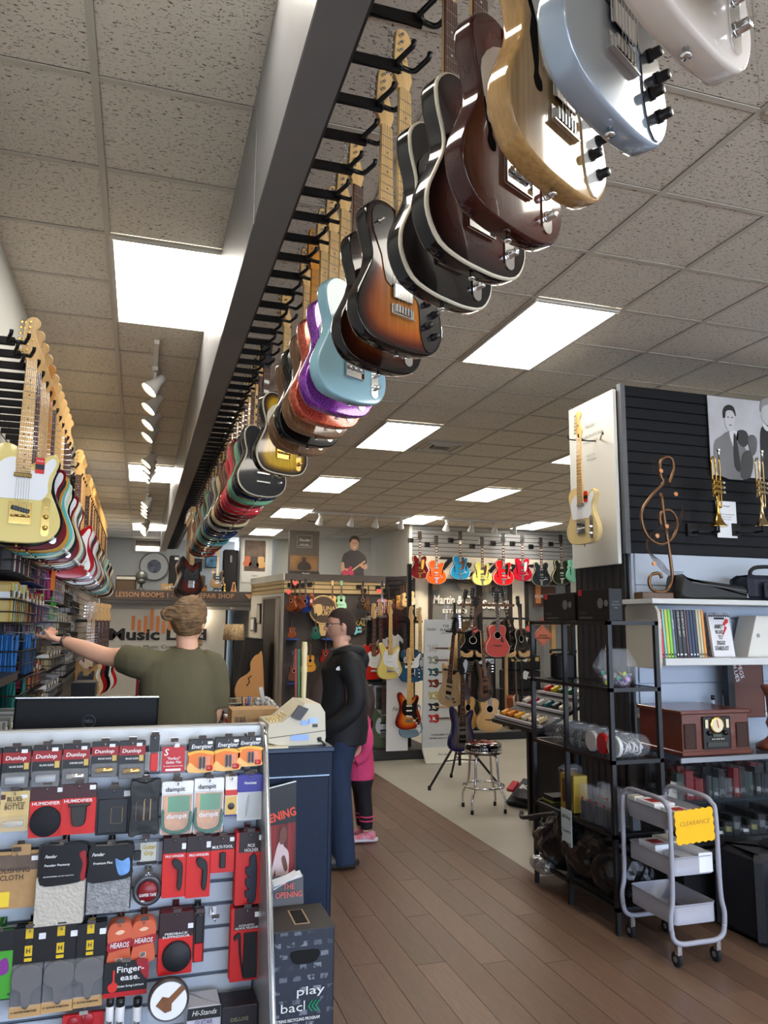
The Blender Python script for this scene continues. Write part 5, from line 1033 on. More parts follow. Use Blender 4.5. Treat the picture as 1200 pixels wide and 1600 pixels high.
# white board with the butterscotch guitar on the aisle side
t=thing('display_board',(KX-.03,KY+.32,CH+1.03),'tall white display board with faint print on the aisle side of the black column','board')
G().box((0,0,0),(.03,.58,1.22),bev=.004).done('panel',mat('display_white',(214,214,208),.4,coat=.2),t)
for (z,h,s) in((.42,.032,'Fender'),(.345,.02,'AMERICAN PROFESSIONAL'),(.30,.014,'THE NEW STANDARD'),(.20,.01,'RADIANT SOUND'),(.17,.01,'TIMELESS DESIGN')): text(s,t,(-.017,-.0,z),h,mat('faint_grey_print',(160,160,158)),rot=(PI/2,0,-PI/2))
bx_=guitar('electric_guitar','butterscotch blonde single-cut guitar hung on the white display board','guitar',(2.92,4.66,CH+1.32),'tele',BUTT,guard=WPG,neck='maple',rz=rad(-80),lod=2)
t=thing('guitar_hanger',(2.98,4.70,CH+1.32),'black wire hanger holding the butterscotch guitar','hanger'); g=G()
for s in(-1,1): g.tube(smooth_path([(.10,0,-.0),(0,.0,-.005),(-.08+s*.02,s*-.03,0),(-.12+s*.022,s*-.03-.03,.0),(-.125+s*.022,s*-.03-.04,.02)],3),.005,6)
g.tube([(.10,-.02,0),(-.02,-.24,.0),(-.02,-.245,-.02)],.005,6); g.done('wire_yoke',HOOKM,t); G().box((.10,0,0),(.02,.06,.05)).done('bracket',HOOKM,t)
r=bpy.data.objects.get('electric_guitar')
q=thing('hang_tag',(2.92,4.66,CH+1.32),'red and black tag on the butterscotch guitar','tag',rz=rad(-80)); G().box((.055,-.03,-.43),(.036,.0008,.075)).done('card',col((206,30,28)),q); G().box((.055,-.0306,-.435),(.036,.0008,.026)).done('band',BLACK,q)
# poster of two musicians in black and white
a=P(1104,618,Y=KY-.01); b=P(1112,742,Y=KY-.01); w=1.15; h=a.z-b.z; t=thing('music_poster',(a.x+w/2,KY-.012,b.z),'large black and white poster of a man in a suit at a microphone','poster')
PB=lambda v,n=0: mat('poster_grey_%d'%v,(v,v,v+2),.45,noise=n,ns=5)
G().b2((-w/2,-.006,0),(w/2,0,h)).done('sheet',mat('poster_sky',(196,196,202),.4,noise=.14,ns=4),t)
def fp(nm,q,m,y=-.008,k=3): G().prism(smooth_loop([(-w/2+x,z) for x,z in q],k),y-.0015,-.006).done(nm,m,t)
fp('printed_suit',[(.06,0),(.03,.22),(.10,.29),(.17,.33),(.25,.30),(.31,.20),(.34,0)],PB(120,.1))
fp('printed_shirt',[(.17,.32),(.21,.20),(.25,.31),(.21,.34)],PB(225),-.0095); fp('printed_tie',[(.205,.30),(.23,.28),(.25,.05),(.20,.08)],PB(40),-.011)
fp('printed_face',[(.135,.40),(.14,.47),(.17,.50),(.215,.49),(.225,.42),(.205,.35),(.18,.325),(.15,.35)],PB(205),-.011); fp('printed_hair',[(.125,.43),(.13,.49),(.17,.525),(.22,.51),(.235,.45),(.222,.46),(.20,.485),(.15,.475),(.14,.43)],PB(30),-.0125)
for x in(.165,.20): fp('printed_eye',[(x-.008,.432),(x,.437),(x+.008,.432),(x,.428)],PB(30),-.0125,2)
fp('printed_mouth',[(.168,.375),(.182,.378),(.196,.374),(.182,.370)],PB(70),-.0125,2)
fp('printed_drum',[(.23,.27),(.25,.34),(.32,.34),(.34,.27),(.29,.22)],PB(50),-.0095); fp('printed_microphone',[(.34,.22),(.33,.29),(.37,.32),(.41,.29),(.40,.20),(.36,.16)],PB(90,.3),-.011); fp('printed_horn',[(.25,.0),(.27,.16),(.34,.20),(.37,.12),(.33,0)],PB(70,.4),-.0095)
fp('printed_player',[(.44,.08),(.45,.34),(.50,.40),(.62,.38),(.70,.25),(.72,0),(.45,0)],PB(34),-.0095); fp('printed_face',[(.47,.45),(.48,.54),(.53,.57),(.58,.53),(.57,.45),(.53,.40)],PB(200),-.011); fp('printed_hair',[(.46,.50),(.47,.58),(.53,.61),(.60,.58),(.60,.52),(.56,.56),(.49,.545)],PB(150),-.0125); fp('printed_collar',[(.47,.41),(.50,.36),(.55,.37),(.58,.42),(.53,.39)],PB(220),-.011)
# trumpets
def trumpet(name,loc,label,m,rz):
    t=thing(name,loc,label,'trumpet',rz=rz,group='trumpets hung bell down on the black slatwall')
    G().lathe([(.062,0),(.055,.006),(.036,.03),(.020,.065),(.012,.11),(.008,.17),(.0065,.25)],n=20).done('bell',m,t)
    G().tube(smooth_path([(0,0,.25),(0,0,.40),(0,0,.455),(-.02,0,.485),(-.045,0,.455),(-.045,0,.40),(-.045,0,.20)],4),.006,8).done('bell_tubing',m,t)
    G().tube(smooth_path([(.05,0,.50),(.05,0,.30),(.05,0,.16),(.035,0,.135),(.02,0,.16),(.02,0,.28)],4),.0055,8).done('leadpipe',m,t)
    for k in range(3):
        z=.24+.034*k; G().lathe([(.0105,-.055),(.0115,-.05),(.0115,.05),(.0105,.055)],(-.018,-.02,z),12,'x').done('valve',m,t)
        G().lathe([(.003,.055),(.003,.075),(.008,.076),(.008,.082),(0,.083)],(-.018,-.02,z),10,'x').done('finger_button',PEARL,t)
        G().tube(smooth_path([(-.05,-.02,z),(-.075,-.03,z),(-.075,-.03,z-.03),(-.05,-.02,z-.03)],3),.004,6).done('valve_slide',m,t)
    G().lathe([(.006,.48),(.007,.52),(.013,.545),(.012,.548),(.004,.54)],(.05,0,0),12).done('mouthpiece',CHROME,t); G().tube([(.05,.01,.3),(.07,.03,.30),(.07,.03,.33),(.05,.01,.34)],.003,6).done('finger_ring',m,t)
    return t
for n,(px,py,m,nm_) in enumerate(((1123,823,BRASS,'gold'),(1192,823,mat('pale_brass',(222,196,150),.12,1.),'pale nickel'))):
    p=P(px,py,Y=KY-.16); tt=trumpet('trumpet',tuple(p),'%s trumpet hung bell down on the black slatwall'%nm_,m,rad(18)); 
    h=thing('trumpet_bracket',(p.x,KY-.005,p.z-.01),'black bracket under the %s trumpet'%nm_,'bracket',group='trumpet brackets'); G().box((-.10,-.008,0),(.08,.016,.09)).done('plate',HOOKM,h); G().box((-.03,-.08,-.02),(.16,.02,.014)).done('arm',HOOKM,h); G().box((-.10,-.045,-.02),(.014,.08,.014)).done('arm',HOOKM,h); G().tube([(0,-.155,-.03),(0,-.155,.06)],.008,8).done('peg',HOOKM,h); G().box((0,-.115,-.022),(.014,.08,.012)).done('arm',HOOKM,h)
a=P(1113,842,Y=KY-.02); b=P(1158,782,Y=KY-.02); t=thing('paper_notice',((a.x+b.x)/2,KY-.015,(a.z+b.z)/2),'white sheet of small text between the two trumpets','paper'); G().b2((-.085,-.004,-.13),(.085,0,.13)).done('sheet',PAPER,t)
text('Trumpet',t,(0,-.005,.095),.012,INK); text('STUDENT INSTRUMENTS\nrent or purchase\nask for details\n\n$ 299',t,(0,-.005,.0),.009,mat('faint_grey_print',(160,160,158)),ls=1.4)
# treble clef sculpture
SHZ=CH+.165
t=thing('treble_clef_sculpture',(3.12,4.22,SHZ+.012),'tall bronze wire treble clef sculpture on a wooden block','sculpture'); BRZ=mat('bronze_tube',(120,88,62),.35,.8); o0=t.location
def loc(px,py,Y=4.22): v=P(px,py,Y=Y)-o0; v.y=0; return v
G().box((.02,0,.02),(.24,.09,.045),bev=.004).done('base',mat('bronze_wood',(86,60,34),.35,noise=.2,ns=12),t)
main=[(1034,903),(1030,896),(1018,898),(1014,908),(1018,920),(1030,925),(1043,922),(1050,908),(1049,885),(1044,850),(1038,810),(1033,770)]
G().tube(smooth_path([loc(*q) for q in main],4),.011,8).done('stem_tube',BRZ,t)
sp=[(1040,805),(1031,812),(1030,825),(1036,835),(1050,825),(1058,812),(1053,800),(1038,796),(1030,802),(1030,818)]
out=[(1045,756),(1052,735),(1050,718),(1040,714),(1032,722),(1032,742),(1036,755),(1020,772),(1004,795),(1003,815),(1012,838),(1030,850),(1046,845),(1057,828),(1057,810),(1048,798),(1036,798),(1031,808),(1033,822)]
G().tube(smooth_path([loc(*q) for q in out],4),.010,8).done('curl_tube',BRZ,t)
g=G()
for k in range(5):
    g.tube(smooth_path([loc(1064+k*.6,788+k*3)+Vector((0,-.03,0)),loc(1050,815+k*3)+Vector((0,-.05,0)),loc(1028,826+k*3),loc(1012,840+k*3),loc(1011+k*2,858+k*2),loc(1026+k*2,882-k),loc(1046,900-k*2),loc(1064+k,906-k*3)],4),.0022,4)
for k in range(4): g.tube(smooth_path([loc(1018+k*3,718+k*2),loc(1024+k*4,740),loc(1042+k*4,755-k),loc(1056+k*3,765-k*2)],4),.002,4)
g.done('stave_wires',mat('dark_wire',(64,50,40),.4,.7),t)
for px,py in((1029,737),(1052,773),(1038,823),(1023,838),(1018,881),(1058,911)): G().lathe([(.014,0),(.014,.01)],tuple(loc(px,py)+Vector((0,-.02,0))),12,'y').done('note_disc',mat('copper',(190,130,86),.35,.6),t)
# top shelf, book shelf, side panel
SW=mat('shelf_white',(206,208,206),.4); sh=thing('wall_shelf_unit',(3.9,4.42,0),'white wall shelf unit with a rounded side panel below the black slatwall','shelf unit')
bx('top_shelf',(3.02,4.08,SHZ-.02),(5.2,4.43,SHZ+.012),SW,sh,bev=.003); bx('book_shelf',(3.10,4.08,CH-.235),(5.2,4.43,CH-.19),SW,sh,bev=.003); bx('lower_ledge',(3.12,4.30,CH-.585),(4.2,4.43,CH-.56),SW,sh,bev=.002)
G().prism([(q[0],q[1]) for q in [(-.0,-.40),(.0,-.02)]+[(-.02,0)]+[(-.26,0),(-.31,-.015),(-.335,-.05),(-.34,-.10),(-.34,-.36),(-.33,-.40)]],-.011,.011,bev=.002).done('side_panel',mat('panel_beige',(196,190,176),.4,coat=.1),sh)
s_=LAST; s_.rotation_euler=(0,0,PI/2); s_.location=(3.075-3.9,4.43-4.42,SHZ-.02)
BKY=4.16; bookz=CH-.19
bk=[(20,(196,40,50),'80s'),(16,(120,196,180),''),(18,(196,196,60),''),(18,(120,200,50),''),(16,(120,134,150),'2010s'),(14,(30,28,28),''),(24,(22,22,22),'THE BEATLES BEST'),(24,(20,20,22),'THE BEATLES BEST'),(14,(96,60,60),''),(18,(40,56,84),''),(18,(36,52,80),''),(18,(34,48,76),''),(16,(196,186,150),''),(16,(200,190,156),''),(16,(226,150,60),'')]
x=3.135; nms=['red','mint','yellow','lime green','slate','thin black','thick black','second thick black','brown','navy blue','middle navy blue','last navy blue','beige','second beige','orange']
for n,((wd,c,s),nm_) in enumerate(zip(bk,nms)):
    wd=wd/1000*1.3; t=thing('songbook',(x+wd/2,BKY+.11,bookz),'%s-spined songbook in the row on the white shelf'%nm_,'book',group='songbooks on the white shelf'); lean=rad(-3.5); t.rotation_euler=(0,lean*-1*-1,0)
    G().box((0,0,.152),(wd-.002,.22,.30),bev=.0015).done('cover',col(c,.35,coat=.4),t); G().box((0,.004,.153),(wd-.006,.218,.302)).done('pages',PAPER,t)
    if s: text(s,t,(0,-.1112,.21),.011,WHITE,rot=(PI/2,PI/2,0),w=.16 if len(s)>6 else .06)
    G().box((0,-.1108,.02),(wd*.5,.0006,.01)).done('publisher_mark',WHITE if sum(c)<200 else INK,t)
    x+=wd
t=thing('songbook',(3.66,BKY+.06,bookz),'white ABBEY ROAD TO ZIGGY STARDUST book facing front on the shelf','book'); t.rotation_euler=(rad(-9),0,0)
G().box((0,0,.135),(.17,.02,.27),bev=.002).done('cover',mat('book_white',(226,226,228),.35),t)
text('ABBEY\nROAD\nTO\nZIGGY\nSTARDUST',t,(-.015,-.0115,.125),.027,INK,w=.11,bold=.02,ls=.95); G().prism([(.07,.245),(.05,.25),(.02,.21),(.035,.20),(.005,.13),(.05,.19),(.035,.205),(.065,.225)],-.0118,-.0102).done('red_bolt',col((206,30,40)),t); G().b2((-.04,-.0112,.245),(.04,-.0102,.258)).done('black_strip',INK,t)
for k in range(9): G().b2((-.083+.019*k,-.0112,.262),(-.070+.019*k,-.0102,.272)).done('border_print',INK,t)
t=thing('songbook',(3.70,BKY+.12,bookz),'patterned book standing behind the ABBEY ROAD book','book'); t.rotation_euler=(rad(-6),0,0); G().box((0,0,.145),(.19,.016,.29)).done('cover',mat('book_pattern',(150,150,156),.4,noise=.6,ns=30),t)
t=thing('file_box',(4.0,BKY+.10,bookz),'white tapered magazine file box on the shelf','box'); G().prism([(-.17,0),(.30,0),(.30,.27),(-.08,.27)],-.06,.10,bev=.003).done('carton',mat('file_white',(216,214,206),.5),t); G().lathe([(.014,0),(.014,.002)],(-.075,-.061,.14),12,'y').done('emblem',mat('emblem_grey',(150,150,150)),t)
# cases on the top shelf
t=thing('instrument_bag',(3.60,4.22,SHZ+.012),'long soft black instrument bag lying on the top shelf','bag')
G().prism(smooth_loop([(-.30,.0),(-.31,.10),(-.29,.16),(-.24,.135),(-.1,.12),(.10,.10),(.22,.085),(.26,.04),(.25,0),(0,0)],3),-.09,.09,bev=.02,sm=True).done('body',mat('soft_black_nylon',(26,27,28),.55,bump=.5,bs=9),t); G().prism([(-.24,.115),(.20,.062),(.20,.054),(-.24,.105)],-.093,-.088).done('seam_strip',mat('grey_piping',(70,72,70)),t); G().b2((.19,-.094,.02),(.215,-.09,.045)).done('white_label',PAPER,t)
t=thing('instrument_case',(3.98,4.20,SHZ+.012),'navy padded trumpet case with a handle and red tag','case'); G().box((.02,0,.085),(.42,.22,.17),bev=.03).done('body',mat('navy_nylon',(28,32,48),.6,bump=.3,bs=60),t); G().tube(smooth_path([(-.12,-.03,.165),(-.11,-.03,.20),(-.05,-.03,.225),(.12,-.03,.225),(.16,-.03,.17)],3),.013,8).done('handle',RUBBER,t); G().box((.04,-.115,.07),(.26,.02,.11),bev=.008).done('pocket',mat('navy_nylon',(28,32,48)),t)
G().box((-.02,-.13,.06),(.055,.004,.10),rot=(0,rad(-25),0)).done('hang_tag',BLACK,t); text('MAX',t,(-.02,-.134,.06),.028,col((230,60,30)),rot=(PI/2,rad(-65)*-1,0),w=.085,bold=.04)
# glass counter
gc=thing('glass_counter',(4.1,4.1,0),'glass display counter with a metal edge under the wooden radio','counter'); GX0,GX1,GY0,GY1,GZ=3.03,5.2,3.9,4.41,CH-.755
MET=mat('brushed_trim',(150,152,156),.3,.8); DK=mat('counter_dark_inside',(16,20,26),.5)
bx('glass_top',(GX0,GY0,GZ-.008),(GX1,GY1,GZ),GLASS,gc); bx('front_edge',(GX0,GY0-.012,GZ-.024),(GX1,GY0,GZ+.004),MET,gc); bx('glass_front',(GX0+.01,GY0-.002,.42),(GX1,GY0+.004,GZ-.02),GLASS,gc); bx('glass_end',(GX0,GY0,.42),(GX0+.006,GY1,GZ-.02),GLASS,gc)
bx('back_panel',(GX0,GY1-.01,.1),(GX1,GY1,GZ-.02),DK,gc); bx('glass_shelf',(GX0+.02,GY0+.04,CH-1.02),(GX1,GY1-.01,CH-1.012),mat('shelf_glass_green',(60,90,100),.05,al=.35),gc); bx('deck',(GX0,GY0+.01,.40),(GX1,GY1,.43),DK,gc)
bx('bottom_trim',(GX0-.01,GY0-.02,.33),(GX1,GY0+.0,.385),MET,gc); bx('bottom_trim',(GX0-.01,GY0-.025,.27),(GX1,GY0+.0,.30),MET,gc); bx('plinth',(GX0+.03,GY0+.05,0),(GX1,GY1,.40),mat('plinth_black',(14,14,15),.7),gc); G().lathe([(.012,0),(.012,.03),(.006,.035),(0,.036)],(3.42-4.1,GY0-.02-4.1,.355),12,'y').done('lock',CHROME,gc)
rr=random.Random(5); n=0
for ly,(z,y) in enumerate(((CH-1.012,4.02),(CH-1.012,4.16),(CH-1.012,4.28))):
    x=3.10
    while x<4.05:
        w=rr.uniform(.035,.055); h=rr.uniform(.10,.17); c=rr.choice([(130,24,30),(24,24,26),(26,26,28),(30,30,32),(84,88,90),(40,60,54)]) if ly<2 else (24,24,26)
        t=thing('boxed_accessory',(x,y,z+.001),'small %s boxed accessory on the glass shelf of the counter, %s row'%('red' if c[0]>140 else 'dark' if c[0]<40 else 'grey-green',['front','middle','rear'][ly]),'box',group='small boxed accessories in the glass counter'); G().box((0,0,h/2),(w,.05,h)).done('carton',col(c,.4),t); G().box((0,-.026,h*.22),(w*.7,.001,h*.16)).done('label',mat('label_%d'%(n%3),[(20,20,22),(190,190,190),(120,122,124)][n%3]),t); x+=w+rr.uniform(.004,.02); n+=1
for k in range(44):
    i,j=k%15,k//15; x=3.14+.062*i+.0*j; y=3.99+.10*j; t=thing('small_carton',(x,y,.431),'small black and grey carton on the deck of the glass counter','box',group='small black cartons low in the glass counter'); hh=.05+.03*((k*7)%3); G().box((0,0,hh/2),(.052,.08,hh)).done('carton',col((30,31,34),.4),t); G().box((0,-.041,hh*.5),(.035,.001,hh*.35)).done('label',[PAPER,mat('label_olive',(150,146,90)),mat('label_2',(120,122,124))][k%3],t)
t=thing('paper_card',(3.07,4.0,CH-1.01),'small tilted price card at the end of the counter shelf','card'); G().box((.0,0,.05),(.10,.003,.10),rot=(0,.3,0)).done('card',mat('card_grey',(196,190,184)),t); text('CLIP-ON\nTUNERS',t,(0,-.003,.05),.010,INK,rot=(PI/2,.3,0))
# wooden radio
t=thing('wooden_radio',(3.27,4.12,GZ+.002),'retro brown wooden radio turntable with a round dial','radio'); WR=mat('cherry_wood',(98,46,28),.28,noise=.2,ns=6,stretch=(1,8,8),coat=.5)
rx0,rx1,ry0,ry1,rh=3.04-3.27+.0,3.62-3.27-.04,-.20,.20,.235
t.location=(3.36,4.15,GZ+.002); t.scale=(1.14,1.05,1.12); rx0,rx1=-.245,.205
bxl=lambda nm,a,b,m,bev=.003: G().b2(a,b,bev=bev).done(nm,m,t)
bxl('body',(rx0+.012,ry0+.01,.02),(rx1-.012,ry1,rh-.02),WR); bxl('lid',(rx0,ry0,rh-.02),(rx1,ry1+.01,rh),WR); bxl('base',(rx0,ry0-.004,0),(rx1,ry1+.01,.024),WR)
for s in(-1,1): bxl('speaker_grille',((rx0+rx1)/2+s*.165-.036,ry0+.004,.035),((rx0+rx1)/2+s*.165+.036,ry0+.012,.165),mat('radio_cloth',(56,34,26),.8,noise=.5,ns=160))
cx=(rx0+rx1)/2; bxl('front_panel',(cx-.088,ry0+.001,.032),(cx+.088,ry0+.012,.20),mat('radio_panel',(26,18,16),.3)); G().lathe([(.044,0),(.044,.006),(.036,.007)],(cx,ry0+.002,.155),24,'y').done('dial_rim',BRASS,t); G().lathe([(.036,0),(.036,.008)],(cx,ry0+.002,.155),24,'y').done('dial_face',mat('dial_cream',(226,214,176),.4),t); G().box((cx,ry0-.008,.162),(.004,.002,.04),rot=(0,-.2,0)).done('needle',col((190,40,30)),t)
for s in(-1,1):
    bxl('button_strip',(cx+s*.066-.009,ry0-.003,.14),(cx+s*.066+.009,ry0+.002,.185),mat('dial_cream',(226,214,176)),.001); G().lathe([(.013,0),(.010,.014),(0,.015)],(cx+s*.05,ry0+.001,.115),12,'y').done('knob',BLACK,t)
bxl('display',(cx-.028,ry0-.002,.094),(cx+.028,ry0+.002,.108),mat('lcd_green',(70,84,70)),.001); bxl('cassette_slot',(cx-.065,ry0-.002,.044),(cx+.065,ry0+.002,.068),mat('slot_grey',(50,52,44)),.001)
for k in range(6): G().lathe([(.004,0),(.003,.006),(0,.006)],(cx-.035+.014*k,ry0,.084),8,'y').done('push_button',PEARL,t)
# bottles, board, carved post
for n,(px,py) in enumerate(((1117,1105),(1135,1105),(1144,1108),(1156,1106))):
    p=P(px,1092+n%2*2,Y=4.33); zb=CH-.56; t=thing('oil_bottle',(p.x,4.35,zb),'small clear bottle with a black cap behind the radio, number %s along'%['one','two','three','four'][n],'bottle',group='small bottles behind the radio'); h_=[.115,.155,.13,.125][n]
    G().lathe([(.011,0),(.012,.004),(.012,h_*.68),(.007,h_*.78)],n=12).done('glass',mat('bottle_glass',(206,214,220),.08,al=.5),t); G().lathe([(.0125,h_*.74),(.0125,h_),(0,h_)],n=12).done('cap',BLACK,t)
t=thing('carved_post',(3.86,4.05,GZ),'turned brown wooden post standing on the counter','post'); CW=mat('carved_wood',(120,62,40),.35,coat=.3)
G().lathe([(.11,0),(.11,.03),(.07,.05),(.055,.06),(.035,.08),(.03,.12),(.045,.16),(.03,.20),(.035,.32),(.05,.36),(.06,.38),(.06,.40)],n=20).done('column',CW,t)
t=thing('wood_plaque',(3.80,4.30,CH-.56),'dark brown board with white chalk marks behind the turned post','plaque'); G().box((.10,0,.17),(.26,.03,.40),bev=.004).done('board',mat('plaque_brown',(92,48,34),.4),t); G().box((-.055,-.01,.17),(.05,.05,.40)).done('book_spine',mat('navy_dark',(22,24,32)),t); text('PEGS\nBLUES',t,(.02,-.018,.27),.03,PAPER,rot=(PI/2,rad(75),0),w=.12)
# black shelving rack
RX0,RX1,RY0,RY1=2.545,2.885,3.85,4.78; RT=CH+.035
rk=thing('metal_shelf_rack',(2.715,4.3,0),'black metal rack with glass shelves in front of the column','shelf rack')
for x in(RX0,RX1-.025):
    for y in(RY0,(4.34),RY1-.025): 
        if x>RX0+.1 and y==4.34: continue
        bx('post',(x,y,0),(x+.025,y+.025,RT),BLACKM,rk)
shz=[RT-.024,CH-.365,CH-.76,CH-1.155,.12]
for k,z in enumerate(shz):
    bx('rail',(RX0,RY0,z),(RX0+.02,RY1,z+.022),BLACKM,rk); bx('rail',(RX1-.02,RY0,z),(RX1,RY1,z+.022),BLACKM,rk); bx('rail',(RX0,RY0,z),(RX1,RY0+.02,z+.022),BLACKM,rk); bx('rail',(RX0,RY1-.02,z),(RX1,RY1,z+.022),BLACKM,rk)
    bx('glass_shelf',(RX0+.02,RY0+.02,z+.012),(RX1-.02,RY1-.02,z+.020),mat('smoked_shelf_glass',(60,62,66),.08,al=.45),rk)
def carton(name,label,a,b,m,extra=()):
    a=Vector(a);b=Vector(b); t=thing(name,((a.x+b.x)/2,(a.y+b.y)/2,a.z),label,'box'); d=b-a; G().box((0,0,d.z/2),tuple(d),bev=.002).done('carton',m,t)
    return t,d
BXM=mat('carton_black',(22,21,24),.45,spec=.3)
for n,(y0,y1,lb) in enumerate(((3.86,4.20,'nearer'),(4.23,4.62,'farther'))):
    t,d=carton('monitor_box','black boxed studio monitor on top of the rack, %s one with a red corner label'%lb,(2.565,y0,RT),(2.655,y1,RT+.175+.01*(1-n)),BXM)
    G().b2((-d.x/2-.001,d.y/2-.055,d.z-.035),(-d.x/2,d.y/2-.015,d.z)).done('red_label',col((214,40,50)),t)
    text('MXA1',t,(-d.x/2-.001,d.y*.30,.045),.022,mat('print_dark_grey',(70,70,72)),rot=(PI/2,0,-PI/2)); G().b2((-d.x/2-.001,-.0,.014),(-d.x/2,.15,.022)).done('grey_line',mat('print_grey_line',(96,96,98)),t)
    for q in((-.08,.10,.03),(-.14,.10,.02)): G().lathe([(q[2],0),(q[2],.001),(q[2]*.6,.0012)],(-d.x/2-.0006,q[0],q[1]),16,'x').done('printed_driver',mat('print_mid_grey',(120,120,122)),t)
    if n==0: text('STUDIO\nMONITOR\nPAIR',t,(0,-d.y/2-.001,.09),.009,mat('print_mid_grey',(120,120,122)),ls=1.4)
# hexagonal jar of picks
def hexjar(loc_,R_,dep,label,fill,scale=1,capc=None):
    t=thing('hexagonal_jar',loc_,label,'jar'); q=[(R_*math.cos(rad(60*k)),R_*.87+R_*math.sin(rad(60*k))) for k in range(6)]
    G().prism(q,-dep/2,dep/2,bev=.012).done('jar_body',CLEAR,t)
    return t
PI_=3.14159
t=hexjar((2.70,4.02,CH-.343),.125,.16,'clear hexagonal jar of coloured guitar picks on the second shelf',None); rr=random.Random(9)
for k in range(60):
    c=rr.choice([(150,140,140),(176,190,60),(24,150,110),(70,50,170),(96,70,180),(200,150,190),(120,100,110)]); z=rr.uniform(.012,.075); w=.055+z*.55
    G().lathe([(.017,0),(.014,.003),(0,.003)],n=6).done('pick',col(c,.3),t); o=LAST; o.location=(rr.uniform(-w,w),rr.uniform(-.06,.06),z); o.rotation_euler=(rr.uniform(0,3),rr.uniform(0,3),0)
t.rotation_euler=(0,0,rad(-25))
G().box((-.04,0,.235),(.022,.006,.06),rot=(0,.15,0)).done('price_stick',mat('stick_tan',(170,150,110)),t)
# jars of cables on the third shelf
for n,(y,c,lb,capc) in enumerate(((4.66,(40,40,42),'farthest',None),(4.52,(50,50,52),'second farthest',None),(4.38,(24,24,26),'third farthest',None),(4.25,(20,20,22),'dark, beside the white lid',None),(4.12,(30,30,32),'with a white lid',(206,208,206)),(4.0,(40,36,36),'with a red lid',(196,24,34)),(3.90,(206,206,206),'nearest, of white packets',(214,216,214)))):
    t=thing('storage_jar',(2.70,y,CH-.738),'clear round jar of coiled cables on the third shelf, %s'%lb,'jar',group='storage jars on the third shelf'); t.rotation_euler=(0,0,rad(rr.uniform(-10,10)))
    G().lathe([(.050,-.10),(.062,-.09),(.066,-.02),(.066,.06),(.058,.09),(.052,.10)],(0,0,.07),16,'x').done('jar_body',CLEAR,t)
    for k in range(7):
        r_=rr.uniform(.022,.045); G().tube([(rr.uniform(-.01,.01)+(k-3)*.018,r_*math.cos(a*PI/6),.07+r_*math.sin(a*PI/6)-.008) for a in range(12)],.0055,5,closed=True).done('coiled_cable',col(c,.35),t)
    if capc: G().lathe([(.056,-.012),(.060,-.008),(.060,.010),(.050,.014),(.044,.012),(0,.012)],(-.108,0,.07),20,'x').done('lid',col(capc,.35),t)
    G().b2((-.05,-.02,.137),(-.02,.02,.139)).done('price_label',PAPER,t)
# fourth shelf: packages
z4=CH-1.131
for n in range(10):
    y=3.92+.075*(n%5); x=2.60+.12*(n//5); t=thing('blister_pack',(x,y,z4),'clear upright blister pack with a black insert on the fourth shelf','pack',group='upright blister packs on the fourth shelf'); G().box((0,0,.10),(.05,.05,.20)).done('blister',CLEAR,t); G().box((0,0,.055),(.044,.044,.10)).done('insert',mat('insert_dark',(30,32,40),.4),t); G().lathe([(.009,0),(.009,.004),(0,.004)],(-.026,0,.12),8,'x').done('red_button',col((190,30,40)),t)
t=thing('yellow_package',(2.64,4.42,z4),'yellow boxed accessory standing on the fourth shelf','box'); G().box((0,0,.11),(.10,.16,.22),bev=.004).done('carton',mat('yellow_carton',(190,160,60),.4),t); G().box((-.052,.0,.12),(.004,.10,.14),bev=.001).done('front_print',mat('print_brown',(110,70,40),.5,noise=.5,ns=12),t)
t=thing('clear_case',(2.70,4.56,z4),'clear plastic clamshell pack behind the yellow box','pack'); G().box((0,0,.125),(.14,.10,.25),bev=.02).done('shell',CLEAR,t); G().box((0,.01,.12),(.10,.05,.20)).done('insert',mat('insert_brown',(90,50,46)),t)
for n,(y,h,c) in enumerate(((4.70,.012,(170,160,60)),(4.68,.03,(24,24,26)))): o=bx('flat_booklet',(2.60,y-.07,z4+(.0 if n==0 else .013)),(2.80,y+.06,z4+(.012 if n==0 else .04)),col(c)); tag(o,['olive booklet lying at the far end of the fourth shelf','black flat box on the olive booklet'][n],'box')
# black covers and bags below
t=thing('amp_cover_pile',(2.71,4.35,.14),'crumpled pile of shiny black amp covers on the bottom shelf','covers'); t['kind']='stuff'
g=G(); rr=random.Random(21)
def crumple(g,c,r,seed):
    v=bmesh.ops.create_icosphere(g.b,subdivisions=4,radius=1)['verts']; R2=random.Random(seed); W=[(Vector((R2.uniform(-1,1),R2.uniform(-1,1),R2.uniform(-1,1))).normalized(),R2.uniform(3,9),R2.uniform(0,6)) for _ in range(9)]
    for q in v:
        n_=q.co.normalized(); s=1+sum(.045*abs(math.sin(f*n_.dot(d)+p)) for d,f,p in W)-.15; q.co=Vector((n_.x*r[0]*s+c[0],n_.y*r[1]*s+c[1],max(.0,n_.z*r[2]*s+c[2])))
for k,(y,r_,z) in enumerate(((4.62,(.17,.22,.16),.16),(4.30,(.16,.24,.17),.17),(4.02,(.15,.17,.15),.15),(4.45,(.15,.20,.14),.27),(4.12,(.14,.2,.12),.26))): crumple(g,(2.70,y,.14+z-.01),r_,k)
o=g.done('amp_covers',mat('shiny_black_vinyl',(12,12,14),.33,bump=.35,bs=14)); bpy.data.objects.remove(t); tag(o,'crumpled pile of shiny black amp covers on the bottom shelf','covers',kind='stuff')
o=one('black_strap',G().tube(smooth_path([(2.50,4.86,.42),(2.48,4.80,.40),(2.52,4.60,.46),(2.53,4.45,.50)],4),.014,8),mat('strap_black',(34,30,30),.5),'dark tube-like strap sticking out of the pile of covers','strap')
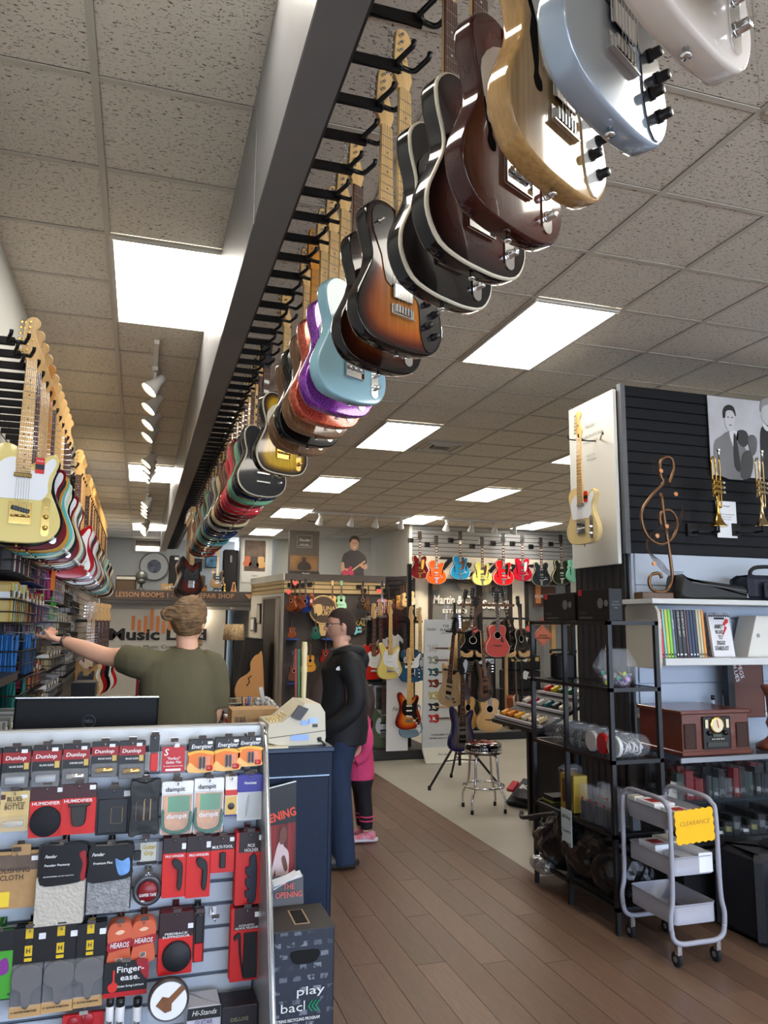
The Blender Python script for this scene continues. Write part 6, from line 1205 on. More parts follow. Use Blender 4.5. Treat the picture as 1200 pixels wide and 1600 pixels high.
o=one('silver_wrap',(lambda g:(crumple(g,(2.56,4.70,.13),(.05,.12,.05),77),g)[1])(G()),mat('silver_film',(190,194,198),.2,.8,bump=.8,bs=12),'crumpled silver wrapping under the pile of covers','wrapping')
t=thing('price_sign',(2.535,4.34,CH-1.20),'hand-lettered white card reading All Amp Covers $9.99 on the rack','sign'); G().box((0,-.0,-.02),(.003,.12,.24)).done('card',mat('card_bluish_white',(206,222,222),.6),t)
for z,s in((.055,'All Amp'),(-.025,'Covers'),(-.10,'$9.99')): text(s,t,(-.003,0,z),.022,INK,rot=(PI/2,0,-PI/2),w=.095,shear=.1)
# cases at the right edge
t=thing('padded_case',(3.36,3.62,0),'large black padded case with metal clips by the counter','case'); CB=mat('case_black_nylon',(26,26,32),.6,bump=.25,bs=120)
G().box((0,.04,.225),(.40,.36,.45),bev=.03).done('body',CB,t); G().box((.06,.0,.465),(.18,.10,.03),bev=.01).done('handle_pad',CB,t)
for z in(.10,.34): G().tube([(-.07+.022*math.cos(a*PI/5),-.145,z+.03*math.sin(a*PI/5)) for a in range(10)],.0035,5,closed=True).done('clip_ring',CHROME,t); G().tube([(-.07,-.146,z-.03),(-.06,-.15,z-.06)],.005,6).done('clip_hook',CHROME,t)
t=thing('hard_case',(3.42,3.30,0),'rounded black hard case at the right edge beside the padded case','case'); G().box((.05,.04,.20),(.42,.22,.40),bev=.05).done('body',mat('case_black_grain',(34,33,34),.5,bump=.3,bs=150),t); G().box((-.04,.04,.20),(.02,.228,.408),bev=.01).done('rim_band',mat('case_band',(48,47,48)),t); G().tube([(0,.03,.40),(.01,.03,.43),(.10,.03,.43),(.11,.03,.40)],.012,6).done('handle',RUBBER,t)
# the clearance cart
CT=mat('cart_grey',(160,160,170),.42); ct=thing('utility_cart',(2.72,3.62,0),'three-tier grey rolling cart with a yellow CLEARANCE sign','cart'); o0=ct.location
cw,cl=.30,.40  # width along x, length along y
ca=rad(0)
for s in(-1,1):
    q=[(s*.158,-cl/2,.175),(s*.160,-cl/2,.24),(s*.143,-cl/2,.34),(s*.138,-cl/2,.70),(s*.136,-cl/2+.02,.755),(s*.134,-cl/2+.07,.78),(s*.134,0,.783),(s*.134,cl/2-.07,.78),(s*.136,cl/2-.02,.755),(s*.138,cl/2,.70),(s*.143,cl/2,.34),(s*.160,cl/2,.24),(s*.158,cl/2,.175)]
    G().tube(smooth_path(q,5),.0125,10).done('side_handle',CT,ct)
    y=s*cl/2; G().tube(smooth_path([(-.158,y,.18),(-.145,y,.135),(-.10,y,.112),(0,y,.110),(.10,y,.112),(.145,y,.135),(.158,y,.18)],6),.0125,10).done('bottom_rail',CT,ct)
for k,(z,h) in enumerate(((.19,.09),(.42,.085),(.635,.085))):
    g=G(); y0,y1,x0,x1=-cl/2+.018,cl/2-.018,-.125,.130; r_=.03
    o_=rrect(x0,y0,x1,y1,r_,4); n=len(o_)
    L=[[g.b.verts.new((x,y,zz)) for x,y in (o_ if i<3 else [(a*.985,b*.985) for a,b in o_])] for i,zz in enumerate((z,z+.001,z+h,z+h,z+.004))]
    for A,B in zip(L,L[1:]):
        for i in range(n): g.b.faces.new((A[i],A[(i+1)%n],B[(i+1)%n],B[i])).smooth=True
    g.b.faces.new(L[0][::-1]); g.b.faces.new(L[-1]); g.done('tray',CT,ct)
    G().tube([(x*1.005,y*1.003,z+h) for x,y in o_],.0035,5,closed=True).done('tray_rim',CT,ct)
g=G()
for k in range(16): g.b2((-.09+.012*k,-.16,.1945),(-.086+.012*k,.10,.1955))
g.done('floor_slots',mat('slot_dark',(70,68,76)),ct)
for sx in(-1,1):
    for sy in(-1,1):
        x,y=sx*.115,sy*.19; G().b2((x-.012,y-.012,.06),(x+.012,y+.012,.11)).done('caster_fork',CHROME,ct); G().lathe([(.012,-.011),(.034,-.009),(.036,0),(.034,.009),(.012,.011)],(x,y+.012,.036),18,'x').done('wheel',RUBBER,ct); G().lathe([(.014,-.0125),(.014,.0125)],(x,y+.012,.036),12,'x').done('hub',mat('hub_grey',(120,120,124)),ct)
zb=[.724,.509]
def cbox(nm,lb,x0,y0,z0,x1,y1,z1,m,lab=None,rz=0):
    t=thing(nm,(2.72+(x0+x1)/2,3.62+(y0+y1)/2,z0),lb,'box',rz=rad(rz),group='white boxes on the clearance cart'); G().box((0,0,(z1-z0)/2),(x1-x0,y1-y0,z1-z0),bev=.002).done('carton',m,t)
    if lab: G().box((0,0,(z1-z0)+.0006),((x1-x0)*.7,(y1-y0)*.5,.001)).done('top_label',lab,t)
    return t
RL=mat('red_print_label',(170,50,46),.5,noise=.5,ns=20)
cbox('white_box','white box with a red-printed lid at the back of the cart top tray',-.11,-.04,.642,.02,.12,.735,PAPER,RL); cbox('white_box','small white box nearest in the cart top tray',-.09,-.185,.642,.02,-.06,.725,PAPER,RL); cbox('white_box','pale box at the far left of the cart top tray',-.11,.13,.642,-.05,.19,.74,mat('cream_box',(224,218,200)))
cbox('white_box','white box with red-printed lid in the middle tray',-.10,-.02,.425,.0,.12,.525,PAPER,RL); cbox('white_box','open white box in the front of the middle tray',-.06,-.17,.425,.03,-.04,.505,PAPER); cbox('white_box','tall white box at the right of the middle tray',.035,-.185,.425,.12,.0,.52,PAPER); cbox('white_box','long pale box at the back right of the middle tray',.02,.02,.425,.12,.17,.525,mat('cream_box',(224,218,200)))
cbox('white_box','flat red and white leaflet box at the left of the middle tray',-.115,-.18,.425,-.065,-.03,.47,RL)
t=thing('clearance_sign',(2.72-.01,3.62-cl/2-.022,.665),'bright yellow zigzag-edged paper sign reading CLEARANCE','sign'); ed=[]
W_,H_=.112,.078; n1,n2=12,8
for k in range(n1): ed.append((-W_+2*W_*k/n1+(W_/n1 if k%2 else 0)*0,H_+(.006 if k%2 else -.001)))
for k in range(n2): ed.append((W_+(.006 if k%2 else -.001),H_-2*H_*k/n2))
for k in range(n1): ed.append((W_-2*W_*k/n1,-H_-(.006 if k%2 else -.001)))
for k in range(n2): ed.append((-W_-(.006 if k%2 else -.001),-H_+2*H_*k/n2))
G().prism(ed,-.001,.001).done('paper',mat('neon_yellow_orange',(255,190,10),.7),t); text('CLEARANCE',t,(0,-.0015,.015),.022,mat('pen_brown',(170,120,20)),w=.18,shear=.15); t.rotation_euler=(0,rad(-3),0)
# ================================================================ the counter and its slatwall of accessories
PY=3.0; PT=CH-.372; PXR=.452
PSL=mat('counter_slat_grey_blue',(196,204,214),.38,noise=.03,ns=4); PGR=mat('counter_slat_groove',(96,104,118),.6); PFR=mat('counter_frame',(196,198,198),.35,.3)
pn=thing('counter_slatwall',(-.16,PY,0),'grey slatted front of the sales counter hung with accessories','counter')
bx('backing',(-.78,PY+.008,0),(PXR,PY+.04,PT-.03),PGR,pn)
for k in range(21):
    z=PT-.085-.0775*(k+1)
    if z>0: bx('slat',(-.78,PY-.006,z+.006),(PXR,PY+.01,z+.074),PSL,pn,bev=.003)
bx('top_frame',(-.78,PY-.02,PT-.068),(PXR+.01,PY+.05,PT),PFR,pn,bev=.006)
for x in(-.27,.0,.40): G().lathe([(.005,0),(.004,.003),(0,.003)],(x+.16,-.02,PT-.035),10,'y').done('screw',mat('screw_dark',(90,90,90),.3,.8),pn)
G().prism([(2.97-PY,PT+.0),(3.05-PY,PT+.0),(3.05-PY,0),(2.44-PY,0),(2.60-PY,CH-1.25),(2.90-PY,PT-.10),(2.93-PY,PT-.03)],-.009,.009).done('side_wing',mat('wing_grey',(170,172,174),.3,.4),pn)
s_=LAST; s_.rotation_euler=(0,0,PI/2); s_.location=(PXR+.012+.16,0,0)
g=G(); g.tube([(0,2.955-PY,PT-.01),(0,2.925-PY,PT-.04),(0,2.895-PY,PT-.11),(0,2.595-PY,CH-1.25),(0,2.435-PY,.0)],.0075,8); o=g.done('chrome_edge',CHROME,pn); o.location=(PXR+.012+.16,0,0)
bx('counter_top',(-.78,PY+.04,PT-.30),(PXR+.02,PY+.75,PT-.27),mat('counter_top_dark',(60,56,54),.5),pn); bx('base',(-.78,PY+.45,0),(PXR,PY+.75,PT-.30),mat('counter_base',(70,66,64),.6),pn)
HKC=CHROME
HK=[]
def peg(x,z,L,word):
    t=thing('peg_hook',(x,PY-.006,z),'chrome hook %s'%word,'hook',group='chrome peg hooks on the counter slatwall')
    G().box((0,-.003,.008),(.022,.006,.03)).done('plate',HKC,t); G().tube([(0,0,0),(0,-L,0),(0,-L-.006,.008)],.0025,6).done('rod',HKC,t); G().box((0,-L-.008,.020),(.026,.001,.016),rot=(.4,0,0)).done('scan_plate',mat('scan_plate_metal',(170,176,186),.15,.9),t)
def short(l,n=10):
    w=l.split(' on the ')[0].split(' beside ')[0].replace(', ',', ').split()[:n]
    while w[-1] in('a','the','with','of','and','in','by'): w.pop()
    return ' '.join(w).rstrip(',')
def C_(c,r=.4,**k): return c if not isinstance(c,tuple) else col(c,r,**k)
def card(name,label,box,n,parts,cat='packet',Y0=2.90,group=None,base=None,gap=.011,skew=0,round_=None):
    x0,y0,x1,y1=box; cx=(x0+x1)/2; a=P(cx,y0,Y=Y0); b=P(cx,y1,Y=Y0); L_=P(x0,(y0+y1)/2,Y=Y0); R_=P(x1,(y0+y1)/2,Y=Y0); w=R_.x-L_.x; h=a.z-b.z
    t=thing(name,((L_.x+R_.x)/2,Y0,a.z),label+(' (frontmost)' if False else ''),cat,group=group or (name.replace('_',' ')+'s on the counter slatwall'))
    t.rotation_euler=(0,rad(skew),0)
    if round_: G().lathe([(w/2,0),(w/2,.012),(w*.34,.014),(w*.34,.010)],(0,.006,-h/2),28,'y').done('body',C_(base),t)
    elif base is not None: G().prism(rrect(-w/2,-h,w/2,0,min(w,h)*.04,2),-.0012,.0012).done('backing_card',C_(base),t)
    for p in parts:
        k=p[0]
        if k=='R': _,nm,u0,v0,u1,v1,c,d=p; G().b2((w*(u0-.5),-.0012-d,h*(v0-1)),(w*(u1-.5),-.0012,h*(v1-1)),bev=min(.004,d*.4)).done(nm,C_(c),t)
        elif k=='T': _,s,u,v,hh,c=p[:6]; text(s,t,(w*(u-.5),-.0012-(p[8] if len(p)>8 else .0014),h*(v-1)),hh*h,C_(c),w=w*p[6] if len(p)>6 and p[6] else None,shear=p[7] if len(p)>7 else 0,bold=.02)
        elif k=='D': _,nm,u,v,r,c,d=p; G().lathe([(r*w,0),(r*w,d*.7),(r*w*.9,d),(0,d)],(w*(u-.5),-.0012,h*(v-1)),24,'y').done(nm,C_(c),t)
        elif k=='P': _,nm,q,c,d=p; G().prism(smooth_loop([(w*(u-.5),h*(v-1)) for u,v in q],3),-.0012-d,-.0012,bev=min(.002,d*.3)).done(nm,C_(c),t)
        elif k=='C': _,nm,u0,u1,v,r,c=p; G().lathe([(r*h*.8,w*(u0-.5)),(r*h,w*(u0-.5)+.001),(r*h,w*(u1-.5)-.001),(r*h*.8,w*(u1-.5))],(0,-.010,h*(v-1)),14,'x').done(nm,C_(c),t)
        elif k=='B': _,nm,u0,v0,u1,v1,c,d=p; G().prism(rrect(w*(u0-.5),h*(v0-1),w*(u1-.5),h*(v1-1),.003,2),-.0012-d,-.0012,bev=.002).done(nm,C_(c),t)
    r=random.Random(int(x0*7+y0))
    for k in range(1,n):
        c=dup(t); c.location=(t.location.x+r.uniform(-.002,.002),Y0+gap*k,t.location.z+r.uniform(-.001,.001)); c['label']='%s behind the front %s'%(['','first','second','third','fourth','fifth'][k],short(label,12))
    depth=PY-.006-Y0; peg((L_.x+R_.x)/2,a.z-min(.012,h*.1)+.002,depth+.012,'holding the '+short(label,12))
    return t
RED=(206,32,28); DR=(150,20,26); K_=(20,20,22); W_=(235,235,235)
slide=lambda c,tx:[('R','red_band',0,.62,1,.88,DR,.0005),('T','Dunlop',.47,.74,.10,W_,.74,.15),('P','white_oval',[(.06,.74),(.12,.83),(.5,.845),(.88,.83),(.94,.74),(.88,.65),(.5,.635),(.12,.65)],DR,.0009),('T',tx,.5,.53,.045,W_,.5),('R','yellow_square',.78,.46,.95,.62,(206,176,90),.001),('R','price_sticker',.66,.86,.88,.95,PAPER,.001),('B','blister',.02,.03,.98,.40,CLEAR,.020),('C','slide_tube',.16,.84,.21,.085,c)]
GLT=mat('slide_glass',(214,220,226),.08,al=.4); wh=['at the left edge','second from the left','in the middle','fourth along','rightmost, gold tube']
for k,(b,c,tx) in enumerate((((3,1168,47,1232),GLT,'GLASS SLIDE'),((50,1165,95,1230),GLT,'GLASS SLIDE'),((98,1163,140,1225),CHROME,'CHROME SLIDE'),((143,1160,184,1214),BRASS,'BRASS SLIDE'),((186,1158,226,1216),BRASS,'BRASS SLIDE'))): card('slide_pack','red and black guitar slide pack %s on the top row'%wh[k],b,3,slide(c,tx),base=K_)
card('slide_pack','slide pack cut by the picture edge on the top row',(-42,1171,1,1234),3,slide(GLT,'GLASS SLIDE'),base=K_)
card('tuning_tool_pack','thin black and red pack beside the slides on the top row',(233,1150,249,1206),4,[('R','black_top',.05,.55,.95,1,K_,.001),('B','red_item',.15,.03,.85,.52,RED,.012)],base=CLEAR,gap=.014)
card('guitar_mat_pack','red and white card in clear plastic on the top row',(251,1160,291,1208),1,[('R','red_card',.06,.05,.94,.86,(190,26,34),.002),('T','"Perfect"',.5,.48,.09,W_,.5,.1,.004),('T','Guitar Mat',.5,.36,.09,W_,.6,.1,.004),('T','S',.2,.68,.22,W_,None,.2,.004),('T','for cleaner work and setup',.5,.24,.04,W_,.75,0,.004),('R','price_sticker',.5,.84,.72,.96,PAPER,.003),('R','white_base',.2,.08,.8,.15,W_,.0035)],base=CLEAR)
def batt(u): return [('R','orange_field',0,.0,1,.60,(232,120,30),.0006),('P','flame_stripe',[(0,.52),(.4,.60),(1,.52),(1,.62),(.5,.68),(0,.62)],(240,180,60),.001),('T','Energizer',.5,.79,.13,W_,.84,.2,.002),('P','pale_arch',[(.0,.0),(.05,.3),(.4,.1),(.9,.2),(1,.0)],(244,190,110),.001),('B','battery_blister',.36,.08,.86,.50,CLEAR,.012),('C','battery',0,0,0,0,K_)][:5]+[('R','battery',.42,.1,.52,.48,(40,44,52),.010),('R','battery',.56,.1,.66,.48,(46,50,58),.010),('R','price_sticker',.74,.86,.94,.95,PAPER,.001),('R','small_red_label',.70,.04,.96,.2,RED,.0125)][:3+u]
for k,b in enumerate(((295,1156,334,1206),(336,1153,375,1203),(372,1151,409,1196))):
    t=card('battery_pack','orange and black Energizer battery pack, %s of three on the top row'%['left','middle','right'][k],b,3,batt(1 if k else 4 if k==0 else 2),base=(26,22,22))
card('slide_pack','cream BLUES BOTTLE slide pack at the left edge of the second row',(0,1236,45,1299),1,[('T','BLUES',.48,.80,.11,(50,34,26),.52),('T','GUITAR SLIDE',.5,.70,.04,(50,34,26),.7),('T','BOTTLE',.48,.60,.12,(50,34,26),.66),('R','price_sticker',.7,.82,.92,.9,PAPER,.001),('R','brown_mark',.0,.80,.16,.92,(84,40,30),.001),('B','blister',.02,.02,.95,.38,CLEAR,.02),('C','slide_tube',.12,.85,.2,.08,GLT)],base=mat('parchment',(206,180,124),.6,noise=.12,ns=14))
hum=lambda s:[('R','red_field',0,0,1,.72,RED,.0006),('R','price_sticker',.80,.88,.98,.97,PAPER,.001),('T',s,.48,.665,.065,W_,.84,0,.002)]
card('humidifier_pack','red HUMIDIFIER pack with a round black cover on the second row',(46,1229,98,1308),1,hum('HUMIDIFIER')+[('D','sound_hole_cover',.5,.32,.47,mat('felt_black',(20,22,28),.8),.014)],base=(60,14,20))
card('humidifier_pack','red HUMIDIFIER pack with a black cup on the second row',(96,1225,149,1303),2,hum('HUMIDIFIER')+[('P','black_cup',[(.22,.60),(.82,.60),(.74,.54),(.70,.22),(.5,.17),(.34,.22),(.28,.54)],mat('cup_dark',(40,34,30),.35),.016),('B','cup_rim',.20,.57,.84,.62,mat('cup_dark',(40,34,30)),.020)],base=(60,14,20),Y0=2.895)
card('reed_pack','matt black hanging packet with a small tan booklet print on the second row',(150,1232,204,1304),1,[('B','inner_pouch',.06,.04,.92,.78,mat('pouch_black',(18,20,26),.4),.006),('R','tan_print',.42,.25,.78,.60,(196,160,106),.008),('R','grey_line',.08,.07,.4,.10,(120,120,122),.0075),('R','price_sticker',.78,.82,.98,.94,PAPER,.002)],base=(24,26,34),Y0=2.93)
card('foil_pouch','shiny black foil pouch with cork-coloured sticks on the second row',(203,1217,249,1304),2,[('P','foil',[(.0,0),(.04,.5),(0,.98),(.5,.93),(1,1),(.95,.5),(1,.02),(.5,.06)],mat('shiny_black_vinyl',(12,12,14)),.012),('R','cork_sticks',.18,.25,.50,.62,(186,150,110),.0135),('R','cork_sticks',.46,.25,.72,.66,(200,166,124),.0145)],base=(14,14,18))
for k,b in enumerate(((252,1221,301,1303),(303,1216,349,1301))): card('dampit_pack','green tube dampit pack with a white header, %s on the second row'%['left','right'][k],b,2,[('R','orange_print',.04,.0,.96,.74,mat('dampit_print',(196,140,96),.5,noise=.5,ns=12),.0006),('R','green_print',.2,.42,.9,.72,mat('dampit_green',(60,140,96),.5,noise=.3,ns=12),.001),('T','dampit',.42,.85,.085,INK,.62),('T','dampit',.5,.34,.09,W_,.66,0,.003),('P','green_tube',[(.02,.45),(.04,.12),(.5,.0),(.94,.1),(.98,.4),(.90,.4),(.84,.14),(.5,.07),(.14,.14),(.10,.45)],mat('green_rubber',(16,96,76),.3),.010),('B','clear_bag',.0,.0,1,.78,CLEAR,.014)],base=PAPER)
card('tube_box','slim white, red and gold box on the second row',(352,1213,371,1275),4,[('R','gold_field',.05,.03,.95,.5,(214,176,96),.001),('R','red_band',.0,.52,1,.66,(200,50,40),.0015),('R','blue_foot',0,0,1,.04,(60,50,130),.002),('D','emblem',.5,.25,.28,(50,40,30),.0016)],base=(236,232,224),gap=.015)
card('blue_header_pack','white packet with a royal blue header on the second row',(371,1210,409,1281),3,[('R','blue_header',-.02,.62,1.06,1,(50,46,140),.004),('T','Humistat',.5,.82,.06,W_,.5,.1,.006),('P','pencil_shape',[(.42,.52),(.5,.54),(.44,.2),(.38,.08),(.36,.2)],(150,156,160),.004),('B','clear_bag',.04,.02,.96,.60,CLEAR,.006)],base=(206,208,206),gap=.02)
card('polishing_cloth_box','brown POLISHING CLOTH carton at the left of the third row',(-14,1330,62,1419),1,[('R','dark_header',0,.66,1,.94,mat('carton_dark_print',(92,76,64),.6,noise=.4,ns=9),.001),('T','POLISHING\nCLOTH',.42,.60,.09,(60,44,34),.72),('R','yellow_sticker',.0,.04,.40,.30,(238,206,60),.0015),('R','price_sticker',.80,.82,.98,.90,PAPER,.002),('B','hang_tab',.38,.92,.78,1.12,(176,140,95),.003)],base=CARD,Y0=2.91)
card('shop_cloth','folded cream Fender Factory cloth with a black header on the third row',(57,1318,135,1442),2,[('B','folded_cloth',.0,.0,.97,.60,mat('cream_towel',(196,190,178),.95,noise=.05,ns=30,bump=.8,bs=90),.020),('B','folded_edge',.04,.06,.99,.56,mat('cream_towel',(196,190,178)),.012),('P','black_header',[(.08,.52),(.06,.75),(.10,1),(.5,1.01),(.98,1),(.97,.75),(.96,.55),(.5,.50)],mat('header_black',(18,18,22),.2),.024),('P','red_corner',[(.97,.55),(.86,.58),(.90,.75),(.82,.88),(.97,.9)],(150,24,30),.025),('T','Fender',.26,.87,.04,W_,.24,.35,.027),('T','Fender Factory',.40,.76,.028,W_,.5,0,.027),('T','MICROFIBER SHOP CLOTH',.44,.62,.012,W_,.6,0,.027)],base=(30,30,34),Y0=2.90)
card('plush_cloth','grey plush polishing cloth with a black and blue header on the third row',(136,1318,206,1423),2,[('B','folded_cloth',.02,.0,.97,.56,mat('grey_plush',(150,152,154),.95,noise=.25,ns=60,bump=1,bs=120),.022),('P','black_header',[(.03,.48),(.02,.75),(.04,1),(.5,1.01),(1,1),(.98,.75),(.98,.52),(.5,.47)],mat('header_black',(18,18,22)),.025),('P','blue_cloth_print',[(.60,.80),(.68,.58),(.78,.54),(.94,.60),(.92,.80),(.76,.76)],mat('print_sky_blue',(110,160,220),.4,noise=.4,ns=20),.0265),('T','Fender',.22,.88,.05,W_,.28,.35,.028),('T','Premium Plus',.34,.75,.035,W_,.42,0,.028)],base=(30,30,34))
card('truss_tool_pack','clear pack with yellow lettering and a black part on the third row',(206,1312,248,1355),1,[('T','Guitar\nGrip',.62,.62,.16,(200,170,50),.5,.1,.004),('B','black_tool',.08,.3,.34,.65,K_,.010),('B','black_rod',.2,.12,.95,.22,K_,.006),('R','paper_insert',.3,.2,.9,.9,(206,206,196),.001)],base=CLEAR,Y0=2.93)
card('gaffer_tape','round roll of black gaffer tape with a red label on the third row',(207,1362,254,1420),1,[('D','red_label',.5,.5,.33,mat('tape_label',(130,20,28),.35),.018),('T','GAFFER TAPE',.5,.42,.08,W_,.56,0,.021),('R','price_sticker',.28,.22,.42,.30,PAPER,.020)],base=mat('tape_grey_black',(72,72,76),.3,coat=.5),round_=True,cat='tape',Y0=2.92)
win=[('R','black_header',0,.74,1,1,(34,18,20),.001),('R','price_sticker',.80,.80,.98,.90,PAPER,.0018),('T','PRO-WINDER',.5,.69,.04,W_,.8,0,.002),('P','black_winder',[(.4,.60),(.5,.66),(.72,.62),(.86,.52),(.84,.2),(.74,.12),(.64,.2),(.66,.45),(.52,.50)],K_,.014)]
for k,b in enumerate(((254,1309,290,1402),(291,1306,329,1402))): card('string_winder_pack','red PRO-WINDER pack, %s of two on the third row'%['left','right'][k],b,5,win,base=RED,gap=.013)
card('multi_tool_pack','red MULTI-TOOL pack on the third row',(328,1306,366,1363),2,[('R','black_header',0,.62,1,1,(40,18,20),.001),('T','MULTI-TOOL',.5,.70,.08,W_,.84,0,.002),('B','black_tool',.40,.14,.64,.56,K_,.012),('R','price_sticker',.8,.84,.98,.95,PAPER,.0018)],base=RED)
card('pick_holder_pack','red PICK HOLDER pack with a notched black strip on the third row',(368,1300,411,1413),5,[('R','black_header',.1,.72,1,1,(36,18,20),.001),('T','PICK\nHOLDER',.55,.78,.045,W_,.5,0,.002),('P','notched_strip',[(.50,.66),(.74,.66),(.74,.08),(.46,.04),(.48,.10),(.36,.12),(.36,.20),(.48,.22),(.36,.28),(.36,.36),(.48,.38),(.36,.44),(.36,.52),(.48,.54)],mat('navy_plastic',(26,30,48),.35),.012),('R','price_sticker',.82,.88,1,.95,PAPER,.0018)],base=RED,gap=.015)
card('green_pack','green and black packet cut by the picture edge on the fourth row',(-30,1455,19,1562),3,[('R','black_header',0,.7,1,1,K_,.001),('P','purple_mark',[(.5,.5),(.8,.6),(.9,.4),(.6,.35)],(130,50,140),.002)],base=(70,160,50))
for k,b in enumerate(((18,1450,68,1588),(68,1446,118,1580),(116,1443,163,1572))): card('ergonomic_strap_pack','black and yellow H strap pack, %s of three on the fourth row'%['left','middle','right'][k],b,4,[('R','yellow_stripe',.36,.62,.60,1,(226,190,40),.002),('R','black_gap',.36,.80,.60,.88,K_,.0024),('R','black_gap',.36,.66,.60,.68,K_,.0024),('T','H',.48,.74,.055,K_,.12,0,.003),('P','grey_strap',[(.08,.54),(.5,.60),(.92,.54),(.96,.36),(.70,.28),(.62,.14),(.50,.10),(.36,.16),(.30,.30),(.04,.36)],mat('strap_grey',(84,80,80),.8,noise=.08,ns=40),.014),('R','kraft_base',0,.0,1,.13,(196,156,104),.004),('T','H  GUITAR HUMIDIFIER',.46,.065,.022,INK,.8,.1,.006),('T','AGED SUEDE',.05,.28,.03,INK,.26,0,.004),('R','price_sticker',.78,.86,1.0,.93,PAPER,.003),('B','clear_bag',.02,.13,.98,.60,CLEAR,.018)],base=mat('pack_near_black',(26,26,28),.3),gap=.018)
for k,b in enumerate(((167,1441,206,1516),(205,1437,243,1504))): card('earplug_pack','orange HEAROS earplug pack with a wavy outline, %s on the fourth row'%['left','right'][k],b,5,[('P','wavy_card',[(.5,1),(.86,.97),(1,.80),(.97,.55),(.92,.42),(.99,.2),(.93,.04),(.5,.0),(.07,.04),(.01,.2),(.08,.42),(.03,.55),(0,.80),(.14,.97)],(206,98,66),.003),('P','red_banner',[(.04,.58),(.5,.62),(.98,.66),(.96,.48),(.5,.43),(.05,.40)],(160,30,36),.004),('T','HEAROS',.5,.53,.11,W_,.74,.12,.006),('P','pale_oval',[(.3,.78),(.5,.84),(.7,.8),(.5,.74)],(240,200,170),.004),('R','white_sticker',.38,.14,.62,.26,PAPER,.005)],base=None,gap=.013)
t=card('finger_ease_display','black and red Finger-ease card above three spray cans on the lowest row',(162,1502,230,1556),1,[('R','red_foot',0,0,1,.14,(180,28,34),.001),('P','red_corner',[(.72,.98),(1,.98),(1,.4)],(150,30,40),.0012),('P','red_guitar',[(.12,.2),(.1,.35),(.2,.45),(.2,.75),(.25,.75),(.25,.45),(.32,.36),(.3,.2),(.2,.14)],(214,50,40),.002),('T','Finger-\nease.',.60,.66,.17,W_,.62,0,.003),('T','Guitar String Lubricant',.62,.30,.06,W_,.6,0,.003)],base=K_,Y0=2.88)
for k,(x0,x1) in enumerate(((166,179),(181,196),(208,223))):
    a=P((x0+x1)/2,1559,Y=2.88); r=(P(x1,1570,Y=2.88).x-P(x0,1570,Y=2.88).x)/2; t=thing('spray_can',(a.x,2.88,a.z-.15),'white Finger-ease spray can with a black cap, %s of three'%['left','middle','right'][k],'can',group='spray cans under the Finger-ease card'); G().lathe([(r,0),(r,.122),(r*.8,.128)],n=18).done('can',mat('can_white',(222,222,224),.3),t); G().lathe([(r*.92,.126),(r*.92,.150),(0,.150)],n=18).done('cap',BLACK,t); text('Finger\nease',t,(0,-r-.001,.072),.011,INK,bold=.03,w=r*1.4)
a=P(197,1600,Y=2.9); o=bx('can_tray',(a.x-.10,2.80,a.z-.075),(a.x+.10,2.98,a.z-.055),mat('wire_black',(30,30,32),.5)); tag(o,'black wire tray holding the spray cans','tray')
card('feedback_suppressor_pack','red FEEDBACK SUPPRESSOR pack with a round black plug on the fourth row',(248,1425,301,1522),5,[('R','black_header',0,.60,1,1,(44,18,22),.001),('T','FEEDBACK\nSUPPRESSOR',.5,.63,.035,W_,.8,0,.002),('D','rubber_plug',.54,.30,.43,mat('plug_black',(24,24,28),.6),.016),('R','price_sticker',.84,.72,1,.80,PAPER,.0018)],base=RED,gap=.012)
card('strap_lock_pack','narrow black and red stack beside the empty hook on the fourth row',(302,1425,319,1503),5,[('R','red_lower',.1,.02,.9,.38,RED,.004),('B','black_item',.15,.40,.85,.95,K_,.010)],base=(40,24,26),gap=.014)
card('quick_release_pack','red ACOUSTIC QUICK RELEASE strap pack at the right of the fourth row',(360,1418,408,1532),4,[('R','black_header',.1,.70,1,1,(50,18,22),.001),('T','ACOUSTIC\nQUICK RELEASE',.5,.74,.026,W_,.74,0,.002),('B','black_strap',.42,.04,.86,.66,mat('strap_weave',(28,26,28),.7,bump=.3,bs=200),.008),('P','strap_loop',[(.10,.62),(.3,.66),(.34,.4),(.44,.1),(.40,.08),(.28,.38),(.24,.60),(.13,.56)],K_,.010),('R','price_sticker',.76,.86,.94,.93,PAPER,.0018)],base=RED,gap=.016)
p=P(333,1428,Y=2.98); peg(p.x,p.z,.09,'with nothing on it, right of the feedback suppressors on the slatwall')
p=P(262,1560,Y=2.88); t=thing('round_tin',(p.x,2.86,p.z),'clear round tub with a white lid printed with a guitar headstock','tub'); G().lathe([(.056,-.06),(.066,-.05),(.066,.035),(.062,.045)],(0,0,-.02),24,'y').done('tub_body',CLEAR,t)
G().lathe([(.066,0),(.066,.02),(.058,.024),(0,.024)],(0,-.02,.02),28,'y').done('lid',mat('tin_dark_rim',(60,54,50),.4),t); G().lathe([(.058,0),(.058,.001)],(0,-.0445,.02),28,'y').done('lid_print',PAPER,t); G().prism([(-.04,-.01),(-.02,.015),(.0,.01),(.04,.045),(.05,.03),(.01,-.008),(.01,-.03),(-.01,-.035)],-.0475,-.0455).done('printed_headstock',mat('print_brown',(110,70,40)),t); LAST.location=(0,0,.02)
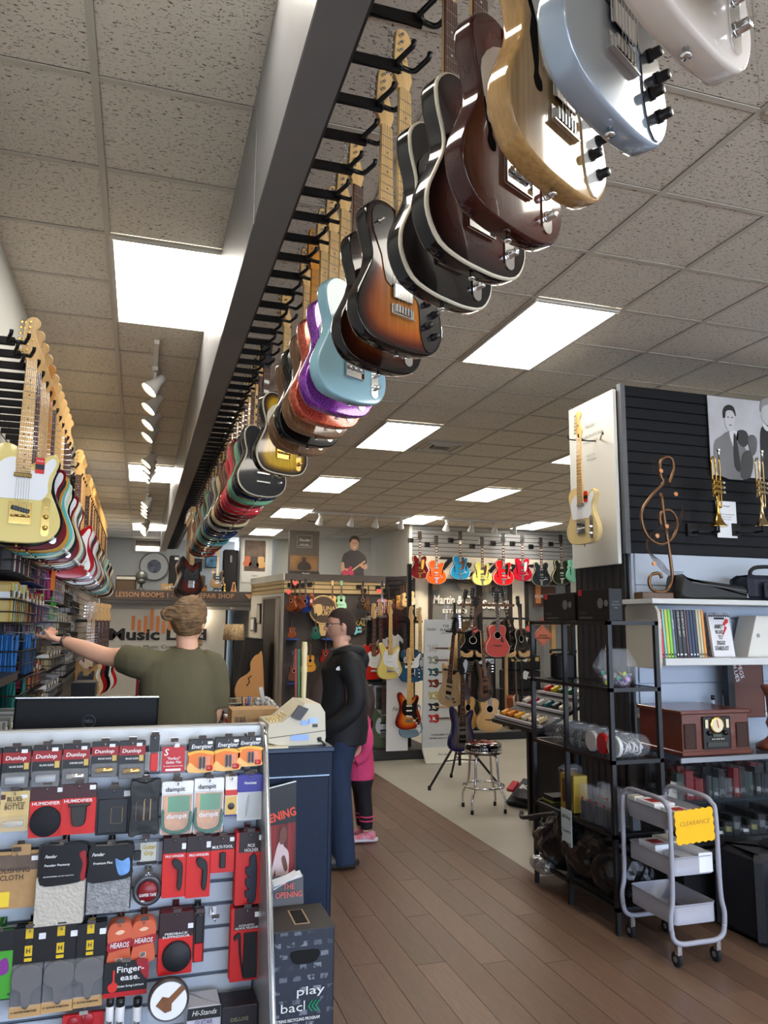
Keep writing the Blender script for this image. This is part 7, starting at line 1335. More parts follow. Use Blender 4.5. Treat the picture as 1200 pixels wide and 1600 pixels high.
for k,(x0,x1,c,lb,tx) in enumerate(((292,345,(196,196,204),'grey and purple FOOT STOOL carton at the bottom','GUITAR\nFOOT STOOL'),(346,402,(36,30,36),'dark carton beside the foot stool carton at the bottom','')) ):
    a=P(x0,1574,Y=2.84); b=P(x1,1574,Y=2.84); t=thing('foot_stool_box',((a.x+b.x)/2,2.84,a.z-.12),lb,'box'); G().box((0,.05,.06),(b.x-a.x,.12,.12),bev=.002).done('carton',col(c),t); 
    if tx: G().box((0,-.0105,.10),(b.x-a.x-.002,.001,.036)).done('black_band',INK,t); text('Hi-Stands',t,(0,-.012,.102),.016,W_ and WHITE,w=.08,shear=.3); text(tx,t,(0,-.012,.062),.014,mat('purple_print',(90,60,130)),w=.10)
    else: text('DELUXE',t,(0,-.011,.08),.012,mat('olive_print',(150,150,110)))
a=P(345,1600,Y=2.84); o=bx('counter_shelf',(-.30,2.74,a.z-.09),(PXR,2.98,a.z-.075),PFR); tag(o,'grey metal shelf low on the counter slatwall under the boxes','shelf')
card('red_pack','red packets at the bottom edge beside the spray cans',(97,1584,161,1640),2,[('D','red_blob',.25,.8,.14,(150,20,30),.006),('D','red_blob',.6,.84,.16,(160,24,34),.006)],base=(190,34,40))
# monitor seen from behind
a=P(23,1093,Y=3.25); b=P(248,1086,Y=3.25); t=thing('computer_monitor',((a.x+b.x)/2,3.25,PT-.27+.15),'black computer monitor seen from behind with a round DELL badge','monitor'); w=b.x-a.x; top=(a.z+b.z)/2-t.location.z
t.rotation_euler=(0,rad(.6),0)
G().box((0,0,top-.17),(w,.02,.34),bev=.006).done('back_shell',mat('monitor_black',(14,15,17),.5,spec=.2,bump=.05,bs=300),t); G().box((0,.012,top-.17),(w-.004,.01,.336)).done('screen',mat('screen_dark',(10,12,16),.1),t); G().box((0,-.001,top+.0),(w*.995,.024,.004)).done('silver_edge',mat('edge_silver',(210,212,216),.25,.5),t)
R_=.0235; cx=P(138,1128,Y=3.24).x-t.location.x; cz=P(138,1127,Y=3.24).z-t.location.z; G().tube([(cx+R_*math.cos(k*PI/12),-.011,cz+R_*math.sin(k*PI/12)) for k in range(24)],.0012,5,closed=True).done('badge_ring',mat('badge_grey',(90,94,98),.3,.6),t); text('DELL',t,(cx,-.0115,cz),.011,mat('badge_grey',(90,94,98)),w=.034,bold=.03)
G().box((0,.03,-.05),(.10,.04,.2)).done('stand_neck',BLACK,t); G().box((0,.03,-.14),(.22,.14,.02)).done('stand_foot',BLACK,t)
# blue kiosk, box, booklet, poster
BLU=mat('kiosk_navy_blue',(10,27,50),.55,spec=.25,noise=.06,ns=4,coat=.1); t=thing('blue_counter',(.66,3.75,0),'navy blue counter block holding the cash register','counter'); bx('body',(.47,3.5,0),(.865,3.84,CH-.565),BLU,t,bev=.003); bx('top',(.46,3.49,CH-.565),(.870,3.85,CH-.545),mat('kiosk_top_edge',(22,44,72),.4),t,bev=.003); bx('front_panel',(.48,3.492,.30),(.845,3.5,CH-.665),BLU,t,bev=.002); bx('ledge_trim',(.48,3.486,CH-.668),(.845,3.5,CH-.663),mat('kiosk_trim',(150,170,190),.3,.5),t)
for k in range(8): G().lathe([(.003,0),(.002,.002),(0,.002)],(.78-.66,3.491-3.75,CH-.72-.07*k),8,'y').done('screw',mat('screw_dark',(90,90,90)),t)
a=P(424,1238,Y=3.44); b=P(460,1220,Y=3.44); zb_=P(440,1408,Y=3.44).z
t=thing('show_poster',(.56,3.44,zb_),'tall poster of a performer before red curtains reading ...NING, on the blue counter','poster'); xr=P(462,1300,Y=3.44).x-.56; xl=-.10; h=P(460,1222,Y=3.44).z-zb_
G().prism([(xl,0),(xr+.006,0),(xr-.003,h),(xl,h-.045)],-.004,.004).done('board',mat('poster_black',(18,14,18),.35),t); G().prism([(xl,0),(xr+.004,0),(xr-.001,h*.66),(xl,h*.62)],-.0055,-.004).done('curtain_print',mat('curtain_red',(120,26,22),.5,noise=.7,ns=6,stretch=(14,1,.3)),t)
text('OPENING',t,(xr-.085,-.006,h*.71),.035,col((226,74,44)),rot=(PI/2,rad(-14),0),w=.17,bold=.04); G().tube([(xl,0,h-.042),(xr-.003,0,h+.003)],.003,5).done('white_edge',PAPER,t)
ps=lambda q,y,nm,m: G().prism(smooth_loop([(u+.078,v*1.25+.01) for u,v in q],3),y,-.006).done(nm,m,t)
ps([(-.03,.02),(-.035,.10),(-.055,.02),(-.065,.03),(-.03,.17),(-.008,.185),(.0,.17),(.02,.15),(.022,.10),(.014,.0)],-.0085,'printed_shirt',mat('print_pink_white',(214,190,190),.5)); ps([(-.018,.18),(-.02,.215),(-.008,.235),(.008,.228),(.01,.20),(0,.18)],-.0095,'printed_head',mat('print_skin_dark',(110,66,50),.5)); ps([(-.01,.13),(.004,.14),(.018,.10),(.006,.09)],-.0098,'printed_hand',MATS['print_skin_dark'])
g=thing('booklet',(.62,3.40,P(440,1412,Y=3.4).z-.17),'open booklet reading THE OPENING on top of the recycling box','booklet'); G().box((.02,0,.08),(.13,.012,.17),rot=(-.2,0,0)).done('cover',mat('booklet_dark',(70,66,66),.5),g); G().box((.01,-.025,.165),(.12,.04,.004),rot=(.3,rad(-14),0)).done('page',PAPER,g); G().box((.0,-.02,.158),(.11,.04,.003),rot=(.3,rad(-26),0)).done('page',PAPER,g); text('THE\nOPENING',g,(.02,-.024,.115),.022,col((226,74,44)),w=.11,rot=(PI/2-.2,0,0))
g.location.y=3.33; g.location.z=CH-1.15-.045
t=thing('recycling_box',(.655,3.19,0),'black play back STRING RECYCLING PROGRAM cardboard box with a slot','box'); BXD=mat('recycling_navy_black',(34,40,52),.55); pm=mat('recycling_print',(34,40,52),.55)
nt=pm.node_tree; b_=nt.nodes['Principled BSDF']; tc=nt.nodes.new('ShaderNodeTexCoord'); br=nt.nodes.new('ShaderNodeTexBrick'); mp=nt.nodes.new('ShaderNodeMapping'); mp.inputs['Rotation'].default_value=(PI/2,0,0)
br.inputs['Scale'].default_value=1; br.inputs['Brick Width'].default_value=.052; br.inputs['Row Height'].default_value=.040; br.inputs['Mortar Size'].default_value=.012; br.inputs['Color1'].default_value=(0,0,0,1); br.inputs['Color2'].default_value=(1,1,1,1); br.inputs['Mortar'].default_value=(0,0,0,1); br.inputs['Bias'].default_value=-.1
nz=nt.nodes.new('ShaderNodeTexNoise'); nz.inputs['Scale'].default_value=60; mr=nt.nodes.new('ShaderNodeMapRange'); mr.inputs[1].default_value=.42; mr.inputs[2].default_value=.52
mm=nt.nodes.new('ShaderNodeMath'); mm.operation='MULTIPLY'; mxx=nt.nodes.new('ShaderNodeMix'); mxx.data_type='RGBA'; mxx.inputs[6].default_value=lin((34,40,52))+(1,); mxx.inputs[7].default_value=lin((140,146,156))+(1,)
nt.links.new(tc.outputs['Object'],mp.inputs[0]); nt.links.new(mp.outputs[0],br.inputs[0]); nt.links.new(tc.outputs['Object'],nz.inputs[0]); nt.links.new(nz.outputs[0],mr.inputs[0]); nt.links.new(br.outputs[0],mm.inputs[0]); nt.links.new(mr.outputs[0],mm.inputs[1]); nt.links.new(mm.outputs[0],mxx.inputs[0]); nt.links.new(mxx.outputs[2],b_.inputs['Base Color'])
bt=CH-1.14; G().b2((-.115,-.14,0),(.115,.11,bt),bev=.002).done('carton',pm,t); G().b2((-.118,-.143,bt-.003),(.118,.113,bt+.003)).done('lid',mat('lid_brown_black',(58,54,52),.6),t); 
G().b2((-.03,-.09,bt+.001),(.03,.06,bt+.0045)).done('slot_border',mat('kraft_edge',(176,150,120),.7),t); G().b2((-.024,-.084,bt+.002),(.024,.054,bt+.0055)).done('slot',mat('slot_black',(6,6,7),.9),t)
G().prism(smooth_loop([(-.05,bt-.075),(-.05,bt-.10),(-.03,bt-.118),(.03,bt-.118),(.055,bt-.10),(.055,bt-.075),(0,bt-.072)],2),-.1425,-.1405).done('hand_hole_flap',mat('slot_black',(6,6,7)),t)
text('play',t,(.025,-.142,bt-.215),.030,WHITE,w=.105); text('bac',t,(-.045,-.142,bt-.268),.032,WHITE,w=.08); text('l',t,(.003,-.142,bt-.265),.034,WHITE)
for k in range(3): G().prism([(.015+.014*k,bt-.268),(.030+.014*k,bt-.25),(.036+.014*k,bt-.25),(.022+.014*k,bt-.268),(.036+.014*k,bt-.288),(.030+.014*k,bt-.288)],-.1425,-.1405).done('green_chevron',mat('chevron_green',(20,130,90),.4),t)
text('STRING RECYCLING PROGRAM',t,(-.02,-.142,bt-.31),.0105,WHITE,w=.165,bold=.03)
# cash register
t=thing('cash_register',(.69,3.69,CH-.545),'old beige cash register seen from the side on the blue counter','register'); RG=mat('register_beige',(214,208,186),.45,noise=.03,ns=10); RGS=mat('register_grey_side',(206,198,176),.45)
R=lambda px,py: (P(px,py,Y=3.58).x-.69, P(px,py,Y=3.58).z-CH+.545)
prof=[R(416,1142),R(418,1130),R(438,1128),R(462,1108),R(474,1098),R(498,1099),R(506,1112),R(507,1150),R(505,1162),R(440,1166),R(418,1160)]
G().prism(prof,-.14,.16,bev=.004).done('housing',RGS,t); prof2=[R(419,1131),R(440,1127),R(462,1107),R(474,1097),R(470,1108),R(450,1126),R(420,1138)]; G().prism(prof2,-.12,.14).done('keyboard_deck',RG,t)
a_=R(419,1152); b_=R(506,1140); G().tube([(a_[0],-.142,a_[1]),(b_[0],-.142,b_[1])],.0016,5).done('seam',mat('register_seam',(120,118,108)),t)
for (px0,py0,px1,py1,c,nm) in ((468,1124,481,1132,(150,180,230),'blue_sticker'),(480,1120,494,1129,(170,200,245),'blue_sticker'),(452,1146,480,1156,(150,180,230),'blue_label'),(486,1130,494,1135,(60,56,50),'port'),(494,1150,500,1158,(40,38,36),'socket')): q0=R(px0,py1); q1=R(px1,py0); G().b2((q0[0],-.143,q0[1]),(q1[0],-.140,q1[1])).done(nm,col(c),t)
c0=R(452,1118); c1=R(466,1124); c2=R(479,1106); c3=R(464,1100); G().prism([c0,c1,c2,c3],-.16,-.145).done('card_reader',mat('reader_black',(50,44,42),.4),t)
for k in range(6):
    for j in range(3): u=R(424+5*k,1131-1.2*k-(0 if k<3 else (k-3)*2)); G().box((u[0],-.08+.06*j,u[1]+.006),(.010,.022,.010)).done('key',mat('key_cream',(226,206,150),.5),t)
G().tube(smooth_path([(.11,-.14,.03),(.135,-.15,.015),(.145,-.15,.002),(.155,-.12,.002)],3),.004,6).done('power_cord',BLACK,t)
o=bx('paper_pad',(.48,3.505,CH-.545),(.66,3.62,CH-.538),mat('cream_paper',(226,218,190),.7)); tag(o,'cream paper pad lying before the register on the blue counter','paper')
# behind the counter: boxes, cup, jars, recorders
o=bx('music_stand_box',(.45,3.88,CH-.52),(.68,4.06,CH-.415),CARD); tag(o,'long tan cardboard box with upside-down MUSIC STAND print','box'); o2=text('DURO MUSIC STAND',o,(.0,-.091,.0),.02,mat('print_brown',(110,70,40)),rot=(PI/2,PI,0),w=.15)
for k in range(9): G().box((-.10+.006*k,-.0905,.0),(.002+.001*(k%3),.001,.04)).done('barcode_bar',INK,o)
cb=thing('service_counter',(.2,4.4,0),'low dark counter beside the clerk behind the register','counter'); bx('top',(.44,3.87,CH-.54),(.88,4.9,CH-.52),mat('counter_top_dark',(60,56,54)),cb); bx('body',(.46,3.9,0),(.86,4.88,CH-.54),mat('counter_base',(70,66,64)),cb)
cb.location=(.2,4.4,0)
p=P(385,1110,Y=4.15); t=thing('pen_cup',(max(p.x,.55),4.15,CH-.52),'black mesh cup full of pens left of the bag of shakers','cup'); G().lathe([(.028,0),(.030,.10),(.026,.10),(.025,.01),(0,.01)],n=16).done('cup',BLACK,t)
for k in range(6): G().tube([(.01*math.cos(k),.01*math.sin(k),.02),(.026*math.cos(k*1.1),.026*math.sin(k*1.1),.135+.01*(k%2))],.0035,6).done('pen',col([(206,160,60),(40,60,160),(214,180,120),(30,30,34),(150,40,40),(60,90,180)][k]),t)
t=thing('shaker_basket',(P(412,1100,Y=4.2).x,4.2,CH-.52),'dark basket heaped with clear plastic bags of silver shakers','basket'); G().b2((-.10,-.07,0),(.12,.07,.045),bev=.005).done('basket',mat('basket_navy',(30,30,60),.5),t)
rr=random.Random(4)
for k in range(34): 
    a=rr.uniform(0,6.28); q=rr.uniform(0,1)**.5; z=.05+(1-q)*.10; G().lathe([(0,-.014),(.013,-.008),(.016,0),(.013,.008),(0,.014)],n=8).done('shaker',mat('silver_bag',(186,184,180),.25,.35,coat=.6),t); o=LAST; o.location=(q*.095*math.cos(a),q*.06*math.sin(a),z); o.rotation_euler=(rr.uniform(0,3),0,0)
G().box((-.01,-.02,.14),(.02,.006,.10),rot=(0,-.25,0)).done('bag_strip',mat('bag_strip',(190,186,180),.3),t)
for n,(z,c,lb) in enumerate(((0,(196,196,190),'grey-white'),(.014,(206,90,76),'salmon red'),(.034,(206,204,200),'pale'))): o=bx('songbook',(.45,4.10+.02*n,CH-.52+z),(.53,4.26,CH-.52+z+.013),col(c)); tag(o,'%s book in the flat stack left of the pen cup'%lb,'book',group='flat books left of the pen cup')
t=thing('glass_case',(.57,4.45,CH-.52),'small glass display case behind the clerk','case'); G().b2((-.12,-.1,0),(.12,.2,.09)).done('case_glass',GLASS,t); g=G()
for q in(((-.12,-.1,.09),(.12,-.1,.09)),((.12,-.1,.09),(.12,.2,.09)),((-.12,.2,.09),(.12,.2,.09)),((.12,-.1,0),(.12,-.1,.09))): g.tube(q,.003,4)
g.done('glass_edges',mat('glass_edge',(150,170,160),.2),t); G().b2((-.10,-.08,.0),(.08,.15,.04)).done('tray_inside',mat('tray_dark',(60,62,60)),t)
p=P(474,1100,Y=3.95); t=thing('recorder_stand',(p.x,3.95,CH-.545),'cream recorder flute standing in a holder with red and green ribbons','recorder'); CRM=mat('recorder_cream',(226,208,160),.4)
top=P(474,1003,Y=3.95).z-CH+.545; G().lathe([(.014,.06),(.013,top*.3),(.015,top*.31),(.015,top*.34),(.012,top*.35),(.015,top*.66),(.017,top*.67),(.017,top*.72),(.013,top*.74),(.016,top*.93),(.012,top)],n=14).done('recorder',CRM,t)
for n,(x,c) in enumerate(((-.022,(30,110,60)),(-.036,(150,40,34)))): G().prism([(x-.004,.05),(x+.004,.05),(x-.002,top*.92),(x-.014,top*.92)],-.004+.006*n,.002+.006*n).done('ribbon',col(c,.6),t)
G().box((0,.0,.03),(.07,.06,.06),bev=.004).done('holder',mat('holder_clear_grey',(170,176,190),.2),t); G().prism([(.01,.02),(.05,.02),(.04,.09),(.02,.09)],-.05,-.045).done('price_card',PAPER,t)
g=G()
for k in range(5): g.tube(smooth_path([(.48+.02*k,4.35,CH-.50),(.50+.02*k,4.33,CH-.45+.01*(k%2)),(.56+.012*k,4.34,CH-.44),(.60,4.35,CH-.50)],3),.006,5)
o=g.done('headphones_cable',BLACK); tag(o,'black coiled cables behind the register','cables',kind='stuff')
# ================================================================ people
SKIN=mat('skin_fair',(222,168,140),.5,noise=.05,ns=12); SKINM=mat('skin_clerk',(232,178,148),.5,noise=.05,ns=12)
def loft(g,secs,n=20,mi=0,cap=True):
    """smooth tube through (centre, rx, ry, axis_x, axis_y) sections"""
    R=[]
    for c,rx,ry,ax,ay in secs:
        c=Vector(c);ax=Vector(ax).normalized();ay=Vector(ay).normalized()
        R.append([g.b.verts.new(c+ax*(rx*math.cos(2*PI*k/n))+ay*(ry*math.sin(2*PI*k/n))) for k in range(n)])
    for A,B in zip(R,R[1:]):
        for k in range(n): f=g.b.faces.new((A[k],A[(k+1)%n],B[(k+1)%n],B[k])); f.smooth=True
    if cap: g.b.faces.new(R[0][::-1]); g.b.faces.new(R[-1])
    return g
def limb(g,pts_,rs,n=14,k=4,fl=1):
    P3=smooth_path([(*p,) for p in pts_],k); m=len(pts_); rr_=[]
    for i in range(len(P3)):
        u=i/(len(P3)-1)*(m-1); a=int(min(u,m-2)); t=u-a; t=t*t*(3-2*t); rr_.append(rs[a]*(1-t)+rs[a+1]*t)
    return g.tube(P3,rr_,n)
def fuse(g,name,m,parent,vox=.006,sm=6):
    o=g.done(name,m,parent); md=o.modifiers.new('r','REMESH'); md.mode='VOXEL'; md.voxel_size=vox; md.use_smooth_shade=True
    s=o.modifiers.new('s','SMOOTH'); s.iterations=sm; s.factor=.5; return o
def head(g,c,yaw,tilt=0,s=1.):
    """a head as one surface facing +x before turning: brow, eye sockets, nose, lips, chin, ears"""
    v=bmesh.ops.create_icosphere(g.b,subdivisions=5,radius=1)['verts']; M=Matrix.Rotation(yaw,3,'Z')@Matrix.Rotation(tilt,3,'Y')
    for q in v:
        x,y,z=q.co; X=x*.098; Y=y*.076; Z=z*.118
        if z<0: Y*=1-.30*(-z)**1.5; X*=1-.10*(-z)
        if x>0 and z<-.1: X+=.012*max(0,-z-.1)*max(0,1-abs(y)*1.6)
        if x<0 and z<-.2: X*=1-.35*(-z-.2)
        gs=lambda a,b,sa,sb:(math.exp(-((Y-a)/sa)**2-((Z-b)/sb)**2) if x>0 else 0)
        X+=.033*gs(0,-.020,.011,.019)+.014*gs(0,.004,.008,.022)+.006*gs(0,.028,.05,.010)-.013*(gs(.031,.008,.015,.012)+gs(-.031,.008,.015,.012))+.009*gs(0,-.055,.024,.007)+.006*gs(0,-.066,.02,.006)-.005*gs(0,-.0605,.024,.0025)+.010*gs(0,-.098,.022,.016)
        q.co=M@Vector((X*s,Y*s,Z*s))+Vector(c)
    for sy in(-1,1):
        e=bmesh.ops.create_icosphere(g.b,subdivisions=2,radius=1)['verts']
        for q in e: q.co=M@(Vector((q.co.x*.018-.006,sy*.079+q.co.y*.009+sy*q.co.x*-.004,q.co.z*.031-.012))*s)+Vector(c)
    return M
def face_bits(par,c,M,s,iris=(60,80,90)):
    for sy in(-1,1):
        e=G(); bmesh.ops.create_icosphere(e.b,subdivisions=2,radius=.0115*s); o=e.done('eye',mat('eye_white',(226,222,216),.2),par); o.location=M@(Vector((.079,sy*.031,.008))*s)+Vector(c)
        e=G(); bmesh.ops.create_icosphere(e.b,subdivisions=2,radius=.006*s); o=e.done('iris',col(iris,.2),par); o.location=M@(Vector((.0865,sy*.031,.008))*s)+Vector(c)
    g=G(); g.tube([M@(Vector((.098-abs(t)*8*abs(t),t,-.0605))*s)+Vector(c) for t in(-.022,-.011,0,.011,.022)],[.001,.003,.0035,.003,.001],6); g.done('lips',mat('lips',(176,104,96),.4),par)
    for sy in(-1,1):
        g=G(); g.tube([M@(Vector((.094-.10*abs(t-.02)*abs(t)*8,sy*t,.030+.003*math.sin(t*60)))*s)+Vector(c) for t in(.014,.028,.044)],[.002,.0035,.0015],6); g.done('eyebrow',mat('brow_brown',(70,48,36),.8),par)
def hand(g,w,d,up,s=1.,curl=(.3,.5,.5,.55),side=1,point=False,thumb=.6):
    """palm from wrist w along d; five separate tapered fingers bending towards -up"""
    d=Vector(d).normalized(); up=Vector(up).normalized(); lat=d.cross(up).normalized()*side; up=lat.cross(d).normalized()*side if side>0 else d.cross(lat).normalized()*-1
    up=Vector(up); w=Vector(w)
    if up.dot(Vector((0,0,1)))<-.99: up=-up
    loft(g,[(w-d*.02,.026*s,.019*s,lat,up),(w,.026*s,.018*s,lat,up),(w+d*.035*s,.036*s,.016*s,lat,up),(w+d*.07*s,.041*s,.015*s,lat,up),(w+d*.092*s,.038*s,.012*s,lat,up)],16)
    for i,(o_,L) in enumerate(((.028,.072),(.0095,.080),(-.0095,.075),(-.027,.060))):
        b=w+d*(.085-.006*(i==3))*s+lat*o_*s; c=curl[i] if not(point and i==0) else .04; q=[b]; dd=d
        a=0
        for f,l in enumerate((.45,.32,.23)): a+=c*(1.1 if f else .9); dd=(d*math.cos(a)-up*math.sin(a)+lat*o_*.8).normalized(); q.append(q[-1]+dd*L*l*s)
        g.tube([q[0]-d*.02*s]+q,[.0095*s,.0098*s,.0088*s,.0080*s,.0062*s],10)
    b=w+d*.018*s+lat*.026*s; t1=(d*.62+lat*.75-up*.2).normalized(); t2=(d*(1-thumb*.3)+lat*.35-up*thumb*.7).normalized(); g.tube([b-t1*.012*s,b,b+t1*.036*s,b+t1*.036*s+t2*.030*s,b+t1*.036*s+t2*.052*s],[.013*s,.0135*s,.0115*s,.010*s,.0072*s],10)
    return g
def shoe(par,c,yaw,m,sole,L=.29,lab='shoe'):
    M=Matrix.Rotation(yaw,3,'Z'); g=G(); X=lambda x,y,z: Vector((x,y,z))
    loft(g,[(X(-.09,0,.05),.030,.05,(0,1,0),(0,0,1)),(X(-.07,0,.055),.040,.055,(0,1,0),(0,0,1)),(X(0,0,.055),.042,.055,(0,1,0),(0,0,1)),(X(.06,0,.045),.047,.04,(0,1,0),(0,0,1)),(X(.13,0,.035),.048,.030,(0,1,0),(0,0,1)),(X(.175,0,.03),.030,.022,(0,1,0),(0,0,1))],16)
    o=g.done(lab,m,par); o.location=c; o.rotation_euler=(0,0,yaw); o.scale=(L/.28,)*3
    g=G(); g.prism(smooth_loop([(-.105,-.03),(-.11,.02),(-.06,.04),(.02,.042),(.12,.05),(.18,.02),(.18,-.03),(.10,-.048),(0,-.04)],3),0,.022); q=g.done('sole',sole,o); q.rotation_euler=(PI/2,0,0); q.location=(0,0,.022)
    return o
# ---- the clerk, seen from behind
cx,cy=.19,3.93; ck=thing('person',(cx,cy,0),'clerk with tied-up blond hair in an olive t-shirt pointing left, seen from behind','person')
def Lc(p): v=Vector(p); return v-ck.location
hp=P(296,971,Y=3.90); hc=(hp.x-cx,-.02,hp.z)           # head centre
g=G(); HM=head(g,hc,rad(62),0,.95)
limb(g,[(.0+.03,0.0,CH-.22),(.04,-.01,CH-.12),(hc[0]-.015,hc[1]+0.0,hc[2]-.06)],[.060,.052,.050])
sh=Vector((-.160,.03,CH-.180)); el=Vector((P(168,1032,Y=4.06).x-cx,4.06-cy,P(168,1026,Y=4.06).z)); wr=Vector((P(100,1000,Y=4.20).x-cx,4.20-cy,P(100,1001,Y=4.20).z))
limb(g,[tuple(sh),tuple((sh+el)/2+Vector((0,0,.004))),tuple(el),tuple(el*.55+wr*.45+Vector((0,0,-.003))),tuple(wr)],[.052,.050,.044,.042,.028])
d_=(P(57,993,Y=4.30)-Vector((wr.x+cx,wr.y+cy,wr.z))).normalized(); hand(g,wr,d_,(0,.15,1),1.0,curl=(.05,.95,1.0,1.05),side=-1,point=True,thumb=.9)
limb(g,[(.155,.0,CH-.190),(.180,-.01,CH-.33),(.172,.02,CH-.45),(.14,.12,CH-.50),(.06,.20,CH-.48)],[.052,.049,.043,.038,.029]); hand(g,(.06,.20,CH-.48),(-1,.3,-.1),(0,0,1),1.0,side=1)
loft(g,[((.02,.02,CH-.60),.13,.09,(1,0,0),(0,1,0)),((.02,.01,CH-.4),.15,.09,(1,0,0),(0,1,0)),((.015,.0,CH-.26),.15,.08,(1,0,0),(0,1,0)),((.02,0,CH-.2),.08,.06,(1,0,0),(0,1,0))])
for s in(-1,1): limb(g,[(s*.09,0,CH-.62),(s*.10,0,.50),(s*.105,0,.07)],[.075,.05,.04])
fuse(g,'body',SKINM,ck)
face_bits(ck,hc,HM,1.0)
# t-shirt: torso and sleeves as one surface
OL=mat('olive_tshirt',(92,86,62),.85,noise=.10,ns=7,bump=1.0,bs=5,stretch=(1.6,1,.6)); g=G(); ax,ay=(1,0,0),(0,1,0)
loft(g,[((.02,.0,CH-.80),.182,.125,ax,ay),((.02,.0,CH-.66),.178,.122,ax,ay),((.02,.0,CH-.50),.176,.122,ax,ay),((.015,.0,CH-.34),.186,.118,ax,ay),((.012,.0,CH-.235),.186,.108,ax,ay),((.015,.0,CH-.178),.166,.092,ax,ay),((.022,.0,CH-.142),.108,.075,ax,ay),((.028,.0,CH-.118),.070,.060,ax,ay)],24)
m_=(sh*.42+el*.58); limb(g,[(.0,.02,CH-.22),tuple(sh+Vector((-.01,0,-.012))),tuple(m_)],[.075,.078,.070]); limb(g,[(.08,0,CH-.22),(.155,0,CH-.200),(.184,-.01,CH-.32),(.184,.0,CH-.40)],[.07,.072,.068,.064])
o=fuse(g,'tshirt',OL,ck,.008,5); G().tube([(.03+.066*math.cos(a*PI/8),-.0+.054*math.sin(a*PI/8),CH-.119+.004*math.sin(a*PI/8)) for a in range(16)],.007,6,closed=True).done('collar',mat('olive_collar',(80,75,54),.85),ck)
o=G(); loft(o,[((.02,0,CH-.78),.17,.12,ax,ay),((.02,0,CH-.9),.175,.12,ax,ay)]); 
for s in(-1,1): limb(o,[(s*.09+.01,0,CH-.80),(s*.095,0,.5),(s*.10,0,.06)],[.10,.075,.065])
fuse(o,'trousers',mat('dark_jeans',(34,38,50),.85),ck,.012)
for s in(-1,1): shoe(ck,(s*.10,.02,0),rad(80),mat('shoe_black',(24,24,26),.5),mat('sole_black',(16,16,16),.7))
# hair with bun
HR=mat('hair_dark_blond',(118,90,58),.6,noise=.6,ns=26,stretch=(1,.5,4),bump=1,bs=40); g=G()
v=bmesh.ops.create_icosphere(g.b,subdivisions=4,radius=1)['verts']; RH=random.Random(2)
for q in v:
    x,y,z=q.co; w_=1+.02*math.sin(14*math.atan2(y,x)+z*5)
    X,Y,Z=x*.108*w_,y*.088*w_,z*.112+.014
    if x>.25: X=.25*.108+(X-.25*.108)*.72; Z+=.012
    if z<-.2: Z*=.86; Y*=.94
    if x>.3 and z<.25: X*=.4; Y*=.8
    q.co=HM@Vector((X-.004,Y,Z))+Vector(hc)
bc=Vector(hc)+Vector((-.095,-.055,.035))
v=bmesh.ops.create_icosphere(g.b,subdivisions=4,radius=1)['verts']
for q in v: a=math.atan2(q.co.z,q.co.x); q.co=Vector((q.co.x*.044,q.co.y*.040,q.co.z*.034))*(1+.07*math.sin(5*a+q.co.y*6))+bc
limb(g,[tuple(Vector(hc)+Vector((-.03,-.07,.02))),tuple(bc)],[.035,.032])
o=fuse(g,'hair',HR,ck,.005,2)
G().tube(smooth_path([tuple(bc+Vector((.034*math.cos(a),-.036+.008*math.cos(a),.026*math.sin(a)))) for a in [k*.5 for k in range(11)]],2),.009,6).done('bun_coil',HR,ck)
for k in range(26):
    a=RH.uniform(-1.9,1.2); p0=Vector(hc)+HM@Vector((-.02+.07*math.sin(a)*.5,-.06+.05*RH.random()*2-.0,.112-.03*RH.random())); p2=bc+Vector((RH.uniform(-.03,.03),RH.uniform(-.04,0),RH.uniform(-.02,.035)))
g=G(); gb_=HM@Vector((.06,-.02,-.09)); loft(g,[(Vector(hc)+gb_,.03,.035,ax,ay),(Vector(hc)+gb_+Vector((0,0,-.03)),.022,.028,ax,ay)]); g.done('beard',HR,ck)
wc=wr-d_*.012; ww=G(); u_=Vector((0,0,1)).cross(d_).normalized(); v_=d_.cross(u_); ww.tube([wc+u_*.031*math.cos(k*PI/8)+v_*.026*math.sin(k*PI/8) for k in range(16)],.0075,6,closed=True); ww.done('watch_strap',mat('watch_steel',(130,110,100),.3,.8),ck); G().lathe([(.017,0),(.017,.008),(0,.009)],tuple(wc+v_*.030+Vector((0,-.004,0))),16).done('watch_face',mat('watch_face',(90,84,80),.2,.6),ck)
# ---- the customer in profile
mx_,my_=1.40,5.50; mn=thing('person',(mx_,my_,0),'man with short dark hair and glasses in a black jacket and blue jeans, in profile','person'); yw=rad(172)
F=lambda x,y,z: Matrix.Rotation(yw,3,'Z')@Vector((x,y,z))      # x forward, y to his left
hp=P(533,977,Y=5.5); hz=hp.z; hx=(hp.x-mx_)*math.cos(yw)
hc=F(hx,0,hz); g=G(); HM=head(g,hc,yw,rad(3),1.03)
limb(g,[F(-.02,0,CH-.20),F(-.0,0,CH-.12),F(hx-.035,0,hz-.06)],[.064,.056,.053])
loft(g,[(F(.01,0,CH-.60),.12,.16,F(1,0,0),F(0,1,0)),(F(-.0,0,CH-.35),.12,.17,F(1,0,0),F(0,1,0)),(F(-.02,0,CH-.20),.08,.12,F(1,0,0),F(0,1,0))])
for s in(-1,1):
    limb(g,[F(-.02,s*.20,CH-.25),F(-.06,s*.25,CH-.52),F(.05,s*.20,CH-.70)],[.05,.045,.03]); hand(g,F(.05,s*.19,CH-.70),F(.6,-s*.7,-.3),F(0,0,1),1.0,side=s,curl=(.5,.55,.6,.6)); limb(g,[F(0,s*.09,.85),F(0,s*.10,.5),F(-.02,s*.10,.08)],[.08,.055,.045])
fuse(g,'body',SKIN,mn); face_bits(mn,hc,HM,1.03)
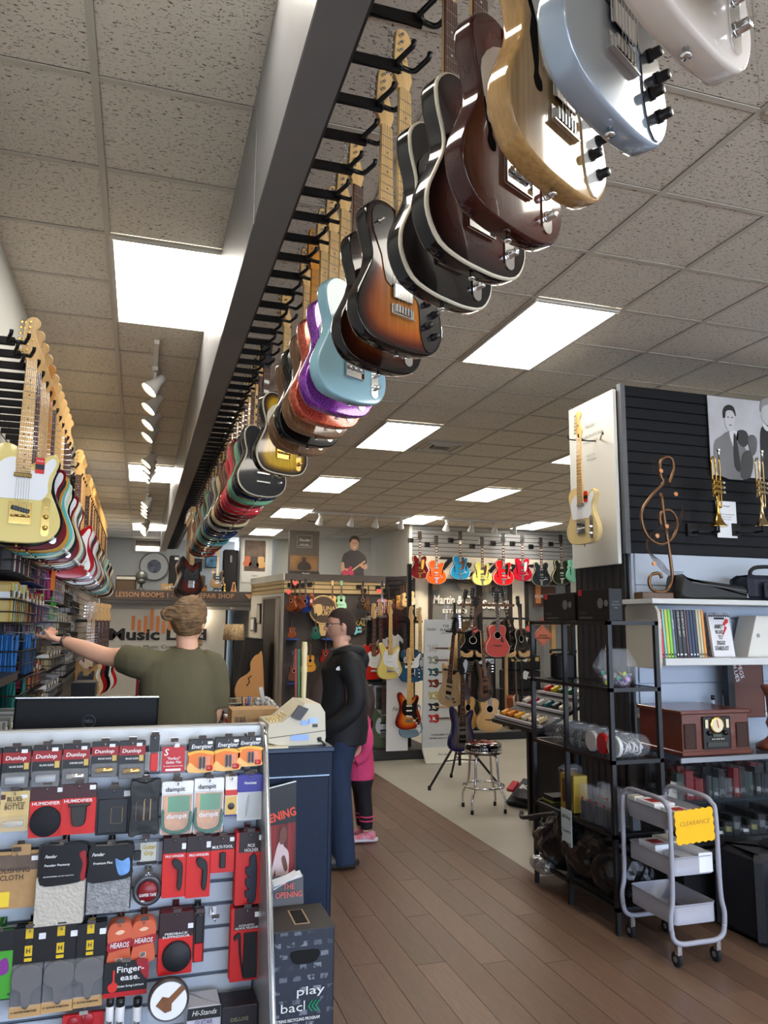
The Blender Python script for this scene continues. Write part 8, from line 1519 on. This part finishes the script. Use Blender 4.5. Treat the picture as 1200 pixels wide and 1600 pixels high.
# hair cap
HD=mat('hair_short_brown',(58,42,34),.85,noise=.3,ns=60,bump=.8,bs=220); g=G(); v=bmesh.ops.create_icosphere(g.b,subdivisions=5,radius=1)['verts']; dl=[]
for q in v:
    x,y,z=q.co; X=x*.105; Y=y*.081; Z=z*.124
    if z<0: Y*=1-.22*(-z)
    q.co=HM@(Vector((X-.002,Y,Z))*1.03)+Vector(hc)
    line=.30+.25*max(0,x) if x>.15 else (-.10 if x>-.25 else -.62)
    if z<line and not(abs(x)<.2 and z>-.28 and z<line and abs(y)>.9 and x>.02): dl.append(q)
    if abs(y)>.7 and -.22<x<.12 and z<.0 and z>-.30 and q not in dl: dl.append(q)
bmesh.ops.delete(g.b,geom=dl,context='VERTS'); 
for f in g.b.faces: f.smooth=True
o=g.done('hair',HD,mn); md=o.modifiers.new('t','SOLIDIFY'); md.thickness=.008; md.offset=-1
# stubble shade as a thin beard layer is left out; glasses
gl=G(); T=lambda x,y,z: HM@(Vector((x,y,z))*1.03)+Vector(hc)
for s in(-1,1): gl.tube([T(.103,s*.033+.024*math.cos(k*PI/8),.006+.016*math.sin(k*PI/8)) for k in range(16)],.0022,6,closed=True); gl.tube([T(.103,s*.057,.012),T(.085,s*.078,.014),T(.02,s*.083,.012),T(-.012,s*.083,-.002)],.0026,6)
gl.tube([T(.105,-.010,.010),T(.108,0,.012),T(.105,.010,.010)],.0022,6); gl.done('glasses',mat('glasses_frame',(30,26,30),.3),mn)
# jacket
JK=mat('black_softshell',(20,20,23),.72,noise=.1,ns=8,bump=1.0,bs=6,stretch=(1,1,1.6)); fx,fy=F(1,0,0),F(0,1,0); g=G()
loft(g,[(F(-.01,0,CH-.835),.185,.205,fx,fy),(F(-.015,0,CH-.72),.195,.205,fx,fy),(F(-.01,0,CH-.58),.185,.205,fx,fy),(F(-.015,0,CH-.44),.172,.21,fx,fy),(F(-.02,0,CH-.32),.168,.218,fx,fy),(F(-.035,0,CH-.24),.125,.205,fx,fy),(F(-.04,0,CH-.195),.098,.15,fx,fy),(F(-.035,0,CH-.165),.080,.10,fx,fy)],26)
for s in(-1,1): limb(g,[F(-.035,s*.15,CH-.25),F(-.045,s*.225,CH-.28),F(-.085,s*.272,CH-.45),F(-.07,s*.275,CH-.56),F(.03,s*.255,CH-.66),F(.13,s*.20,CH-.72)],[.072,.080,.070,.068,.062,.052])
fuse(g,'jacket',JK,mn,.009,6)
g=G(); limb(g,[F(.06,-.075,CH-.215),F(-.02,-.115,CH-.185),F(-.11,-.07,CH-.19),F(-.135,0,CH-.195),F(-.11,.07,CH-.19),F(-.02,.115,CH-.185),F(.06,.075,CH-.215)],[.024,.036,.044,.05,.044,.036,.024]); limb(g,[F(-.10,0,CH-.20),F(-.15,0,CH-.25),F(-.165,0,CH-.33)],[.07,.065,.03]); fuse(g,'hood',JK,mn,.008,4)
# shirt seen in the open front
SHM=mat('brown_shirt',(84,68,62),.85,noise=.1,ns=12); g=G(); loft(g,[(F(.075,0,CH-.72),.145,.115,fx,fy),(F(.090,0,CH-.58),.142,.12,fx,fy),(F(.080,0,CH-.44),.132,.12,fx,fy),(F(.045,0,CH-.32),.112,.10,fx,fy),(F(.01,0,CH-.22),.085,.08,fx,fy),(F(.0,0,CH-.17),.07,.066,fx,fy)],20); o=g.done('shirt',SHM,mn); G().tube([F(.0+.072*math.cos(a*PI/8),.066*math.sin(a*PI/8),CH-.165-.02*math.cos(a*PI/8)) for a in range(16)],.010,6,closed=True).done('shirt_collar',mat('shirt_grey_collar',(96,92,90),.8),mn)
p0=P(529,1044,Y=5.5-.215); lg=text('THE\nNORTH\nFACE',mn,Vector((p0.x-mx_+.03,-.235,p0.z)),.011,WHITE,rot=(PI/2,0,rad(-8)),bold=.03)
G().prism(smooth_loop([(-.03,-.012),(-.028,.004),(-.01,.014),(0,.012),(0,-.012)],3),-.002,0).done('jacket_emblem',WHITE,mn); LAST.location=(p0.x-mx_+.01,-.232,p0.z)
JN=mat('blue_jeans',(32,48,74),.85,noise=.22,ns=7,stretch=(1,1,.4),bump=.9,bs=9); g=G(); loft(g,[(F(.0,0,CH-.68),.135,.17,fx,fy),(F(-.0,0,CH-.82),.15,.185,fx,fy)])
for s in(-1,1): limb(g,[F(-.005,s*.095,CH-.80),F(.015,s*.10,.62),F(-.005,s*.105,.38),F(-.03,s*.105,.10),F(-.035,s*.105,.03)],[.115,.092,.085,.082,.080])
fuse(g,'jeans',JN,mn,.010,5)
g=G(); g.tube([F(-.0,-.213,.72),F(.01,-.196,.60),F(-.0,-.19,.38),F(-.03,-.187,.05)],.003,5); g.done('side_seam',mat('jeans_seam',(120,140,170),.8),mn)
for s in(-1,1): shoe(mn,F(-.01,s*.105,0),yw+rad(4*s),mat('shoe_brown_grey',(70,60,54),.6),mat('sole_black',(16,16,16)),L=.31)
# ---- the child mostly hidden behind him
gx,gy=1.71,6.02; gi=thing('person',(gx,gy,0),'child in a pink jacket, black leggings and pink-white sneakers behind the man','person'); g=G(); ghz=CH-.50
head(g,(-.05,.0,ghz),rad(170),0,.86); limb(g,[(0-.03,0,ghz-.20),(-.04,0,ghz-.05)],[.04,.042]); loft(g,[((-.03,0,ghz-.62),.085,.12,ax,ay),((-.03,0,ghz-.35),.085,.125,ax,ay),((-.03,0,ghz-.18),.05,.08,ax,ay)])
for s in(-1,1): limb(g,[(-.01,s*.06,.62),(.0,s*.062,.36),(.03,s*.062,.08)],[.055,.04,.03]); limb(g,[(-.03,s*.13,ghz-.22),(-.03,s*.16,ghz-.40),(-.10,s*.15,ghz-.52)],[.034,.03,.024]); hand(g,(-.10,s*.15,ghz-.52),(-1,0,-.3),(0,0,1),.75,side=s)
fuse(g,'body',SKIN,gi,.006)
PK=mat('pink_fleece',(224,70,120),.8,noise=.1,ns=10,bump=.4,bs=16); g=G(); loft(g,[((-.02,0,ghz-.68),.125,.155,ax,ay),((-.02,0,ghz-.60),.122,.15,ax,ay),((-.02,0,ghz-.42),.105,.135,ax,ay),((-.025,0,ghz-.24),.095,.135,ax,ay),((-.03,0,ghz-.17),.06,.08,ax,ay)])
for s in(-1,1): limb(g,[(-.025,s*.11,ghz-.23),(-.0,s*.17,ghz-.36),(-.02,s*.17,ghz-.48),(-.09,s*.16,ghz-.53)],[.05,.05,.046,.04])
fuse(g,'jacket',PK,gi,.008,4)
LG=mat('black_leggings',(26,24,30),.8); g=G(); loft(g,[((-.01,0,ghz-.60),.10,.13,ax,ay),((-.0,0,ghz-.70),.10,.135,ax,ay)])
for s in(-1,1): limb(g,[(-.0,s*.065,ghz-.68),(.012,s*.066,.36),(.03,s*.064,.20),(.035,s*.064,.10)],[.082,.056,.052,.046])
fuse(g,'leggings',LG,gi,.007,4)
for s in(-1,1):
    for z in(.165,.195): G().tube([(.033+.052*math.cos(k*PI/8),s*.064+.052*math.sin(k*PI/8),z) for k in range(16)],.006,6,closed=True).done('pink_band',PK,gi)
    shoe(gi,(.03,s*.066,0),rad(172),mat('sneaker_pink_white',(222,190,196),.5,noise=.5,ns=16,c2=(226,100,130)),mat('sole_white',(230,226,230),.5),L=.22)
g=G(); v=bmesh.ops.create_icosphere(g.b,subdivisions=4,radius=1)['verts']
for q in v: q.co=Vector((q.co.x*.088+.01,q.co.y*.078,q.co.z*.105+.012 if q.co.z>0 else q.co.z*.09))+Vector((-.045,0,ghz))
limb(g,[(.03,0,ghz+.02),(.055,0,ghz-.10),(.055,0,ghz-.26)],[.06,.058,.03]); fuse(g,'hair',mat('hair_long_brown',(62,46,38),.6,noise=.3,ns=20,stretch=(1,1,.2)),gi,.007,2)
# ================================================================ accessories on the left wall
g=G(); g.b2((-.80,3.0,0),(-.785,16,CH+.72)); sw=struct(g.done('wall_left_slat_backing',mat('left_slat_groove',(22,22,24),.8)))
LS=mat('left_slat_dark_grey',(74,72,72),.5,noise=.05,ns=5)
for k in range(27):
    z=.25+.0785*k
    for j in range(5): bx('slat',(-.787,3.0+2.6*j,z),(-.772,3.0+2.6*j+2.597,z+.072),LS,sw,bev=.002)
WIRE=mat('black_wire',(28,28,30),.4,.3); BWIRE=mat('blue_wire',(26,46,96),.4,.2); GWIRE=mat('grey_wire',(160,160,164),.3,.5)
gp=thing('grid_panel',(-.775,3.9,CH+.75),'black wire grid panel on the wall above the slats behind the pale yellow guitar','grid panel'); g=G()
for k in range(8): g.tube([(0,-.9+.2*k,-.0),(0,-.9+.2*k,.36)],.004,4)
for k in range(5): g.tube([(0,-.9,.09*k),(0,1.1,.09*k)],.004,4)
g.done('wires',WIRE,gp)
def basket(y0,y1,z0,z1,d,wire,label):
    t=thing('wire_basket',(-.77,(y0+y1)/2,z0),label,'basket',group='wire baskets on the left wall'); L=y1-y0; h=z1-z0; g=G()
    for z in(0,h*.5,h): g.tube([(0,-L/2,z),(d,-L/2,z),(d,L/2,z),(0,L/2,z)],.0035 if z<h else .005,5,closed=False)
    n=max(3,int(L/.06))
    for k in range(n+1): y=-L/2+L*k/n; g.tube([(0,y,0),(d,y,0),(d,y,h)],.0025,4)
    for x in(d*.33,d*.66): g.tube([(x,-L/2,0),(x,-L/2,h)],.0025,4)
    g.done('wires',wire,t); return t
rr=random.Random(11)
def packs(y0,y1,z0,h,cols,dx,names,word,n=None,thick=.022,fx=.17):
    n=n or int((y1-y0)/thick); 
    for k in range(n):
        y=y0+(y1-y0)*(k+.5)/n; c=cols[k%len(cols)]; hh=h*rr.uniform(.92,1.06)
        t=thing(names,(-.77+dx,y,z0),'%s one among the %s'%(['first','second','third','fourth','fifth','sixth','seventh','eighth','ninth','tenth','eleventh','twelfth','thirteenth','fourteenth','fifteenth','sixteenth'][min(k,15)],word),'pack' if 'stick' not in names else 'sticks',group=word+' on the left wall'); t.rotation_euler=(rad(rr.uniform(-5,5)),0,0)
        G().box((-fx/2+.08,0,hh/2),(fx,min(thick*.75,(y1-y0)/n*.8),hh),bev=.003).done('sleeve',col(c,.35,coat=.4),t); G().box((-fx/2+.081,0,hh*.72),(fx+.001,min(thick*.75,(y1-y0)/n*.8)+.001,hh*.16)).done('label',[PAPER,INK,GOLD][k%3] if False else [PAPER,mat('label_dark',(40,36,36)),mat('label_olive',(150,146,90))][k%3],t)
stp=[(170,60,50),(206,170,60),(80,74,96),(60,70,60),(190,100,60),(120,30,40),(200,196,186),(50,56,84)]
drk=[(40,34,34),(90,40,36),(206,200,190),(60,50,46),(120,30,30),(190,186,176)]
gold=[(206,176,96),(190,150,70),(216,190,120),(170,196,80),(196,200,204)]
pen=[(120,60,90),(150,100,60),(60,60,66),(90,40,40),(150,130,60)]
rows=[ # y0,y1,z rel,height,palette,dx,word,wire
(3.95,4.70,.24,.20,drk,.15,'dark and white string packets in the upper left basket',WIRE),(3.95,4.70,.00,.19,gold,.15,'gold string packets in the basket below them',WIRE),
(4.95,5.65,.24,.17,stp,.10,'coloured string packets in the blue basket',BWIRE),(4.95,5.70,.00,.18,stp,.12,'striped string packets in the lower blue basket',BWIRE),
(5.1,5.9,-.20,.17,pen,.10,'reed and polish packets behind the pointing hand',WIRE),(5.2,6.0,-.42,.17,[(196,50,90),(60,60,60),(170,190,60),(190,60,70)],.10,'bright narrow packets under the pointing hand',WIRE),
(5.3,6.3,-.64,.16,[(70,50,50),(120,130,50),(60,50,56),(90,60,60)],.10,'dim packets in the low basket',WIRE),
(6.9,7.8,.15,.18,drk+pen,.10,'mixed packets beyond the purple sticks',WIRE),(6.7,7.8,-.10,.18,[(200,200,196),(150,146,140),(206,190,90)],.10,'pale packets in the far basket',WIRE),(6.3,7.4,-.36,.16,[(176,160,120),(150,140,120),(120,116,110)],.10,'khaki packets in the far middle basket',WIRE),(6.3,7.4,-.60,.16,[(186,186,190),(110,110,116)],.10,'silver packets in the far low basket',WIRE),
(7.9,9.0,.10,.20,[(206,206,204),(140,136,130)],.08,'clear hanging packets far along the wall',WIRE),(7.9,9.0,-.2,.20,[(196,196,196),(120,116,112)],.08,'hanging packets lower far along the wall',WIRE),(7.9,9.0,-.5,.20,[(180,176,170),(90,86,84)],.08,'lowest hanging packets far along the wall',WIRE),
(3.95,4.7,-.62,.16,[(190,190,192),(110,120,116),(150,150,150)],.16,'grey packets low at the left edge',WIRE),(3.9,4.6,-.86,.16,[(120,70,60),(60,50,48)],.18,'brown packets lowest at the left edge',WIRE)]
for y0,y1,z,h,pl,dx,word,wire in rows: basket(y0,y1,CH+z-.01,CH+z+h*.55,dx+.06,wire,'%s wire basket of %s'%('blue' if wire is BWIRE else 'black',word)); packs(y0+.03,y1-.03,CH+z,h,pl,dx-.05,'string_packet',word,n=min(14,int((y1-y0)/.055)),thick=.040)
def sticks(y0,y1,z,h,c,nm,n,wire,dx=.16,lean=0):
    t=basket(y0,y1,CH+z-.01,CH+z+h*.8,dx+.03,wire,'wire basket of %s drumsticks'%nm)
    for k in range(n):
        y=y0+.02+(y1-y0-.04)*((k*.618)%1); x=-.77+.02+dx*((k*.37)%1)
        s=thing('drumstick',(x,y,CH+z),'%s drumstick standing in the wire basket'%nm,'drumstick',group='%s drumsticks in a basket'%nm); s.rotation_euler=(rad(rr.uniform(-6,6)),rad(rr.uniform(-3,3)),0); G().lathe([(.006,0),(.0075,.01),(.0075,h),(.004,h+.03),(.006,h+.035),(.004,h+.05),(0,h+.05)],n=6).done('stick',col(c,.4),s)
sticks(5.9,6.7,.16,.18,(150,20,90),'purple',44,GWIRE,.15); sticks(5.7,6.5,.02,.12,(60,190,30),'lime green',36,GWIRE,.13); sticks(4.55,5.28,-.30,.18,(30,120,196),'bright blue',50,WIRE,.14); sticks(4.75,5.2,-.54,.17,(20,130,120),'teal',26,WIRE,.12); sticks(5.0,5.3,-.10,.11,(90,90,96),'grey',18,GWIRE,.12)
t=thing('swing_tag',(-.52,5.15,CH+.30),'long narrow orange tag hanging under the left wall guitars','tag'); G().box((0,0,-.0),(.024,.002,.21),bev=.0).done('card',mat('neon_orange',(255,130,20),.6),t)
for n,(y,z) in enumerate(((4.15,-.30),(4.25,-.95))): o=bx('display_tray',(-.77,y-.3,CH+z),(-.60,y+.4,CH+z+.04),mat('tray_dark_grey',(40,44,46),.4)); tag(o,'dark display tray on the left wall, %s'%['upper','lower'][n],'tray')
o=bx('black_box',(-.60,8.2,CH-.73),(-.38,8.6,CH-.58),BLACK); tag(o,'black box by the basses beyond the clerk','box'); o=bx('low_cabinet',(-.62,7.7,0),(-.1,8.6,CH-.73),mat('low_cabinet_grey',(120,116,108),.5)); tag(o,'low grey cabinet by the left wall beyond the clerk','cabinet')
for n,(x,c,lb) in enumerate(((.10,(170,26,30),'red amplifier'),(.36,(30,28,30),'black amplifier'),(.58,(180,30,34),'bright red amplifier'))): amp('guitar_amplifier',lb+' on the floor beyond the clerk',(x-.1,12.2,.0),(x+.12,12.5,.9 if n!=1 else 1.0),panel=CHROME,m=col(c))
